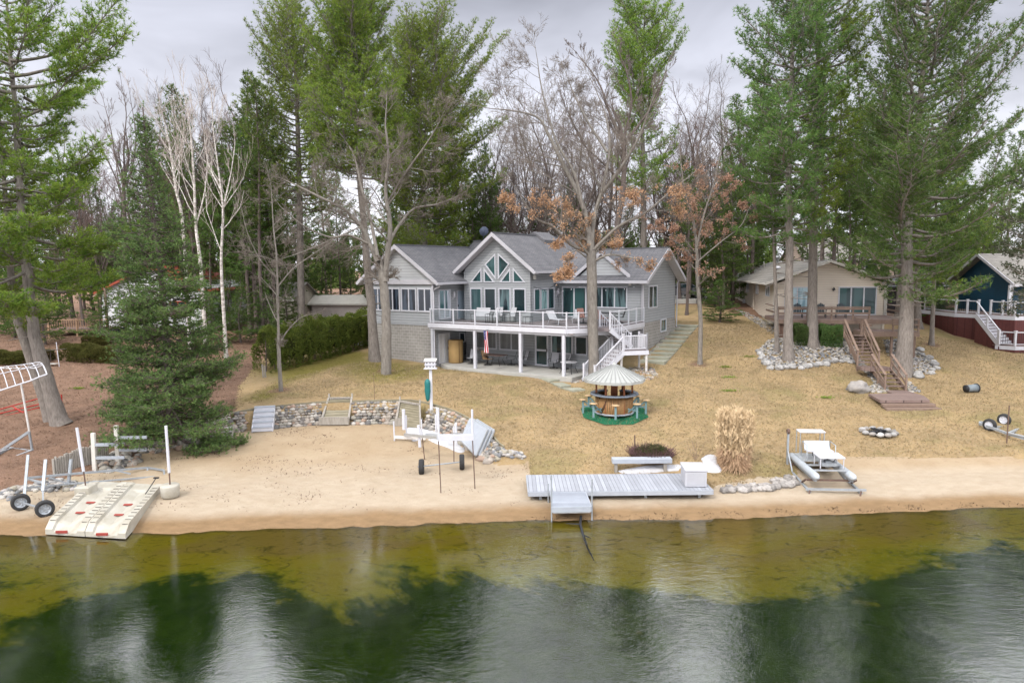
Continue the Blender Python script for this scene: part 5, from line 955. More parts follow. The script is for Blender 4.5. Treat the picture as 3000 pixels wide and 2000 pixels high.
BG += [('s', v) for v in ((-30, 520, 60), (60, 560, 70), (120, 540, 64), (215, 540, 72), (300, 560, 66), (450, 480, 64), (520, 560, 62), (560, 500, 72), (600, 560, 66), (660, 560, 70), (735, 540, 74), (800, 560, 76), (905, 500, 72), (960, 520, 76), (1000, 480, 70), (1050, 470, 72), (1090, 500, 74), (1130, 520, 78), (1200, 540, 84), (1290, 550, 86), (1380, 550, 84), (1450, 530, 80), (1540, 540, 76), (1575, 560, 72), (1615, 540, 68), (1645, 560, 62), (1690, 500, 66), (1730, 540, 72), (1800, 520, 78), (1860, 480, 76), (1930, 500, 78), (1980, 480, 72), (2030, 500, 70), (2060, 540, 64), (2090, 520, 68), (2120, 600, 60), (2180, 520, 64), (2240, 520, 72), (2300, 480, 76), (2350, 470, 72), (2420, 500, 62), (1655, 640, 54.5), (470, 640, 55), (545, 620, 56), (610, 640, 57), (300, 600, 57), (225, 640, 56), (90, 610, 55), (20, 620, 58), (655, 640, 60), (880, 430, 70), (930, 400, 68), (1020, 420, 66), (1080, 430, 64), (1110, 460, 70), (1150, 500, 66), (1230, 510, 70), (1320, 520, 72), (1470, 500, 66), (640, 500, 66), (680, 480, 70), (585, 540, 64), (2160, 640, 56))]
for i, (k, (x, ty, Y)) in enumerate(BG): place_bg(x, ty, Y, k, i)
fam_ = {}
for o in bpy.data.objects:
    if o.get('group') and o.get('category') == 'tree' and o.parent is None: fam_.setdefault(o['label'], []).append(o)
ON = 'first second third fourth fifth sixth seventh eighth ninth tenth eleventh twelfth thirteenth'.split()
for lb, l in fam_.items():
    if len(l) > 1:
        l.sort(key=lambda o: o.location.x/o.location.y); n = len(l)
        for i, o in enumerate(l): o['label'] = lb+', '+('leftmost' if i == 0 else 'rightmost' if i == n-1 else ON[i]+' from left')+f' of {n}'
# --- far wood as one mass
rg = np.random.default_rng(77); P = []; 
for i in range(260):
    X = rg.uniform(-115, 125); Y = rg.uniform(108, 140); H = rg.uniform(4.5, 10.5); n = 420; h = rg.random(n)**.8; r = (1-h)*H*.22+.3; a = rg.uniform(0, 6.28, n); P.append(np.stack([X+np.cos(a)*r*rg.random(n)**.5, Y+np.sin(a)*r, 5.6+h*H], 1))
P = np.concatenate(P); V, F = blades(P, np.tile([0, 0, .6], (len(P), 1)), .9, .28, 2, .9, rg=rg)
fw = npmesh('far_wood', V, F, L_far); tag(fw, 'low dark mass of distant woodland along the horizon', 'woodland', kind='stuff')
# --- hedges
def hedge(name, pts, hts, wd, label, lm, dens=900, seed=1, cat='hedge', blade=(.14, .05), rough=.3):
    rg = np.random.default_rng(seed); pts = np.array(pts, float)[:, :2]; hts = np.array(hts, float); L = np.r_[0, np.cumsum(np.linalg.norm(np.diff(pts, axis=0), axis=1))]; n = int(dens*L[-1]); s = rg.uniform(0, L[-1], n)
    cx = np.interp(s, L, pts[:, 0]); cy = np.interp(s, L, pts[:, 1]); h = np.interp(s, L, hts); i = np.clip(np.searchsorted(L, s)-1, 0, len(pts)-2); d = pts[i+1]-pts[i]; d /= np.linalg.norm(d, axis=1, keepdims=True); nn = np.stack([-d[:, 1], d[:, 0]], 1)
    a = rg.uniform(-.25, 3.39, n); bump = np.array([noise.noise(Vector((x*1.1, y*1.1, t*1.5+seed))) for x, y, t in zip(s, cy, a)])*rough*2+1+rg.normal(size=n)*.05; k = .72
    ca, sa = np.cos(a), np.sin(a); off = np.sign(ca)*np.abs(ca)**k*wd/2*bump; zz = np.clip(np.sign(sa)*np.abs(sa)**k, -.0, 1)*(h-.1)*(1+(bump-1)*.5); zz = np.where(sa < .12, rg.uniform(0, .5, n)*h, zz)
    g = height(cx, cy); P = np.stack([cx+nn[:, 0]*off, cy+nn[:, 1]*off, g+zz], 1); b = np.array([pts[0, 0], pts[0, 1], gz(*pts[0])]); D = np.stack([nn[:, 0]*ca, nn[:, 1]*ca, np.maximum(sa, 0)+.5], 1)
    t = empty(name, b, 0, label, cat); V, F = blades(P-b, D, blade[0], blade[1], 6, .7, rg=rg); npmesh('foliage', V, F, lm, t)
    mb = MB()
    for q in np.arange(.3, L[-1], .7): x, y = np.interp(q, L, pts[:, 0]), np.interp(q, L, pts[:, 1]); g0 = gz(x, y); mb.tube([(x-b[0], y-b[1], g0-b[2]-.1), (x-b[0]+.05, y-b[1], g0-b[2]+np.interp(q, L, hts)*.8)], [.05, .02], 5)
    mb.build('stems', B_dark, t)
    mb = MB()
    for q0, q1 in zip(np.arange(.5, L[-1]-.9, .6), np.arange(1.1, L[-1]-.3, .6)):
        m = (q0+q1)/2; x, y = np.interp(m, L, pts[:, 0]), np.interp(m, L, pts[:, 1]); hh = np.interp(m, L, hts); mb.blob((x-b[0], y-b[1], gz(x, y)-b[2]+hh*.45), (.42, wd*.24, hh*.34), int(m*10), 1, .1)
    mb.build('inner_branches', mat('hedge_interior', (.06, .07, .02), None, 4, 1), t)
    return t
def gp(l): return [G(x*DX, y*DX) for x, y in l]
L_hdg = leafmat('hedge_leaves', (.12, .13, .03), (.07, .085, .02), (.22, .19, .06), 3)
hp = gp([(592, 862), (640, 850), (700, 833), (770, 812), (840, 792), (846, 780)]); hedge('cedar_hedge', [p+np.array([0, .9, 0]) for p in hp], [2.6, 2.9, 2.8, 2.6, 2.5, 2.4], 1.9, 'long dark green cedar hedge running from the lawn to the grey house', L_ced, 1500, 1)
hedge('clipped_hedge', [p+np.array([0, .5, 0]) for p in gp([(-60, 840), (40, 838), (108, 834)])], [.95, .95, .9], 1.3, 'low yellow green clipped hedge at the left edge', L_hdg, 900, 2)
hedge('clipped_hedge', [p+np.array([0, .5, 0]) for p in gp([(142, 830), (200, 833), (275, 838)])], [1.2, 1.2, 1.1], 1.2, 'clipped brownish green hedge between leaning pine and spruce', L_hdg, 900, 3)
hedge('clipped_hedge', [p for p in gp([(196, 792), (262, 790)])], [.7, .7], 1.0, 'small far hedge in front of the white house porch', L_hdg, 900, 4)
for a, b, lb in (((2323, 992), (2366, 992), 'dark evergreen shrub under the cottage deck, left of the stairs and between two pine trunks'), ((2398, 990), (2462, 990), 'dark evergreen shrub under the cottage deck beside the brown stairs')):
    p = [onZ(a[0], a[1], 3.55), onZ(b[0], b[1], 3.55)]; p = [np.array([q[0]*47/q[1], 47., 0]) for q in p]; hedge('evergreen_shrub', p, [1.45, 1.4], .9, lb[:110], L_spr, 2200, 7, 'shrub', (.10, .04))
hedge('ivy_shrub', [G(2130*DX, 745*DX), G(2165*DX, 748*DX)], [2.2, 2.4], 1.4, 'dark broadleaf shrub at the corner of the blue house deck', L_spr, 1500, 9, 'shrub')
# ---------------------------------------------------------------- stone walls and beds
z4 = lambda x, y: (x*.38272, 1000+y*.38272)
z5 = lambda x, y: (650+x*.38265, 1050+y*.38265)
z6 = lambda x, y: (1500+x*.38265, 1050+y*.38265)
z7 = lambda x, y: (2200+x*.34014, 1100+y*.34014)
_ico = {}
def ico(sub):
    if sub not in _ico:
        bm = bmesh.new(); bmesh.ops.create_icosphere(bm, subdivisions=sub, radius=1); bm.verts.index_update(); _ico[sub] = (np.array([v.co[:] for v in bm.verts]), np.array([[v.index for v in f.verts] for f in bm.faces])); bm.free()
    return _ico[sub]
def stones(C_, R_, rg, sub=1, flat=.72):
    V0, F0 = ico(sub); n = len(C_); out = []
    S_ = R_[:, None]*np.stack([rg.uniform(.8, 1.3, n), rg.uniform(.75, 1.15, n), rg.uniform(.55, .95, n)*flat*1.3], 1); a = rg.uniform(0, 6.28, n)
    V = V0[None]*(1+rg.normal(size=(n, len(V0), 1))*.09)*S_[:, None]; ca, sa = np.cos(a)[:, None], np.sin(a)[:, None]
    V = np.stack([V[..., 0]*ca-V[..., 1]*sa, V[..., 0]*sa+V[..., 1]*ca, V[..., 2]], -1)+C_[:, None]
    F = (F0[None]+(np.arange(n)*len(V0))[:, None, None]).reshape(-1, 3); return V.reshape(-1, 3), F
def stonemat(name, cols, voro=3.2):
    m = bpy.data.materials.new(name); m.use_nodes = True; global T; T = m.node_tree; B = T.nodes['Principled BSDF']; g = N_('ShaderNodeNewGeometry'); tc = N_('ShaderNodeTexCoord')
    r = N_('ShaderNodeValToRGB'); inp(r, 0, g.outputs['Random Per Island']); cr = r.color_ramp; cr.interpolation = 'CONSTANT'
    for i, c in enumerate(cols):
        e = cr.elements[i] if i < 2 else cr.elements.new(i/len(cols)); e.position = i/len(cols); e.color = (*c, 1)
    n = noi(9, 5, tc.outputs['Object']); c = mixc(rmp(n, .3, .7), r.outputs[0], (.5, .48, .45), 'MULTIPLY'); c = mixc(.45, r.outputs[0], c); inp(B, 'Base Color', c); B.inputs['Roughness'].default_value = .85; B.inputs['Specular IOR Level'].default_value = .25
    bp = N_('ShaderNodeBump'); bp.inputs['Distance'].default_value = .02; inp(bp, 'Height', noi(22, 4, tc.outputs['Object'])); inp(B, 'Normal', bp.outputs[0]); return m
S_wall = stonemat('field_stone_mix', [(.34, .30, .26), (.20, .18, .165), (.42, .37, .32), (.27, .25, .23), (.36, .26, .20), (.46, .43, .39), (.15, .145, .14), (.30, .28, .24)])
S_pale = stonemat('pale_stone_mix', [(.38, .36, .34), (.24, .235, .23), (.46, .43, .39), (.31, .28, .25), (.19, .195, .21), (.40, .37, .355), (.14, .14, .14), (.34, .31, .25)])
def pathpts(pxs, zoff=0): return [G(*p) for p in pxs]
def along(P, s):
    P = np.array(P, float); L = np.r_[0, np.cumsum(np.linalg.norm(np.diff(P[:, :2], axis=0), axis=1))]; return np.array([np.interp(s, L, P[:, i]) for i in range(3)]).T, L[-1]
cv = np.array([[p[0], p[1], 0] for p in WALL]); 
def stone_wall(name, pxa, pxb, label, seed, skip=(), lean=.75, group=None, ht=None, rmin=.09, rmax=.2):
    """stones piled on the cove edge between image columns pxa and pxb"""
    rg = np.random.default_rng(seed); pa = [i for i, p in enumerate(COVE_PX)]; fx = np.array([p[0] for p in COVE_PX], float)
    L = np.r_[0, np.cumsum(np.linalg.norm(np.diff(cv[:, :2], axis=0), axis=1))]; sa, sb = np.interp([pxa, pxb], fx, L); Cs = []; Rs = []
    row = 0; f = 0.0
    while f < 1.0:
        s = sa+rg.random()*.2
        while s < sb:
            r = rg.uniform(rmin, rmax)*(1.25 if f < .1 else 1)*(1-.25*f); px = np.interp(s, L, fx)
            if not any(a < px < b for a, b in skip):
                i = min(int(np.searchsorted(L, s))-1, len(cv)-2); d = cv[i+1]-cv[i]; d /= np.linalg.norm(d); nn = np.array([-d[1], d[0], 0]); c = cv[i]+d*(s-L[i]); 
                b = gz(*(c-nn*.25)[:2]); t = gz(*(c+nn*1.1)[:2]); h = (t-b) if ht is None else ht
                Cs.append(c+nn*(-.12+lean*f+rg.normal()*.03)+np.array([0, 0, b+h*f*.97+.03])); Rs.append(r)
            s += r*1.55
        row += 1; f += .135
    Cs = np.array(Cs); b0 = np.array([Cs[0][0], Cs[0][1], gz(Cs[0][0], Cs[0][1])]); V, F = stones(Cs-b0, np.array(Rs), rg, 2)
    t = empty(name, b0, 0, label, 'wall', group); npmesh('stones', V, F, S_wall, t, True)
    # timber edging along the top
    s = np.linspace(sa, sb, int((sb-sa)/.6)+2); P = []
    for q in s:
        i = min(max(int(np.searchsorted(L, q))-1, 0), len(cv)-2); d = cv[i+1]-cv[i]; d /= np.linalg.norm(d); nn = np.array([-d[1], d[0], 0]); c = cv[i]+d*(q-L[i])+nn*(lean+.02); P.append((c[0]-b0[0], c[1]-b0[1], gz(*(c+nn*.35)[:2])+.02-b0[2]))
    mb = MB()
    for a, b in zip(P[:-1], P[1:]): mb.bar(a, b, .07, .10)
    mb.build('edging', M_weath, t); return t
stone_wall('stone_wall', 545, 1440, 'curved fieldstone retaining wall with dark timber edging round the left beach', 5, skip=((722, 790), (942, 1030), (1165, 1238)))
def pile(name, C_, R_, label, seed, m=S_pale, cat='rocks', kind=None, sub=1, group=None, part='stones'):
    C_ = np.array(C_); b = np.array([C_[0][0], C_[0][1], gz(C_[0][0], C_[0][1])]); rg = np.random.default_rng(seed); V, F = stones(C_-b, np.array(R_), rg, sub)
    if kind: o = npmesh(name, V+b, F, m, None, True); return tag(o, label, cat, None, kind)
    t = empty(name, b, 0, label, cat, group); npmesh(part, V, F, m, t, True); return t
def scatter_poly(poly, n, rg, r0, r1, lift=0, mound=0):
    poly = np.array(poly)[:, :2]; lo, hi = poly.min(0), poly.max(0); C_ = []; R_ = []
    while len(C_) < n:
        q = rg.uniform(lo, hi, (n*2, 2)); m = inpoly(q[:, 0], q[:, 1], poly); q = q[m]; h = height(q[:, 0], q[:, 1]); d = polydist(q[:, 0], q[:, 1], list(poly)+[poly[0]])
        for a, b, c in zip(q, h, d): r = rg.uniform(r0, r1); C_.append((a[0], a[1], b+r*.25+min(mound, c*.25)-r*.2)); R_.append(r)
    return C_[:n], R_[:n]
rg = np.random.default_rng(31)
def bed(name, pxs, n, r0, r1, label, seed, m=S_pale, mound=0):
    C_, R_ = scatter_poly([G(*p) for p in pxs], n, np.random.default_rng(seed), r0, r1, mound=mound); return pile(name, C_, R_, label, seed, m, 'rock bed', 'stuff')
bed('rock_bed', [z3(*p) for p in ((440, 960), (500, 880), (620, 850), (760, 870), (1120, 850), (1230, 900), (1320, 1070), (1230, 1080), (1100, 1060), (960, 1090), (860, 1110), (700, 1130), (540, 1110), (450, 1060))], 1500, .05, .13, 'bed of pale field stones round the pine trunks below the cottage deck', 3, mound=.05)
bed('rock_bed', [z3(*p) for p in ((1500, 880), (1700, 870), (1760, 960), (1880, 1020), (1960, 1110), (1950, 1170), (1840, 1190), (1740, 1180), (1600, 1090), (1540, 1000))], 900, .05, .12, 'bed of pale stones round the largest pine right of the brown stairs', 4, mound=.05)
bed('rock_bed', [z3(*p) for p in ((1240, 1070), (1330, 1060), (1400, 1160), (1520, 1250), (1560, 1330), (1440, 1335), (1180, 1310), (1200, 1285), (1400, 1280), (1420, 1240), (1300, 1110))], 420, .05, .11, 'strip of small pale stones running down the left of the brown steps', 6)
bed('rock_bed', [z3(*p) for p in ((1700, 1230), (1740, 1240), (1830, 1330), (1720, 1330))], 90, .05, .1, 'small strip of stones right of the brown steps foot', 7)
bed('rock_bed', [z3(*p) for p in ((200, 600), (330, 640), (470, 700), (560, 760), (570, 830), (460, 790), (420, 740), (330, 690))], 420, .04, .09, 'narrow stone bed along the cottage side wall', 8)
bed('rock_bed', [z2(*p) if False else (1550+p[0]*.30607, 650+p[1]*.30607) for p in ((280, 1475), (470, 1450), (800, 1380), (930, 1400), (1100, 1390), (1190, 1400), (1235, 1500), (1000, 1545), (700, 1570), (640, 1540), (500, 1545), (400, 1540), (290, 1500))], 900, .05, .12, 'stone bed at the foot of the white stairs behind the tiki bar', 9, S_wall)
bed('rock_bed', [(1550+p[0]*.30607, 650+p[1]*.30607) for p in ((1100, 1300), (1180, 1230), (1300, 1110), (1350, 1040), (1400, 990), (1460, 980), (1440, 1010), (1360, 1060), (1290, 1140), (1200, 1240), (1120, 1320))], 260, .05, .11, 'stones between the grey house side wall and the concrete steps', 10, S_wall)
# border stones as things of their own: one built, the rest copies
def boulder_proto(i, m): mb = MB(); mb.blob((0, 0, 0), (1, .85, .7), i*3+1, 3, .2); me = mb.build('boulder', m).data; o = bpy.data.objects[-1] if False else None; return me
_bm = {}
def boulder(p, r, label, group, k, m='w', rz=None, cat='stone', sq=1):
    key = (k % 5, m)
    if key not in _bm: o = MB().blob((0, 0, 0), (1, .85, .72), key[0]*3+1, 3, .2).build('boulder', M_wstone if m == 'w' else M_stone); _bm[key] = o; first = True
    else: o = _bm[key].copy(); C.objects.link(o)
    o.location = (float(p[0]), float(p[1]), float(p[2])+r*.3); o.scale = (r*sq, r, r*.95); o.rotation_euler = (0, 0, k*1.3 if rz is None else rz); tag(o, label, cat, group); return o
def border(pxs, n, r0, r1, noun, where, group, m='w', seed=0, jit=.14):
    rg = np.random.default_rng(seed); P = [G(*p) for p in pxs]; _, L = along(P, 0)
    for i in range(n):
        q, _ = along(P, L*(i+.5)/n); q = q+np.array([rg.normal()*jit, rg.normal()*jit, 0]); r = rg.uniform(r0, r1); q[2] = gz(q[0], q[1])
        sz = 'large' if r > (r0+r1)/2+.2*(r1-r0) else 'small' if r < (r0+r1)/2-.2*(r1-r0) else 'middling'
        boulder(q, r, f'{sz} {noun}, {ordn(i, n)} {where}', group, i+seed, m)
ON = 'first second third fourth fifth sixth seventh eighth ninth tenth eleventh twelfth thirteenth fourteenth fifteenth sixteenth seventeenth eighteenth nineteenth twentieth'.split()
def ordn(i, n):
    def w(k): return ON[k-1] if k <= 20 else ('twenty' if k < 30 else 'thirty' if k < 40 else 'forty')+('-'+ON[k % 10-1] if k % 10 else '')
    if i+1 <= (n+1)//2: return w(i+1)+' from the left'
    return w(n-i)+' from the right'
border([z3(*p) for p in ((445, 960), (450, 1040), (500, 1095), (600, 1130), (700, 1138), (820, 1120), (900, 1108), (980, 1098), (1080, 1062), (1200, 1065), (1290, 1085))], 24, .15, .30, 'pale border stone', 'round the left cottage rock bed', 'border stones of the left cottage rock bed', seed=1)
border([z3(*p) for p in ((1740, 1195), (1840, 1200), (1930, 1180), (1965, 1130), (1940, 1080), (1860, 1020), (1790, 960))], 11, .18, .34, 'pale border stone', 'round the largest pine rock bed', 'border stones of the right cottage rock bed', seed=2)
border([z6(*p) for p in ((1590, 1018), (1700, 1020), (1840, 1015), (1960, 1010), (2100, 985), (2190, 968))], 17, .14, .22, 'grey shore stone', 'in the front row by the dock', 'stones in the row between dock and pontoon', 'g', 3, .03)
border([z6(*p) for p in ((1650, 1000), (1800, 990), (1920, 985), (2010, 965), (2100, 950), (2170, 945))], 13, .12, .2, 'grey shore stone', 'in the middle row by the dock', 'stones in the row between dock and pontoon', 'g', 4, .04)
border([z6(*p) for p in ((1990, 945), (2080, 930), (2180, 925))], 6, .12, .2, 'grey shore stone', 'in the back row by the pontoon', 'stones in the row between dock and pontoon', 'g', 5, .04)
b_ = G(*z7(925, 135)); boulder(b_, .62, 'big square grey boulder on the lawn left of the brown boardwalk', None, 2, 'g', .3, 'boulder')
# heaps at the left beach
C_, R_ = scatter_poly([G(*z4(*p)) for p in ((1000, 850), (1020, 770), (1180, 740), (1290, 790), (1290, 850), (1100, 850))], 90, rg, .10, .2, mound=.35); pile('stone_heap', C_, R_, 'heap of round stones on the beach edge under the spruce', 11, S_wall, sub=2)
C_, R_ = scatter_poly([G(*z4(*p)) for p in ((730, 980), (760, 900), (900, 860), (1060, 880), (1080, 930), (960, 970), (820, 1010))], 110, rg, .09, .2, mound=.25); pile('stone_heap', C_, R_, 'flat stones lying round the wooden posts by the palisade', 12, S_wall, sub=2)
C_, R_ = scatter_poly([G(*z4(*p)) for p in ((-60, 1200), (60, 1130), (240, 1105), (420, 1060), (640, 1080), (640, 1130), (400, 1150), (160, 1160), (60, 1230))], 130, rg, .08, .17, mound=.1); pile('stone_heap', C_, R_, 'line of pale stones beneath the galvanised boat trailer frame', 13, S_pale, sub=2)
C_, R_ = scatter_poly([G(*z4(*p)) for p in ((1300, 830), (1330, 770), (1600, 700), (1720, 690), (1720, 740), (1590, 790), (1380, 830))], 70, rg, .15, .24, mound=.12); pile('stone_row', C_, R_, 'row of large stones along the beach below the spruce', 14, S_wall, sub=2)
C_, R_ = scatter_poly([G(*z5(*p)) for p in ((1990, 740), (2000, 680), (2080, 700), (2300, 730), (2310, 790), (2050, 795))], 120, rg, .07, .15, mound=.15); pile('stone_heap', C_, R_, 'heap of pale stones where the retaining wall ends at the lawn', 15, S_pale, sub=2)
# ---------------------------------------------------------------- things set in the retaining wall
def quadpanel(bl, br, tl, tr, n, th, m, par, name, gap=.012):
    bl, br, tl, tr = map(Vector, (bl, br, tl, tr)); nrm = (br-bl).cross(tl-bl).normalized()*th; mb = MB()
    for i in range(n):
        a, b = i/n, (i+1)/n-gap; mb.poly([bl.lerp(tl, a), br.lerp(tr, a), br.lerp(tr, b), bl.lerp(tl, b)], -nrm)
    return mb.build(name, m, par)
def wall_panel(bl, br, tl, tr, label):
    B_ = [np.array(G(*z5(*p))) for p in (bl, br)]; T_ = [np.array(G(*z5(*p))) for p in (tl, tr)]; o = B_[0].copy(); q = [B_[0]+[0, -.50, .02], B_[1]+[0, -.50, .02], B_[0]*0+T_[0]+[0, -.35, .12], T_[1]+[0, -.35, .12]]
    q[2][0] = q[0][0]+.12; q[3][0] = q[1][0]-.08; t = empty('timber_ramp', o, 0, label, 'wooden ramp'); q = [x-o for x in q]
    quadpanel(*q, 9, .06, M_weath, t, 'boards')
    f = MB()
    for a, b in ((0, 2), (1, 3), (2, 3)): f.bar(q[a]+[0, -.03, .04], q[b]+[0, -.03, .05], .10, .10)
    for k in (2, 3): f.bar(q[k], q[k]+np.array([0, .1, .28]), .08, .08)
    f.build('frame', M_oldw, t); MB().box(q[0][0]-.05, q[1][0]+.05, q[0][1]-.12, q[0][1]-.02, 0, .42).build('front_board', M_oldw, t); return t
wall_panel((775, 490), (985, 490), (780, 318), (990, 315), 'weathered mossy timber ramp in the middle of the stone wall')
wall_panel((1345, 498), (1530, 520), (1390, 355), (1580, 365), 'weathered timber ramp in the stone wall near the birdhouse pole')
a = G(*z5(255, 548)); a = a+np.array([.05, -.55, .02]); st = empty('beach_steps', a, R(12), 'white beach stairs with grey treads, left in the stone wall', 'stairs'); t1 = MB(); r1 = MB(); sg = MB()
for i in range(5): y = .28*i; z = .22*(i+1); r1.box(0, 1.0, y-.01, y+.02, z-.22, z-.03); t1.box(-.03, 1.03, y-.04, y+.3, z-.03, z)
for x in (-.03, 1.0): sg.poly([(x, 0, -.1), (x, 0, .18), (x, 1.35, 1.08), (x, 1.35, .2)], (.04, 0, 0))
r1.build('riser', M_white, st); t1.build('tread', M_grayp, st); sg.build('stringer', M_white, st)
a = G(*z5(0, 648)); st = empty('wooden_steps', (a[0]-.75, a[1], a[2]), R(14), 'old peeling white wooden steps leaning on the bank beside the spruce', 'steps'); mb = MB()
for i in range(4): mb.box(0, 1.15, .18*i, .18*i+.14, .12+.15*i, .16+.15*i)
mb.build('tread', M_whitew, st)
for x in (-.05, 1.15): MB().poly([(x, -.05, 0), (x, -.05, .2), (x, .75, .75), (x, .85, .55), (x, .4, 0)], (.07, 0, 0)).build('side_board', M_oldw, st)
# leaning grey dock sections
a = G(*z5(1945, 742)); o = a; 
def P5(x, y, Y): return atY(*z5(x, y), Y)
corn = [P5(1945, 742, 30.6), P5(2032, 545, 31.3), P5(1900, 462, 32.6), P5(1828, 625, 31.7)]
for k in range(3):
    off = np.array([.16*k, .10*k, -.04*k]); c4 = [Vector(c+off) for c in corn]; b = Vector((c4[0].x, c4[0].y, c4[0].z)); n = (c4[1]-c4[0]).cross(c4[3]-c4[0]).normalized()*.05
    t = empty('dock_section', b, 0, ('front', 'middle', 'rear')[k]+' of three grey ribbed dock panels leaning on the stone wall', 'dock panel', 'leaning dock panels'); mb = MB(); q = [c-b for c in c4]; N2 = 15
    for i in range(N2): mb.poly([q[0].lerp(q[1], i/N2), q[3].lerp(q[2], i/N2), q[3].lerp(q[2], (i+.88)/N2), q[0].lerp(q[1], (i+.88)/N2)], n)
    mb.build('planks', M_grayp, t); f = MB()
    for i in range(4): f.bar(q[i]-n*.3, q[(i+1) % 4]-n*.3, .05, .09)
    f.build('frame', M_alu, t)
t = empty('chair_frames', G(*z5(2040, 690)), 0, 'tangle of thin white metal chair frames leaning behind the dock panels', 'chair frames'); o = np.array(t.location); mb = MB()
for x0, y0, x1, y1 in ((2015, 690, 2040, 590), (2040, 590, 2090, 600), (2090, 600, 2100, 690), (2020, 660, 2098, 670), (2030, 625, 2095, 640), (2025, 690, 2075, 600), (2060, 680, 2040, 600), (2075, 690, 2100, 620)): mb.tube([P5(x0, y0, 31.7)-o, P5(x1, y1, 31.9)-o], .017, 6)
mb.build('tubes', M_white, t)
a = P5(2122, 730, 30.8); t = MB().bar((0, 0, .05), P5(2080, 588, 32.2)-a, .12, .08).build('loose_plank', M_weath, None, loc=a); tag(t, 'mossy plank leaning against the end of the stone wall', 'plank')
# ---------------------------------------------------------------- birdhouse on its pole
b = G(1264, 1196); H = 2.15; bh_ = empty('birdhouse_pole', b, 0, 'white birdhouse with two rows of holes on a white square pole', 'birdhouse')
MB().box(-.075, .075, -.075, .075, -.2, H).box(-.35, .35, -.22, .22, H, H+.04).build('pole', M_white, bh_, .008)
bx = MB().box(-.27, .27, -.18, .18, H+.04, H+.42).box(-.31, .31, -.22, .22, H+.22, H+.245).build('house_box', M_white, bh_)
MB().poly([(-.33, -.24, H+.42), (.33, -.24, H+.42), (.33, .24, H+.5), (-.33, .24, H+.5)], (0, 0, .03)).build('roof', M_whitew, bx)
mb = MB()
for x in (-.17, 0, .17):
    for z in (H+.13, H+.33): mb.lathe([(.05, -.186), (.05, -.175), (.001, -.19)], (x, 0, z), 8, 'y')
mb.build('entrance_holes', M_black, bx)
t = MB().lathe([(.02, 1.62), (.12, 1.55), (.16, 1.4), (.15, 1.2), (.16, .95), (.13, .75), (.11, .55), (.06, .42), (.01, .40)], (0, 0, 0), 12).build('kayak_seat', mat('dark_teal_plastic', (.02, .17, .16), (.015, .12, .12), 4, .4), None, loc=b+[-.17, -.12, 0]); tag(t, 'dark green plastic cover hanging on the white birdhouse pole', 'cover')
for (x, y, h, lb) in ((1098, 1172, 1.55, 'thin rusty rod standing on the lawn above the stone wall'),): p = G(x, y); tag(MB().tube([(0, 0, -.2), (-.03, 0, h)], .012, 5).build('garden_stake', M_rust, None, loc=p), lb, 'stake')
p = G(772, 1106); t = empty('wooden_stakes', p, 0, 'pair of short pale wooden stakes at the end of the cedar hedge', 'stakes'); MB().bar((0, 0, -.1), (-.05, 0, .85), .09, .07).build('stake', M_oldw, t); MB().bar((.12, .05, -.1), (.08, .05, .75), .09, .07).build('stake', M_oldw, t)
# ---------------------------------------------------------------- snow
def snow(name, pxs, label, seed, hh=.07):
    rg = np.random.default_rng(seed); P = [G(*p) for p in pxs]; c = sum(P)/len(P); n = len(P); S3 = smooth(np.array(P+[P[0]]), 5)[:-1]; m = len(S3); V = []; F = []
    for k, f in enumerate((1.0, .93, .75, .45, 0.001)):
        for q in S3: x, y = c[0]+(q[0]-c[0])*f*(1+rg.normal()*.012*(k < 2)), c[1]+(q[1]-c[1])*f; V.append((x-c[0], y-c[1], gz(x, y)-c[2]+(-.03, .03, hh*.8, hh, hh*1.1)[k]+(rg.normal()*.006 if k else 0)))
    for k in range(4):
        for j in range(m): q = (j+1) % m; F.append((k*m+j, k*m+q, (k+1)*m+q, (k+1)*m+j))
    o = MB().add(V, F, True).build(name, M_snow, None, loc=c); tag(o, label, 'snow')
snow('snow_patch', [z5(*p) for p in ((1400, 560), (1420, 530), (1560, 540), (1700, 560), (1830, 575), (1800, 600), (1700, 615), (1500, 605), (1420, 590))], 'long thin snow patch behind the white boat hoist', 1)
snow('snow_patch', [z5(*p) for p in ((1570, 620), (1700, 600), (1790, 640), (1865, 700), (1840, 722), (1780, 710), (1700, 675), (1620, 650))], 'snow patch melting on the sand below the hoist beam', 2)
snow('snow_patch', [z5(*p) for p in ((1450, 628), (1490, 622), (1502, 634), (1470, 640))], 'tiny leftover snow lump left of the hoist', 3, .04)
snow('snow_patch', [z6(*p) for p in ((800, 868), (900, 845), (1050, 822), (1290, 815), (1290, 858), (1220, 872), (1000, 880), (860, 884))], 'strip of snow along the back edge of the grey dock', 4)
snow('snow_patch', [z6(*p) for p in ((1440, 770), (1490, 738), (1560, 745), (1580, 800), (1610, 870), (1560, 885), (1480, 880), (1470, 830))], 'snow heap between dock box and tall ornamental grass', 5, .12)
snow('snow_patch', [z6(*p) for p in ((915, 790), (1000, 788), (1080, 795), (1000, 806), (930, 803))], 'sliver of snow under the brush pile', 6, .04)
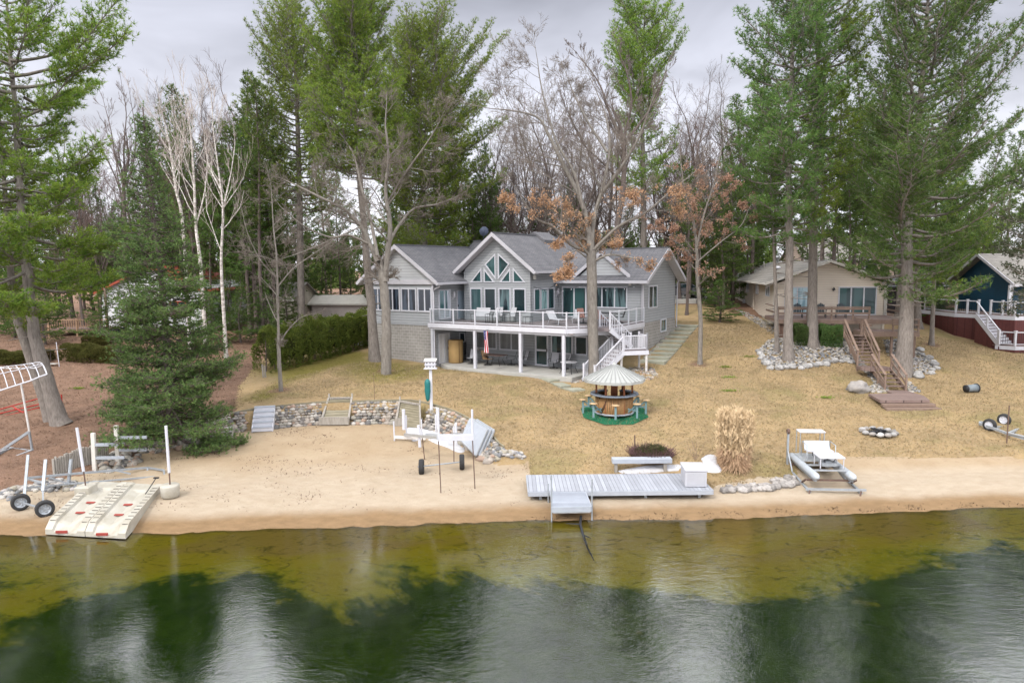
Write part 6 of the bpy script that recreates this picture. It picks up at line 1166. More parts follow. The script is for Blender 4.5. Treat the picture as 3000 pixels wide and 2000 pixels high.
# ---------------------------------------------------------------- white boat hoist
b = G(*z5(1677, 1030)); t = empty('boat_hoist', b, 0, 'white beamed boat hoist with tall legs on two wheels on the left beach', 'boat hoist')
def L5(x, y, Y): return P5(x, y, Y)-b
mb = [((1657, 590), (1677, 1030), 26.5, 26.5, .022, M_rust, 'leg'), ((1918, 595), (1938, 1000), 26.9, 26.9, .022, M_rust, 'leg'), ((1530, 560), (1552, 768), 30.6, 30.7, .022, M_rust, 'leg'), ((1775, 600), (1777, 790), 30.3, 30.3, .022, M_rust, 'leg'),
 ((1655, 378), (1660, 600), 26.5, 26.5, .045, M_white, 'guide_post'), ((1915, 390), (1920, 605), 26.9, 26.9, .045, M_white, 'guide_post'), ((1505, 510), (1516, 668), 30.3, 30.3, .07, M_white, 'guide_post'), ((1527, 465), (1532, 600), 30.6, 30.6, .03, M_white, 'guide_post'), ((1790, 495), (1792, 650), 30.0, 30.0, .06, M_white, 'guide_post'), ((1773, 518), (1776, 610), 30.3, 30.3, .03, M_white, 'guide_post'),
 ((1636, 430), (1640, 560), 31.5, 31.5, .04, M_white, 'guide_post'), ((1648, 375), (1652, 520), 31.9, 31.9, .06, M_white, 'guide_post'), ((1390, 390), (1394, 535), 33.5, 33.5, .085, M_white, 'guide_post'), ((1410, 435), (1415, 620), 33.8, 33.8, .04, M_white, 'guide_post'), ((1315, 480), (1322, 630), 33.6, 33.6, .04, M_white, 'guide_post')]
for (a1, a2, Y1, Y2, r, m, nm) in mb: MB().tube([L5(*a1, Y1), L5(*a2, Y2)+np.array([0, 0, -.05])], r, 8).build(nm, m, t)
MB().bar(L5(1655, 606, 26.5), L5(1925, 602, 26.9), .12, .24).build('crossbeam', M_white, t); MB().bar(L5(1400, 580, 33.6), L5(1655, 606, 26.5), .10, .12).bar(L5(1560, 585, 30.5), L5(1780, 590, 30.2), .1, .12).bar(L5(1780, 575, 30.2), L5(1924, 596, 26.9), .1, .12).build('side_rail', M_alu, t)
MB().bar(L5(1322, 600, 33.6), L5(1560, 610, 33.2), .10, .14).build('rear_beam', M_whitew, t)
axl = MB().tube([L5(1500, 828, 28.9), L5(1850, 788, 29.3)], .03, 6).build('axle', M_galv, t)
def wheel(par, c, r, wd, ax, hubm=M_alu, name='wheel', spokes=0):
    w_ = MB(); pr = [(r*.62, -wd/2), (r*.9, -wd/2), (r, -wd*.28), (r, wd*.28), (r*.9, wd/2), (r*.62, wd/2), (r*.62, -wd/2)]; w_.lathe(pr, (0, 0, 0), 24, ax); o = w_.build(name, M_rub, par); o.location = [float(x) for x in c]
    h = MB().lathe([(r*.63, -wd*.4), (r*.5, -wd*.2), (.03, -wd*.25), (.001, -wd*.3)], (0, 0, 0), 16, ax).lathe([(r*.63, wd*.4), (r*.5, wd*.2), (.03, wd*.25), (.001, wd*.3)], (0, 0, 0), 16, ax)
    for k in range(spokes):
        a = k*2*math.pi/spokes; v = {'x': (0, math.cos(a), math.sin(a)), 'y': (math.cos(a), 0, math.sin(a))}[ax]; q = [x*r*.35 for x in v]; i = {'x': 0, 'y': 1}[ax]
        for s in (-1, 1): q2 = list(q); q2[i] = s*wd*.27; h.blob(q2, (r*.12,)*3, 0, 1, 0)
    h.build('hub', hubm, o); return o
w1 = wheel(t, L5(1528, 828, 28.9), .34, .22, 'x', M_alu); w1.rotation_euler.z = .08; w2 = wheel(t, L5(1838, 790, 29.3), .34, .22, 'x', M_alu); w2.rotation_euler.z = .08
# ---------------------------------------------------------------- dock
M_dk = M_dockp
dock = empty('dock', (.6, 25.6, 0), 0, 'long low grey plank dock lying along the shore with a short ramp section', 'dock')
MB().poly([(0, 0, .62), (7.08, 0, .62), (7.0, 2.12, .62), (-.04, 2.12, .62)], (0, 0, -.04)).build('deck_boards', M_dk, dock)
f = MB(); f.bar((-.02, -.03, .52), (7.1, -.03, .52), .05, .17); f.bar((-.02, -.03, .52), (-.05, 2.14, .52), .05, .17); f.bar((7.1, -.03, .52), (7.02, 2.14, .52), .05, .17); f.bar((-.05, 2.15, .52), (7.02, 2.15, .52), .05, .17); f.build('skirt', M_grayp, dock)
f = MB(); f.bar((0, .3, .40), (7, .3, .40), .1, .1); f.bar((0, 1.8, .40), (7, 1.8, .40), .1, .1)
for x in (.4, 2.4, 4.5, 6.6): f.box(x, x+.1, .2, .3, .1, .45).box(x, x+.1, 1.75, 1.85, .2, .45)
f.build('underframe', M_galv, dock)
rp = MB().poly([(.86, .02, .60), (2.16, .02, .60), (2.2, -1.55, .58), (.82, -1.62, .58)], (0, 0, -.04)).build('ramp_boards', M_dockp2, dock); f = MB(); f.bar((.84, -.05, .50), (.80, -1.64, .48), .05, .18); f.bar((2.18, -.05, .50), (2.22, -1.57, .48), .05, .18); f.bar((.80, -1.64, .47), (2.22, -1.58, .47), .05, .2); f.build('skirt', M_grayp, rp); MB().bar((.85, -1.5, .33), (2.2, -1.45, .33), .08, .08).build('underframe', M_whitew, rp)
for x, y, h in ((.78, -1.55, 1.75), (.74, -.05, .95), (2.26, -1.45, 1.55)): MB().tube([(x, y, -.3), (x, y, h)], .028, 7).build('post', M_galv, rp)
b = G(*z6(1157, 885)); t = empty('dock_bench', (4.2, 28.3, 0), 0, 'long grey beam bench resting on two short posts behind the dock', 'bench'); MB().box(0, 2.52, -.18, .2, .93, 1.13).build('beam', M_grayp, t, .01); MB().box(2.18, 2.32, -.1, .04, .35, .93).build('leg', M_oldw, t); MB().box(.1, .22, -.1, .04, .35, .93).build('leg', M_oldw, t)
bx = empty('dock_box', (6.72, 25.92, .62), R(-4), 'pale grey storage box with lid on the right end of the dock', 'dock box'); MB().box(0, .82, 0, 1.05, .02, .62).build('body', mat('pale_grey_plastic', (.46, .46, .49), (.42, .42, .45), 2, .5), bx, .01); MB().box(-.03, .85, -.03, 1.08, .62, .70).build('lid', MATS['pale_grey_plastic'], bx, .015); MB().box(.06, .76, -.012, 0, .08, .56).box(-.012, 0, .08, .97, .08, .56).build('panel', mat('grey_plastic_panel', (.42, .42, .45), None, 2, .5), bx)
p = G(*z6(1440, 1060)); t = MB().lathe([(.06, 0), (.06, 1.0), (.05, 1.0), (.05, 0), (.06, 0)], (0, 0, 0), 12, 'y').build('drain_pipe', M_whitew, None, loc=p+[0, 0, .06]); t.rotation_euler = (R(4), 0, R(28)); tag(t, 'short white drain pipe poking out of the sand at the dock end', 'pipe')
# plants at the shore
def stalks(name, p, n, rad, h, label, m, cat, seed, wd=.02, lean=.25, plume=0, mp=None):
    rg = np.random.default_rng(seed); t = empty(name, p, 0, label, cat); a = rg.uniform(0, 6.28, n); r = rad*np.sqrt(rg.random(n)); B0 = np.stack([np.cos(a)*r, np.sin(a)*r, np.zeros(n)-.05], 1); hh = h*rg.uniform(.62, 1.08, n); d = np.stack([np.cos(a)*lean*r/rad+rg.normal(size=n)*.05, np.sin(a)*lean*r/rad+rg.normal(size=n)*.05, np.ones(n)], 1)
    M1 = B0+d*(hh*.55)[:, None]; M2 = B0+d*hh[:, None]+np.stack([rg.normal(size=n)*.08, rg.normal(size=n)*.08, np.zeros(n)], 1); V1, F1 = segs(np.concatenate([B0, M1]), np.concatenate([M1, M2]), np.full(2*n, wd/2), np.full(2*n, wd*.35), 3); npmesh('stems', V1, F1, m, t)
    if plume: k = rg.random(n) < plume; V2, F2 = blades(np.repeat(M2[k], 3, 0)-rg.random((k.sum()*3, 1))*[0, 0, h*.42], np.tile([0, 0, 1.], (k.sum()*3, 1)), .22, .035, 6, .35, rg=rg); npmesh('plumes', V2, F2, mp or m, t)
    return t
M_straw = mat('straw', (.56, .41, .24), (.42, .28, .15), 3, .8, stretch=(1, 1, .4)); M_plume = mat('straw_plumes', (.70, .54, .34), (.56, .41, .25), 3, .85)
g0 = stalks('ornamental_grass', G(2150, 1372), 1300, .36, 2.4, 'tall clump of dry golden ornamental grass near the dock box', M_straw, 'grass', 3, .018, .10, .9, M_plume)
rg = np.random.default_rng(5); n = 900; a = rg.uniform(0, 6.28, n); P = np.stack([np.cos(a)*rg.uniform(.25, .6, n), np.sin(a)*rg.uniform(.25, .6, n), rg.uniform(0, .95, n)], 1); V, F = blades(P, np.stack([np.cos(a), np.sin(a), -.9+0*a], 1), .38, .022, 3, .4, rg=rg); npmesh('drooping_leaves', V, F, mat('brown_grass_leaves', (.55, .38, .24), (.36, .23, .14), 3, .9), g0)
t = stalks('brush_heap', G(1908, 1342), 700, .78, .5, 'low heap of tangled brush with green and purple stems', mat('purple_brown_stems', (.16, .085, .09), (.10, .06, .055), 6, .9), 'shrub', 8, .02, .75); n = 1100; a = rg.uniform(0, 6.28, n); r = .85*np.sqrt(rg.random(n)); P = np.stack([np.cos(a)*r*1.1, np.sin(a)*r*.8, .15+.5*(1-(r/.85)**2)*rg.random(n)], 1); V, F = blades(P, np.tile([0, 0, .4], (len(P), 1)), .13, .026, 5, .9, rg=rg); npmesh('leaves', V, F, leafmat('brush_leaves', (.07, .11, .03), (.16, .09, .08), (.11, .16, .05), 3), t)
p = G(*z6(940, 730)); tag(MB().bar((0, 0, -.1), (-.01, 0, .85), .05, .04).build('metal_stake', M_rust, None, loc=p), 'rusty upright post beside the brush heap', 'post')
t = stalks('sapling', G(*z6(1405, 785)), 9, .03, .75, 'tiny leafless sapling between brush heap and ornamental grass', B_twigr, 'sapling', 12, .014, 1.2)
for i, (x, y) in enumerate((z3(165, 1320), z3(160, 1205), z3(1010, 1382), z3(130, 1115), z4(600, 365), z3(340, 1028))):
    rg = np.random.default_rng(90+i); p = G(x, y); n = 60; P = np.stack([rg.normal(size=n)*.22, rg.normal(size=n)*.1, rg.uniform(.01, .07, n)], 1); V, F = blades(P, np.tile([.6, 0, .3], (n, 1)), .14, .022, 4, .8, rg=rg); o = npmesh('fallen_pine_sprig', V, F, L_pine); o.location = p; tag(o, ('largest fallen green pine sprig on the right lawn, nearest the ornamental grass', 'small green pine sprig on the lawn up from the largest sprig', 'green pine sprig left of the brown boardwalk', 'small sprig on the lawn below the left rock bed', 'green sprig on the brown needles right of the leaning pine', 'faint brown sprig beside the left cottage rock bed')[i], 'pine sprig', 'fallen pine sprigs')
# ---------------------------------------------------------------- tiki bar on a green mat
tb = G(*z6(800, 435)); tb = np.array([5.28, 34.95, tb[2]+.02])
_mv = [(1.80*math.cos(R(22.5+45*k)), 1.80*math.sin(R(22.5+45*k))) for k in range(8)]; _mp = [(x, y, gz(tb[0]+x, tb[1]+y)-tb[2]+.035) for x, y in _mv]
t = MB().add([(0, 0, gz(tb[0], tb[1])-tb[2]+.035)]+_mp, [(0, k+1, (k+1) % 8+1) for k in range(8)]).build('green_mat', mat('artificial_turf', (.012, .13, .06), (.008, .09, .04), 20, .95, bump=.01, bscale=60), None, loc=tb); tag(t, 'bright green artificial turf mat under the tiki bar', 'mat')
tk = empty('tiki_bar', tb+[0, .0, .05], R(-6), 'round tiki bar with grey counter, bamboo front and white pleated roof', 'outdoor bar')
MB().lathe([(.95, .06), (1.0, 1.0), (.96, 1.0), (.9, .06)], (0, 0, 0), 12, a0=R(-250), a1=R(70)).build('bar_front', M_bamboo, tk); MB().lathe([(.86, 1.0), (1.26, 1.0), (1.26, 1.06), (.86, 1.06), (.86, 1.0)], (0, 0, 0), 12, a0=R(-250), a1=R(70)).build('counter', mat('slate_grey_counter', (.17, .19, .23), (.13, .15, .18), 3, .5), tk)
MB().lathe([(1.02, .02), (1.06, .10), (.98, .10)], (0, 0, 0), 12).build('base_ring', M_grayp, tk)
for k in range(6): a = R(-90+30+60*k); MB().box(.92*math.cos(a)-.045, .92*math.cos(a)+.045, .92*math.sin(a)-.045, .92*math.sin(a)+.045, .05, 1.95).build('roof_post', M_cedar, tk)
MB().cb((0, 0, .9), (.35, .2, 1.7)).build('inner_shelf', M_cedar, tk)
rf = MB(); n = 12
for k in range(n):
    a0, a1 = 2*math.pi*k/n, 2*math.pi*(k+1)/n; p0 = Vector((1.58*math.cos(a0), 1.58*math.sin(a0), 1.80)); p1 = Vector((1.58*math.cos(a1), 1.58*math.sin(a1), 1.80)); rf.poly([p0, p1, Vector((0, 0, 2.58))], (0, 0, .03)); rf.bar(p0+Vector((0, 0, -.04)), p1+Vector((0, 0, -.04)), .03, .13)
rfo = rf.build('roof', mat('white_metal_roof', (.37, .375, .36), (.31, .315, .30), 2, .45), tk); mb = MB()
for k in range(n*3):
    a = 2*math.pi*k/(n*3); mb.bar((1.57*math.cos(a), 1.57*math.sin(a), 1.84), (.15*math.cos(a), .15*math.sin(a), 2.54), .02 if k % 3 else .05, .02)
mb.build('roof_ribs', mat('roof_rib', (.27, .275, .265), None, 2, .45), rfo); MB().lathe([(.10, 2.56), (.04, 2.66), (.01, 2.66)], (0, 0, 0), 10).build('finial', MATS['white_metal_roof'], rfo)
for k in range(7):
    a = R(-90+(k-3)*42); c, s = math.cos(a), math.sin(a); st = MB().bar((1.62*c, 1.62*s, 0), (1.62*c, 1.62*s, .70), .10, .10).bar((1.62*c, 1.62*s, .36), (1.0*c, 1.0*s, .36), .05, .07).bar((1.6*c, 1.6*s, .66), (1.02*c, 1.02*s, .2), .05, .07).build('stool', M_teal, tk)
    MB().lathe([(.01, .70), (.20, .70), (.20, .74), (.01, .75)], (1.62*c, 1.62*s, 0), 14).build('stool_seat', mat('pale_wood_seat', (.52, .37, .22), (.42, .28, .15), 5, .6), st)
# ---------------------------------------------------------------- concrete steps and stepping slabs
for i, (q, lb) in enumerate((([(210, 152), (290, 188), (372, 175), (330, 142)], 'upper mossy concrete stepping slab by the patio corner'), ([(292, 192), (375, 234), (452, 222), (385, 187)], 'middle concrete stepping slab leading from the patio'), ([(385, 236), (460, 262), (562, 250), (520, 232)], 'lowest concrete stepping slab at the foot of the white stairs'))):
    P = [G(*z6(*p)) for p in q]; c = sum(P)/4; zt = c[2]+.08; tag(MB().poly([(p[0]-c[0], p[1]-c[1], .10) for p in P], (0, 0, -.3)).build('stepping_slab', M_slab, None, .01, loc=c), lb, 'paving slab', 'concrete slabs from the patio')
ns = 10; A = G(1550+1175*.30607, 650+1352*.30607); Bp = G(1550+1500*.30607, 650+1008*.30607)
for i in range(ns):
    f = i/(ns-1); p = A*(1-f)+Bp*f; g = gz(p[0], p[1]); d = (Bp-A)[:2]; an = math.atan2(d[1], d[0])-math.pi/2
    o = MB().box(-.85, .85, -.1, .78, -.3, 0).build('concrete_step', M_slab, None, .015, loc=(p[0], p[1], g+.14)); o.rotation_euler.z = an; tag(o, f'grey concrete step beside the side wall of the grey house, {ON[i]} from the bottom', 'step', 'concrete steps up the side of the grey house')
pd = [G(*p) for p in ((1036, 1012), (1060, 1001), (1096, 998), (1096, 1014))]; tag(MB().poly([tuple(p+[0, 0, .05]) for p in pd], (0, 0, -.2)).build('concrete_pad', M_conc), 'small pale concrete pad at the left corner of the grey house', 'pad')
dv = [onZ(1930, 884, 5.85), onZ(2040, 884, 5.85), onZ(2120, 868, 5.85), onZ(1930, 866, 5.85)]; dz = [(p[0], p[1], gz(p[0], p[1])+.05) for p in dv]; mz = max(q[2] for q in dz); dvo = MB().poly([(p[0], p[1], mz+.02) for p in dz], (0, 0, -.4)).build('driveway', M_conc); tag(dvo, kind='structure')
# ---------------------------------------------------------------- patio and deck furniture
def local_empty(name, u, v, z, rz, label, cat, group=None): w_ = ghw(u, v, z); return empty(name, w_, rz-HT, label, cat, group)
def swivel(u, v, z, rz, label, fab=None, group='swivel sling chairs'):
    t = local_empty('patio_chair', u, v, z, rz, label, 'chair', group); fab = fab or M_sling
    b = MB().lathe([(.27, .02), (.30, .035), (.27, .05), (.24, .035), (.27, .02)], (0, 0, 0), 18); b.tube([(0, 0, .03), (0, 0, .36)], .03, 6)
    for k in range(4): a = k*math.pi/2; b.tube([(0, 0, .12), (.27*math.cos(a), .27*math.sin(a), .04)], .018, 5)
    b.build('swivel_base', M_black, t)
    MB().poly([(-.25, -.26, .43), (.25, -.26, .43), (.25, .24, .38), (-.25, .24, .38)], (0, 0, .025)).build('seat', fab, t); MB().poly([(-.25, .22, .40), (.25, .22, .40), (.25, .42, 1.0), (-.25, .42, 1.0)], (0, .025, .005)).build('backrest', fab, t)
    for s in (-1, 1): MB().tube([(s*.27, .43, 1.0), (s*.28, .26, .5), (s*.28, .22, .40), (s*.28, -.27, .42), (s*.30, -.34, .55), (s*.31, -.25, .64), (s*.31, .1, .63), (s*.28, .30, .62)], .015, 6).build('arm_frame', M_black, t)
    return t
PZ = 2.52
def Fz(x, y, z, off=0): p = onZ(1230+x*.17857, 820+y*.17857, z); d = p[:2]-HO; return d@HU, d@HV
def Fy(x, y, z): p = onZ(1540+x*.16578, 840+y*.16578, z); d = p[:2]-HO; return d@HU, d@HV
for i, (fn, x, y, r, lb, fb) in enumerate(((Fz, 850, 1375, 10, 'grey sling swivel chair on the patio nearest the tan roll', None), (Fz, 1115, 1395, 75, 'patio swivel chair with tan cushion between roll and table', mat('tan_cushion', (.42, .28, .15), (.30, .19, .10), 6, .9)), (Fz, 1500, 1395, -60, 'grey swivel chair half hidden behind the third white post', None), (Fz, 1680, 1410, -35, 'grey swivel chair right of the third white post, facing the table', None), (Fy, 495, 1440, 12, 'grey swivel chair just right of the patio glass door', None), (Fy, 690, 1450, -50, 'grey swivel chair behind the fourth white post', None))):
    u, v = fn(x, y, PZ); swivel(u, min(v, 2.75), PZ, R(r), lb, fb)
def table(u, v, z, w_, d_, h, label, top, round_=False, tilted=0):
    t = local_empty('patio_table', u, v, z, 0, label, 'table')
    (MB().lathe([(.01, h), (w_/2, h), (w_/2, h-.03), (.01, h-.03)], (0, 0, 0), 24) if round_ else MB().box(-w_/2, w_/2, -d_/2, d_/2, h-.03, h)).build('tabletop', top, t, .01)
    for sx in (-1, 1):
        for sy in (-1, 1): MB().tube([(sx*w_*.36, sy*d_*.34, h-.03), (sx*w_*.28, sy*d_*.26, h*.5), (sx*w_*.38, sy*d_*.38, 0)], .018, 6).build('leg', M_black, t)
    return t
M_ttop = mat('brown_tabletop', (.20, .13, .11), None, 3, .4)
u, v = Fz(1300, 1380, PZ); table(u, 2.0, PZ, 1.5, .95, .72, 'dark framed rectangular patio table behind the flag', M_ttop); u, v = Fy(910, 1480, PZ); table(u, 1.2, PZ, 1.1, 1.1, .72, 'round glass topped patio table left of the oak trunk', M_sling, True)
u, v = Fz(590, 1350, PZ); t = local_empty('rolled_mat', u, 1.75, PZ, 0, 'tall tan foam roll standing upright beside the white storage doors', 'foam roll'); MB().lathe([(.01, 1.62), (.50, 1.62), (.52, 1.60), (.52, .02), (.5, 0), (.01, 0)], (0, 0, 0), 28).build('roll', mat('tan_foam', (.44, .29, .125), (.38, .24, .10), 3, .8), t); MB().bar((.47, -.22, .02), (.47, -.22, 1.6), .03, .03).build('seam', mat('dark_seam', (.10, .06, .03)), t)
o = MB().poly([(-.22, 0, 0), (.22, 0, 0), (.22, .12, 1.5), (-.22, .12, 1.5)], (0, .05, 0)).build('leaning_board', mat('dull_green_board', (.20, .23, .17), None, 3, .7), None, loc=ghw(.78, 2.35, PZ)); o.rotation_euler.z = -HT; tag(o, 'dull green board leaning on the patio wall beside the tan roll', 'board')
o = MB().lathe([(.13, 0), (.13, .12), (.10, .14), (.01, .14)], (0, 0, 0), 16, 'y').build('hose_reel', M_ctrim, None, loc=ghw(1.75, 3.12, PZ+.85)); o.rotation_euler.z = -HT; tag(o, 'round cream disc on the patio wall below the left window', 'hose reel')
# flag hanging from a short staff on the deck edge
fl = empty('flag', ghw(5.0, -.12, 5.2), -HT, 'American flag hanging limp from a short staff on the deck fascia', 'flag')
MB().tube([(0, .05, 0), (.02, -.5, -.05)], .012, 6).build('staff', M_black, fl)
def flagstrip(name, m, f0, f1, h0, h1):
    V = []; F = []; n = 14; k = 6
    for i in range(n+1):
        for j in range(k+1):
            h = h0+(h1-h0)*i/n; f = f0+(f1-f0)*j/k; x = .05+(f-.5)*.42*(.75+.35*h)*(1-.25*math.sin(h*3))+.10*h*math.sin(h*2.2); y = -.42+.05*math.sin(f*14+h*3); V.append((x, y, -.02-h*1.45-.05*f)); 
    for i in range(n):
        for j in range(k): a = i*(k+1)+j; F.append((a, a+1, a+k+2, a+k+1))
    return MB().add(V, F, True).build(name, m, fl)
M_fr = mat('flag_red', (.55, .03, .05), None, 3, .8); M_fw = mat('flag_white', (.75, .74, .76), None, 3, .8); M_fb = mat('flag_blue', (.03, .05, .22), None, 3, .8)
for k in range(9): flagstrip('stripe', M_fr if k % 2 == 0 else M_fw, k/9, (k+1)/9, .0 if k > 4 else .42, 1.0)
ca_ = flagstrip('canton', M_fb, 0, 5/9, 0, .42); mb = MB()
for i in range(6):
    for j in range(4): h = .04+.065*i; f = .07+.13*j; x = .05+(f-.5)*.42*(.75+.35*h)*(1-.25*math.sin(h*3))+.10*h*math.sin(h*2.2); mb.cb((x, -.43+.05*math.sin(f*14+h*3), -.02-h*1.45-.05*f), (.022, .012, .022))
mb.build('stars', M_fw, ca_)
DZ = 5.48
def lovechair(u, v, rz, wd, label, cat, base=True):
    t = local_empty('deck_chair' if wd < .8 else 'deck_loveseat', u, v, DZ, rz, label, cat); MB().poly([(-wd/2, -.26, .43), (wd/2, -.26, .43), (wd/2, .24, .38), (-wd/2, .24, .38)], (0, 0, .03)).build('seat', M_sling, t); MB().poly([(-wd/2, .22, .4), (wd/2, .22, .4), (wd/2, .42, 1.0), (-wd/2, .42, 1.0)], (0, .03, .005)).build('backrest', M_sling, t)
    for s in (-1, 1): MB().tube([(s*(wd/2+.02), .43, 1.0), (s*(wd/2+.03), .22, .4), (s*(wd/2+.03), .25, .02), (s*(wd/2+.03), -.25, .02), (s*(wd/2+.03), -.28, .6), (s*(wd/2+.03), .3, .62)], .016, 6).build('arm_frame', M_black, t)
    return t
u, v = Fz(1050, 690, DZ); lovechair(u, 1.5, 0, 1.15, 'grey sling loveseat on the upper deck before the second window', 'loveseat'); u, v = Fz(1320, 690, DZ); lovechair(u, 1.5, R(-20), .5, 'single grey sling chair on the upper deck right of the loveseat', 'chair'); lovechair(4.0, 2.5, R(10), .5, 'rear grey sling chair close to the windows behind the loveseat', 'chair'); lovechair(5.0, 2.55, R(-10), .5, 'rear tan grey chair by the third window behind the single chair', 'chair')
t = local_empty('side_table', 7.0, 1.6, DZ, 0, 'small black metal side table on the upper deck', 'table'); MB().box(-.3, .3, -.2, .2, .48, .51).build('tabletop', M_black, t)
for sx in (-1, 1):
    for sy in (-1, 1): MB().tube([(sx*.27, sy*.17, .48), (sx*.27, sy*.17, 0)], .012, 5).build('leg', M_black, t)
for i, (u, v, rz) in enumerate(((8.55, 2.6, 60), (9.2, 4.6, 20))):
    t = local_empty('chaise_lounge', u, v, DZ, R(rz), ('pale chaise lounge behind the deck glass near the bend', 'pale chaise lounge further back by the sliding door')[i], 'lounge chair', 'chaise lounges on the upper deck'); MB().poly([(-.3, -.9, .32), (.3, -.9, .32), (.3, .3, .32), (-.3, .3, .32)], (0, 0, .03)).build('seat', M_sling, t); MB().poly([(-.3, .3, .33), (.3, .3, .33), (.3, .75, .85), (-.3, .75, .85)], (0, .03, 0)).build('backrest', M_sling, t)
    for sx in (-1, 1): MB().tube([(sx*.3, -.8, 0), (sx*.3, -.9, .33), (sx*.3, .3, .33), (sx*.3, .5, 0)], .018, 6).build('frame', M_white, t)
table(11.2, 4.3, DZ, 1.5, 1.0, .73, 'dark dining table on the upper deck behind the oak trunk', M_black)
M_redf = mat('reddish_sling', (.30, .16, .13), None, 5, .9)
swivel(10.1, 3.6, DZ, R(60), 'reddish swivel chair at the left end of the deck dining table', M_redf, 'deck dining chairs'); swivel(11.6, 3.3, DZ, R(160), 'reddish high backed chair in front of the deck dining table', M_redf, 'deck dining chairs'); swivel(12.1, 4.9, DZ, R(-60), 'dark swivel chair at the right end of the deck dining table', mat('dark_sling', (.08, .08, .085), None, 5, .9), 'deck dining chairs')
# adirondack chairs on the cottage deck
def adir(u, v, rz, label):
    w_ = F2.w(u, v, 5.43); t = empty('adirondack_chair', w_, rz+F2.rz, label, 'chair', 'dark chairs on the cottage deck'); m = mat('dark_slate_plastic', (.03, .045, .055), None, 4, .5)
    MB().poly([(-.28, -.3, .36), (.28, -.3, .36), (.28, .22, .26), (-.28, .22, .26)], (0, 0, .03)).build('seat', m, t); b = MB()
    for k in range(5): x = -.25+k*.105; b.poly([(x, .2, .25), (x+.09, .2, .25), (x+.095, .5, 1.02-.06*abs(k-2)), (x-.005, .5, 1.02-.06*abs(k-2))], (0, .03, 0))
    b.build('backrest', m, t)
    for s in (-1, 1): MB().box(s*.34-.06, s*.34+.06, -.36, .34, .55, .58).build('armrest', m, t); MB().box(s*.33-.03, s*.33+.03, -.32, -.22, 0, .55).build('leg', m, t); MB().poly([(s*.3-.02, .2, .3), (s*.3-.02, .55, 0), (s*.3-.02, .65, 0), (s*.3-.02, .3, .38)], (.04, 0, 0)).build('leg', m, t)
for (x, lb) in ((745, 'dark adirondack chair on the cottage deck, between the two left pine trunks'), (948, 'dark adirondack chair on the cottage deck, right beside the right pine trunk'), (1122, 'dark adirondack chair on the cottage deck in front of the wide glass door')):
    u, v = F2.onZ(*z3(x+10, 680), 5.43); adir(u, max(v, -3.6), R(175 if False else -12), lb)
# ---------------------------------------------------------------- pedal pontoon on its lift
pb = np.array([12.9, 27.6, .0]); t = empty('pontoon_boat', pb, R(-5), 'small white pedal boat with two grey pontoons, bench and canopy', 'pedal boat')
def tubecap(par, name, x, m, y0=-1.35, y1=1.75, z=.86, r=.15):
    MB().lathe([(.01, y0-.2), (r*.6, y0-.14), (r*.95, y0), (r, y0+.1), (r, y1-.1), (r*.8, y1), (.01, y1+.1)], (x, 0, z), 18, 'y').build(name, m, par)
M_pont = mat('pontoon_grey', (.40, .43, .46), (.34, .37, .40), 3, .45)
tubecap(t, 'pontoon', -.78, M_pont); tubecap(t, 'pontoon', .62, M_pont)
dkk = MB().box(-.75, .6, -1.0, -.9, .98, 1.03).box(-.75, .6, .3, 1.5, 1.0, 1.04).box(-.75, .6, -.25, -.15, .98, 1.03).build('deck_frame', M_alu, t)
MB().box(-.45, .55, -.75, .05, 1.42, 1.48).build('front_table', M_white, t, .01)
for x in (-.4, .5):
    for y in (-.7, 0): MB().tube([(x, y, 1.0), (x, y, 1.43)], .02, 6).build('leg', M_white, t)
MB().poly([(-.55, .35, 1.40), (.5, .35, 1.40), (.5, .8, 1.36), (-.55, .8, 1.36)], (0, 0, .06)).build('bench_seat', M_white, t); MB().poly([(-.55, .8, 1.42), (.5, .8, 1.42), (.5, .92, 1.74), (-.55, .92, 1.74)], (0, .05, 0)).build('bench_back', M_alu, t)
for x in (-.6, .55): MB().tube([(x, .3, 1.0), (x, .32, 1.7), (x, .95, 1.72), (x, 1.0, 1.0)], .02, 6).build('bench_frame', M_galv, t)
MB().box(-.6, .5, 1.3, 1.8, 1.98, 2.04).build('canopy', M_white, t, .02)
for x in (-.55, .45):
    for y in (1.35, 1.85): MB().tube([(x, y, 1.0), (x, y, 1.99)], .022, 6).build('canopy_post', M_alu, t)
MB().lathe([(.16, -.12), (.2, 0), (.16, .12)], (.0, -.35, 1.12), 12, 'x').box(-.3, .3, -.55, -.2, 1.05, 1.2).build('pedal_drive', M_galv, t); MB().tube([(.1, -.3, 1.1), (-.1, -.45, 1.45)], .015, 5).tube([(.2, -.3, 1.1), (.25, -.5, 1.35)], .015, 5).build('pedals', M_black, t)
MB().tube([(-.1, 1.1, 1.0), (-.1, 1.1, 1.6), (.05, .95, 1.7)], .018, 5).build('steering_bar', M_black, t)
lf = empty('boat_lift', pb, R(-5), 'rusty steel cradle lift holding the small pontoon boat above the sand', 'boat lift')
for x in (-1.05, .9):
    MB().bar((x, -1.5, .28), (x, 1.7, .45), .09, .09).build('base_rail', M_galv, lf)
for y, z in ((-1.45, .3), (1.6, .45)): MB().bar((-1.2, y, z+.08), (1.1, y, z+.08), .08, .08).build('crossbar', M_galv, lf)
for x in (-.78, .62): MB().bar((x, -1.3, .68), (x, 1.5, .68), .10, .06).build('bunk', M_galv, lf)
for y in (-1.0, 1.2): MB().bar((-1.0, y, .62), (.9, y, .62), .07, .07).build('crossbar', M_rust, lf); 
for (x, y) in ((-1.05, -1.0), (.9, -1.0), (.9, 1.2)): MB().bar((x, y+.5, .36), (x, y, .64), .06, .06).build('brace', M_rust, lf)
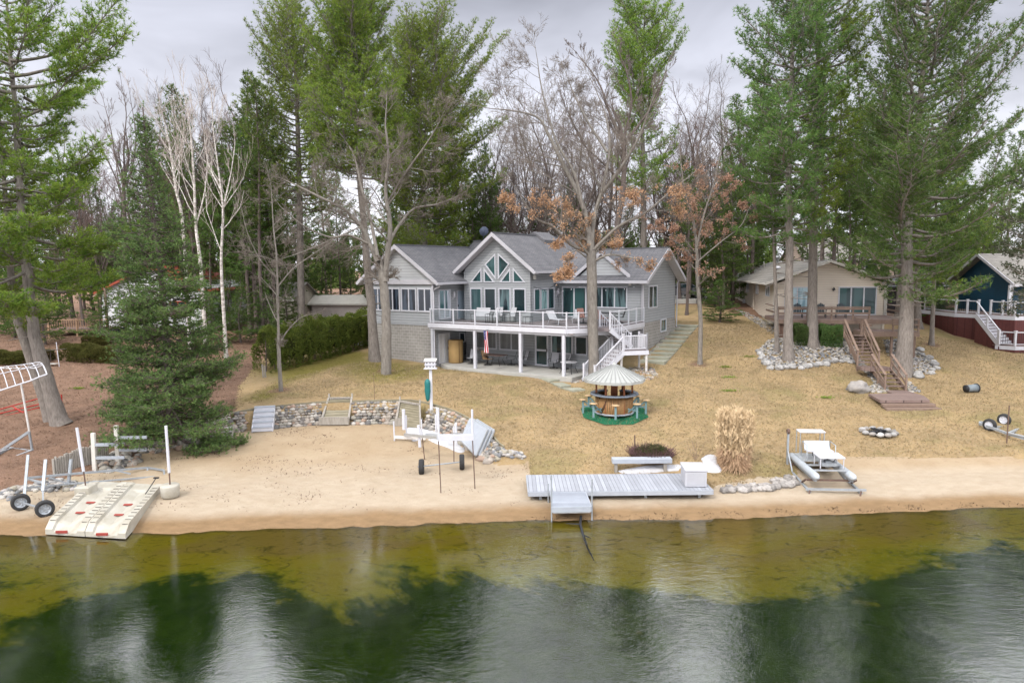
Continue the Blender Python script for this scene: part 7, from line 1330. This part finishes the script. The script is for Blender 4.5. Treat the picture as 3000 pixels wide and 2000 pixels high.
MB().bar((-1.08, 1.3, .4), (-1.08, 1.3, 2.0), .08, .08).bar((-1.08, 1.3, 1.2), (-1.08, .6, .45), .05, .05).build('winch_post', M_galv, lf); MB().lathe([(.1, -.06), (.13, 0), (.1, .06)], (-1.08, 1.3, 2.05), 10, 'x').build('winch', M_rust, lf)
for (x, y) in ((-1.05, -1.5), (.9, -1.5)): MB().bar((x, y, .35), (x-.1, y-.12, .1), .05, .05).build('foot', M_rust, lf)
# ---------------------------------------------------------------- fire pit, bin, trailer at the right
p = G(2573, 1269); fp = empty('fire_pit', p, 0, 'round fire pit of pale stones filled with black ash on the right lawn', 'fire pit')
MB().lathe([(.62, -.02), (.55, .05), (.01, .03)], (0, 0, 0), 20).build('ash_bed', mat('charcoal_ash', (.02, .018, .018), (.06, .055, .05), 9, .95, bump=.03), fp)
for k in range(13): a = k*2*math.pi/13; MB().blob((.72*math.cos(a), .72*math.sin(a), .07), (.17, .13, .11), k, 2, .2).build('stone', (M_stone, M_wstone)[k % 2], fp)
mb = MB()
for k in range(4): a = k*.8; mb.tube([(-.35*math.cos(a), -.35*math.sin(a), .08+.03*k), (.35*math.cos(a), .35*math.sin(a), .1+.03*k)], .045, 7)
mb.build('charred_logs', M_black, fp)
p = G(*z7(1895, 148)); t = empty('waste_bin', p+[0, 0, .24], R(10), 'grey plastic bin lying on its side on the right lawn', 'bin'); MB().lathe([(.001, -.36), (.19, -.36), (.24, .36), (.22, .36), (.17, -.33)], (0, 0, 0), 18, 'x').build('barrel', mat('grey_bin_plastic', (.18, .21, .23), None, 3, .6), t); MB().lathe([(.24, .36), (.27, .36), (.27, .30), (.24, .30)], (0, 0, 0), 18, 'x').build('rim', M_black, t); MB().lathe([(.2, -.37), (.2, -.30), (.21, -.30), (.21, -.37), (.001, -.37)], (0, 0, 0), 18, 'x').build('base', M_black, t)
b = G(*z7(2065, 485)); t = empty('boat_trailer', b, 0, 'galvanised boat trailer with black tyres at the right edge', 'trailer')
def L7(x, y, Y): return atY(*z7(x, y), Y)-b
wheel(t, (0, .1, .3), .30, .18, 'x', M_white, 'wheel', 5).rotation_euler.z = .5; wheel(t, L7(2178, 420, 32.9)*[1, 1, 0]+[0, 0, .36], .30, .18, 'x', M_white, 'wheel', 5).rotation_euler.z = .5
fr_ = [((1970, 412, 32.6), (2215, 500, 31.0)), ((2215, 500, 31.0), (2420, 560, 30)), ((1970, 402, 33.0), (2160, 408, 33.4)), ((2200, 425, 33.0), (2440, 480, 32)), ((1972, 405, 32.8), (1972, 420, 32.6)), ((2085, 445, 31.9), (2190, 440, 33.0)), ((2215, 500, 31.0), (2330, 450, 32.6))]
for a, c in fr_: MB().bar(L7(*a), L7(*c), .09, .11).build('frame_rail', M_galv, t)
MB().bar(L7(2210, 490, 31.0), L7(2420, 540, 30), .14, .05).build('bunk', M_alu, t)
p = G(*z7(2203, 582)); tag(MB().tube([(0, 0, -.2), (0, 0, 1.75)], .028, 7).build('metal_post', M_rust, None, loc=p), 'thin rusty upright pole in front of the boat trailer', 'post')
# ---------------------------------------------------------------- left side: canopy lift, rack, trailer frame, posts, float docks
b = G(*z4(250, 835)); t = empty('canopy_lift', b, 0, 'white hooped canopy frame on galvanised lift legs at the left edge', 'boat lift')
def L4(x, y, Y): return atY(*z4(x, y), Y)-b
MB().tube([L4(160, 320, 31.2), L4(225, 690, 31.3)], .045, 8).build('leg', M_whitew, t); MB().tube([L4(222, 685, 31.3), L4(248, 838, 31.4)], .055, 8).build('leg', M_galv, t)
for a, c in (((-60, 880, 31.9), (225, 690, 31.3)), ((-60, 800, 32.6), (240, 840, 31.4)), ((-80, 960, 29.8), (255, 832, 31.4)), ((-60, 870, 30.5), (120, 812, 32.2))): MB().bar(L4(*a), L4(*c), .10, .12).build('base_rail', M_galv, t)
cf = MB(); near = [L4(x, 375-x*.32 if x < 300 else 250+(360-x)*.35, 30.6+.002*x) for x in range(-120, 361, 60)]; farr = [L4(x-85, 205-max(0, -x)*.05, 33.0) for x in range(-120, 361, 60)]; cf.tube(near, .035, 6); cf.tube([near[-1], (near[-1]+farr[-1])/2+[.1, 0, .3], farr[-1]], .03, 6)
for p, q in zip(near, farr):
    p = Vector(p); q = Vector(q); cf.tube([p.lerp(q, s)+Vector((0, 0, .42*math.sin(math.pi*min(1, s*1.05))**.7)) for s in (0, .06, .2, .4, .6, .8, 1)], .022, 6)
for s in (.3, .6): cf.tube([Vector(p).lerp(Vector(q), s)+Vector((0, 0, .41)) for p, q in zip(near, farr)], .018, 5)
cf.tube(farr, .03, 6); cf.build('canopy_hoops', M_white, t)
b = G(*z4(478, 482)); t = empty('pipe_rack', b, 0, 'low red painted pipe rack lying behind the leaning pine', 'rack')
for a, c in (((-40, 530, 38), (325, 428, 39)), ((-40, 590, 37), (480, 462, 39.3)), ((-40, 560, 37.4), (470, 440, 39.2)), ((470, 405, 39.3), (474, 470, 39.3)), ((100, 500, 38), (180, 545, 37.7)), ((-40, 625, 37), (300, 520, 38.3))): MB().tube([L4(*a)+0*b, L4(*c)], .035, 6).build('pipe', M_red, t)
b = G(*z4(163, 1290)); t = empty('trailer_frame', b, 0, 'long low galvanised dock cart frame with two wheels at the left water edge', 'cart')
for a, c, w_ in (((215, 870, 26.6), (182, 1235, 25.3), .09), ((350, 905, 26.2), (328, 1145, 25.5), .10), ((545, 900, 27.6), (520, 1130, 27.4), .10), ((328, 1140, 25.5), (330, 1225, 24.9), .05), ((200, 1045, 26.2), (520, 1015, 27.4), .08), ((205, 1050, 26.2), (330, 1080, 25.7), .06), ((520, 1015, 27.4), (1130, 965, 29.6), .08), ((1130, 965, 29.6), (1255, 985, 29.2), .07), ((1255, 985, 29.2), (1258, 1025, 28.8), .06), ((1250, 1028, 28.8), (520, 1090, 27.2), .06), ((520, 1090, 27.2), (190, 1120, 25.8), .06), ((1130, 965, 29.6), (1128, 1000, 29.4), .06), ((880, 985, 28.6), (1000, 1012, 28.6), .05), ((380, 1040, 26.8), (520, 1085, 27.2), .05), ((180, 1235, 25.2), (300, 1270, 24.8), .05)): MB().bar(L4(*a), L4(*c), w_, w_).build('frame_rail', M_galv, t)
wheel(t, (0, 0, .31), .32, .2, 'x', M_galv, 'wheel', 5).rotation_euler.z = R(-52); wheel(t, L4(343, 1278, 24.7), .32, .2, 'x', M_galv, 'wheel', 5).rotation_euler.z = R(-52)
for i, (top, bot, arms) in enumerate((((712, 700), (725, 990), (790, 890)), ((888, 642), (905, 960), (735, 830)))):
    b = G(*z4(*bot)); Yq = b[1]; t = empty('rack_post', b, 0, ('pale wooden post with two grey metal arms, left of the pair', 'pale wooden post with two grey metal arms, right of the pair')[i], 'rack post', 'wooden rack posts'); h = L4(*top, Yq); MB().bar((0, 0, -.2), h, .16, .12).build('post', M_ctrim, t)
    for y in arms: q = L4(top[0]+12, y, Yq); MB().bar(q, q+np.array([1.25, .1, -.02]), .10, .12).build('arm', M_grayp, t)
# palisade
A = G(*z4(408, 1040)); Bp = G(*z4(835, 905)); t = empty('palisade', A, 0, 'short grey weathered plank palisade at the edge of the left beach', 'fence'); mb = MB(); n = 26; rg = np.random.default_rng(4)
for i in range(n):
    f = (i+.5)/n; p = A*(1-f)+Bp*f-A; h = .80+rg.normal()*.03; mb.bar((p[0], p[1], -.2), (p[0]+rg.normal()*.015, p[1], h+(gz(*(p+A)[:2])-A[2])), .085, .05)
mb.build('planks', M_oldw, t)
# float docks for jet skis
fl0, fr0, br0, bl0 = [onZ(*z4(*p), .22) for p in ((345, 1435), (965, 1470), (1255, 1150), (720, 1118))]
M_redh = mat('red_handles', (.30, .05, .04), (.22, .04, .03), 5, .6)
for k in range(2):
    a = fl0*(1-k/2)+fr0*k/2; b2 = fl0*(1-(k+1)/2)+fr0*(k+1)/2; d = bl0*(1-k/2)+br0*k/2; c = bl0*(1-(k+1)/2)+br0*(k+1)/2; o = a.copy(); o[2] = .0
    t = empty('float_dock', o, 0, ('left of two stained white plastic watercraft ramps on the waterline', 'right of two stained white plastic watercraft ramps on the waterline')[k], 'floating ramp', 'white floating watercraft ramps'); q = [Vector(x-o) for x in (a, b2, c, d)]; mb = MB(); U = 28; Vn = 34; H = lambda s, tt: (.30+.16*tt)+(.10 if (s < .2 or s > .8) else 0)*(1 if tt < .93 else .5)-(.10*max(0, 1-abs(s-.5)/.22))*(tt < .85)-(max(0, .10-tt)*2.2)
    vs = []; fs = []
    for i in range(Vn+1):
        for j in range(U+1):
            s, tt = j/U, i/Vn; p = q[0].lerp(q[1], s*.985).lerp(q[3].lerp(q[2], s*.985), tt); sc_ = .012*(1 if (i % 2 == 0 and (s < .2 or s > .8)) else 0); vs.append((p.x, p.y, H(s, tt)-sc_+.05))
    for i in range(Vn):
        for j in range(U): a_ = i*(U+1)+j; fs.append((a_, a_+1, a_+U+2, a_+U+1))
    base = len(vs); rim = [j for j in range(U+1)]+[i*(U+1)+U for i in range(1, Vn+1)]+[Vn*(U+1)+j for j in range(U-1, -1, -1)]+[i*(U+1) for i in range(Vn-1, 0, -1)]
    for r in rim: vs.append((vs[r][0], vs[r][1], .03))
    for i in range(len(rim)): j = (i+1) % len(rim); fs.append((rim[i], rim[j], base+j, base+i))
    mb.add(vs, fs); hull = mb.build('hull', M_plast, t)
    for tt in (.30, .52): 
        p = q[0].lerp(q[1], .5).lerp(q[3].lerp(q[2], .5), tt); MB().cb((p.x, p.y, H(.5, tt)+.11), (.34, .11, .06)).build('roller', M_redh, t, .02)
    p = q[0].lerp(q[1], .42); MB().cb((p.x, p.y-.02, .16), (.4, .05, .09)).build('front_handle', M_redh, t)
    gr = MB(); nf_ = len(mb.f) if False else len(hull.data.polygons)
    for s0 in (.10, .9):
        for i in range(12): p = q[0].lerp(q[1], s0).lerp(q[3].lerp(q[2], s0), .08+i*.07); gr.cb((p.x, p.y, H(s0, .08+i*.07)+.052), (.2, .035, .012))
    mb2 = MB(); mb2.add(vs, fs); mb2.add(gr.v, gr.f); h2 = mb2.build('hull', M_plast, t); h2.data.materials.append(mat('dark_slots', (.10, .09, .08)))
    for pl in h2.data.polygons[nf_:]: pl.material_index = 1
    bpy.data.objects.remove(hull); h2.name = 'hull'
    p = q[0].lerp(q[1], .78).lerp(q[3].lerp(q[2], .78), .8); mb = MB(); mb.tube([(p.x, p.y-.25, .5), (p.x+.05, p.y+.1, .72), (p.x+.15, p.y+.3, .95)], .018, 6); mb.cb((p.x+.16, p.y+.32, .97), (.2, .08, .05)); mb.build('winch_bar', M_black, t) if k else mb
for i, (top, bot, lb) in enumerate((((588, 660), (662, 1135), 'leaning white guide pole in a white float block, left of the ramps'), ((1270, 645), (1306, 1155), 'white guide pole standing in a round white float, right of the ramps'))):
    b = G(*z4(bot[0], bot[1]+40)); Yq = b[1]; t = empty('guide_pole', b, 0, lb, 'guide pole', 'white guide poles'); p0 = L4(*bot, Yq); p1 = L4(*top, Yq); mid = p0+(p1-p0)*.3; MB().tube([mid, p1], .055, 8).build('sleeve', M_white, t); MB().tube([p0-[0, 0, .3], mid], .028, 7).build('pipe', M_rust, t)
    (MB().lathe([(.01, .52), (.34, .52), (.36, .45), (.34, .1), (.30, 0), (.01, 0)], (0, 0, 0), 18) if i else MB().box(-.3, .3, -.3, .3, 0, .4)).build('float', M_plast, t, .03)
p = G(*z4(1065, 735)); t = empty('spare_wheel', p+[0, 0, .30], 0, 'black tyre wheel lying tilted under the spruce on the left', 'wheel'); w_ = wheel(t, (0, 0, 0), .36, .24, 'y', M_rub, 'tyre'); w_.rotation_euler = (R(38), 0, R(20)); MB().tube([(-.2, -.1, -.05), (-1.6, -.9, -.12)], .03, 6).build('axle_bar', M_black, t); MB().blob((.3, .5, .15), (.28, .2, .25), 4, 2, .2).build('black_bag', M_black, t)
p = G(174, 1074); t = empty('flag_pole', p, 0, 'thin white pole standing before the left clipped hedge', 'pole'); MB().tube([(0, 0, -.1), (-.08, 0, 1.75)], .03, 6).build('pole', M_white, t)
p = G(325, 1000); t = empty('covered_grill', p+[0, 2, 0], 0, 'dark covered barbecue grill near the white house porch', 'grill'); MB().blob((0, 0, .75), (.55, .3, .25), 3, 2, .05).box(-.5, .5, -.25, .25, .0, .75).build('cover', mat('dark_blue_cover', (.02, .025, .035)), t)
t = MB().cb((0, 0, .16), (.9, .4, .04)).build('slab_step', M_conc, None, loc=G(150, 1072)); tag(t, 'small pale slab beside the white pole and hedge', 'slab')
# ---------------------------------------------------------------- parked car behind the house
cp = atY(2032, 868, 67.0); zc = gz(cp[0], 67)+.32; car = empty('parked_car', (cp[0]-1.2, 67, zc), 0, 'dark grey saloon car parked on the driveway between the two houses', 'car')
M_car = mat('dark_car_paint', (.10, .10, .11), (.09, .09, .10), 2, .25, spec=.6); prof = [(-2.2, .32), (-2.25, .75), (-2.05, .92), (-1.2, 1.0), (-.55, 1.42), (.75, 1.45), (1.4, 1.05), (2.1, .98), (2.25, .7), (2.2, .32)]
MB().poly([(x, -.85, z) for x, z in prof], (0, 1.7, 0)).build('body', M_car, car, .06); wg = MB(); wg.poly([(-1.05, -.86, 1.02), (-.5, -.86, 1.36), (.68, -.86, 1.38), (1.2, -.86, 1.06)], (0, .01, 0)); wg.poly([(-1.17, -.7, 1.03), (-.62, -.7, 1.38), (-.62, .7, 1.38), (-1.17, .7, 1.03)], (-.03, 0, .02)); wg.build('windows', M_glass, car)
for x in (-1.4, 1.4):
    for y in (-.8, .8): wheel(car, (x, y, .32), .32, .2, 'y', M_alu)
# ---------------------------------------------------------------- litter and short dry grass (nobody could count these)
rg = np.random.default_rng(55)
def litter(name, n, poly, L, Wd, m, label, cat, nb=1, up=(0, 0, .35), spread=1.0, zoff=.01, mask=None):
    poly = np.array([p[:2] for p in poly]); lo, hi = poly.min(0), poly.max(0); q = rg.uniform(lo, hi, (int(n*2.2), 2)); q = q[inpoly(q[:, 0], q[:, 1], poly)]
    if mask is not None: q = q[mask(q)]
    q = q[:n]; P = np.stack([q[:, 0], q[:, 1], height(q[:, 0], q[:, 1])+zoff+vnoise(q[:, 0], q[:, 1], .35)*.04], 1); V, F = blades(P, np.tile(up, (len(P), 1)), L, Wd, nb, spread, rg=rg); o = npmesh(name, V, F, m); tag(o, label, cat, kind='stuff'); return o
def clump(sc, th): return lambda q: np.array([noise.noise(Vector((x*sc, y*sc*1.6, 2.2))) for x, y in q])+rg.normal(size=len(q))*.12 > th
notwall = lambda q: polydist(q[:, 0], q[:, 1], COVE) > .2
lawn = [G(*p) for p in ((560, 1235), (800, 1170), (1250, 1160), (1420, 1250), (1545, 1380), (1560, 1440), (2050, 1442), (2320, 1390), (2345, 1345), (2995, 1338), (3200, 1200), (3000, 1020), (2700, 985), (2200, 940), (2050, 960), (1900, 1060), (1700, 1135), (1250, 1075), (1050, 1060), (800, 1120))]
M_blade = leafmat('dry_grass_blades', (.38, .285, .175), (.27, .195, .12), (.30, .265, .13), 1.2, .2)
litter('dry_lawn_grass', 60000, lawn, .11, .028, M_blade, 'short dormant tan grass covering the lawns', 'grass', 2, (0, 0, .5), .9)
M_leaf = leafmat('fallen_leaves', (.20, .125, .08), (.13, .08, .055), (.32, .23, .165), 3, .1)
litter('fallen_leaves', 26000, [G(*p) for p in ((-200, 1440), (60, 1435), (400, 1310), (690, 1225), (720, 1120), (1000, 1000), (1060, 930), (300, 940), (-200, 960))], .07, .06, M_leaf, 'brown fallen leaves and needles under the trees on the left', 'leaf litter', 1, (0, 0, .1), 1, .015)
litter('beach_debris', 4200, [G(*p) for p in ((0, 1520), (700, 1500), (1530, 1490), (1540, 1370), (1430, 1350), (1300, 1275), (1000, 1248), (700, 1268), (400, 1345), (0, 1450))], .08, .035, M_leaf, 'twigs and dead leaves scattered on the left beach sand', 'leaf litter', 1, (.1, 0, .05), 1, .01, clump(.55, .24))
litter('lawn_debris', 5000, lawn, .09, .03, M_leaf, 'small dead twigs and leaves scattered on the lawn', 'leaf litter', 1, (.1, 0, .1), 1, .02, clump(.4, .12))
litter('shore_weed_line', 1400, [onZ(x, y, .12) for x, y in ((1500, 1516), (2000, 1512), (2400, 1498), (3000, 1474), (3000, 1462), (2400, 1484), (2000, 1500), (1500, 1508))], .10, .03, mat('dark_weed', (.10, .06, .035)), 'thin line of dark weed washed up along the right shore', 'weed', 1, (.2, 0, .05), 1, .01, clump(1.3, .05))

P_ = [onZ(1702, 1512, .10), onZ(1700, 1535, .03), onZ(1708, 1565, -.04), onZ(1722, 1605, -.12), onZ(1740, 1640, -.2)]; b = P_[0]
br_ = MB().tube([p-b for p in P_], [.05, .05, .045, .03, .015], 7).tube([P_[2]-b, P_[2]-b+[.25, -.3, -.02]], [.03, .01], 5).tube([P_[1]-b, P_[1]-b+[-.5, .1, .0]], [.03, .012], 5).build('sunken_branch', M_black, None, loc=b); tag(br_, 'dark waterlogged branch lying in the shallows by the dock ramp', 'branch')
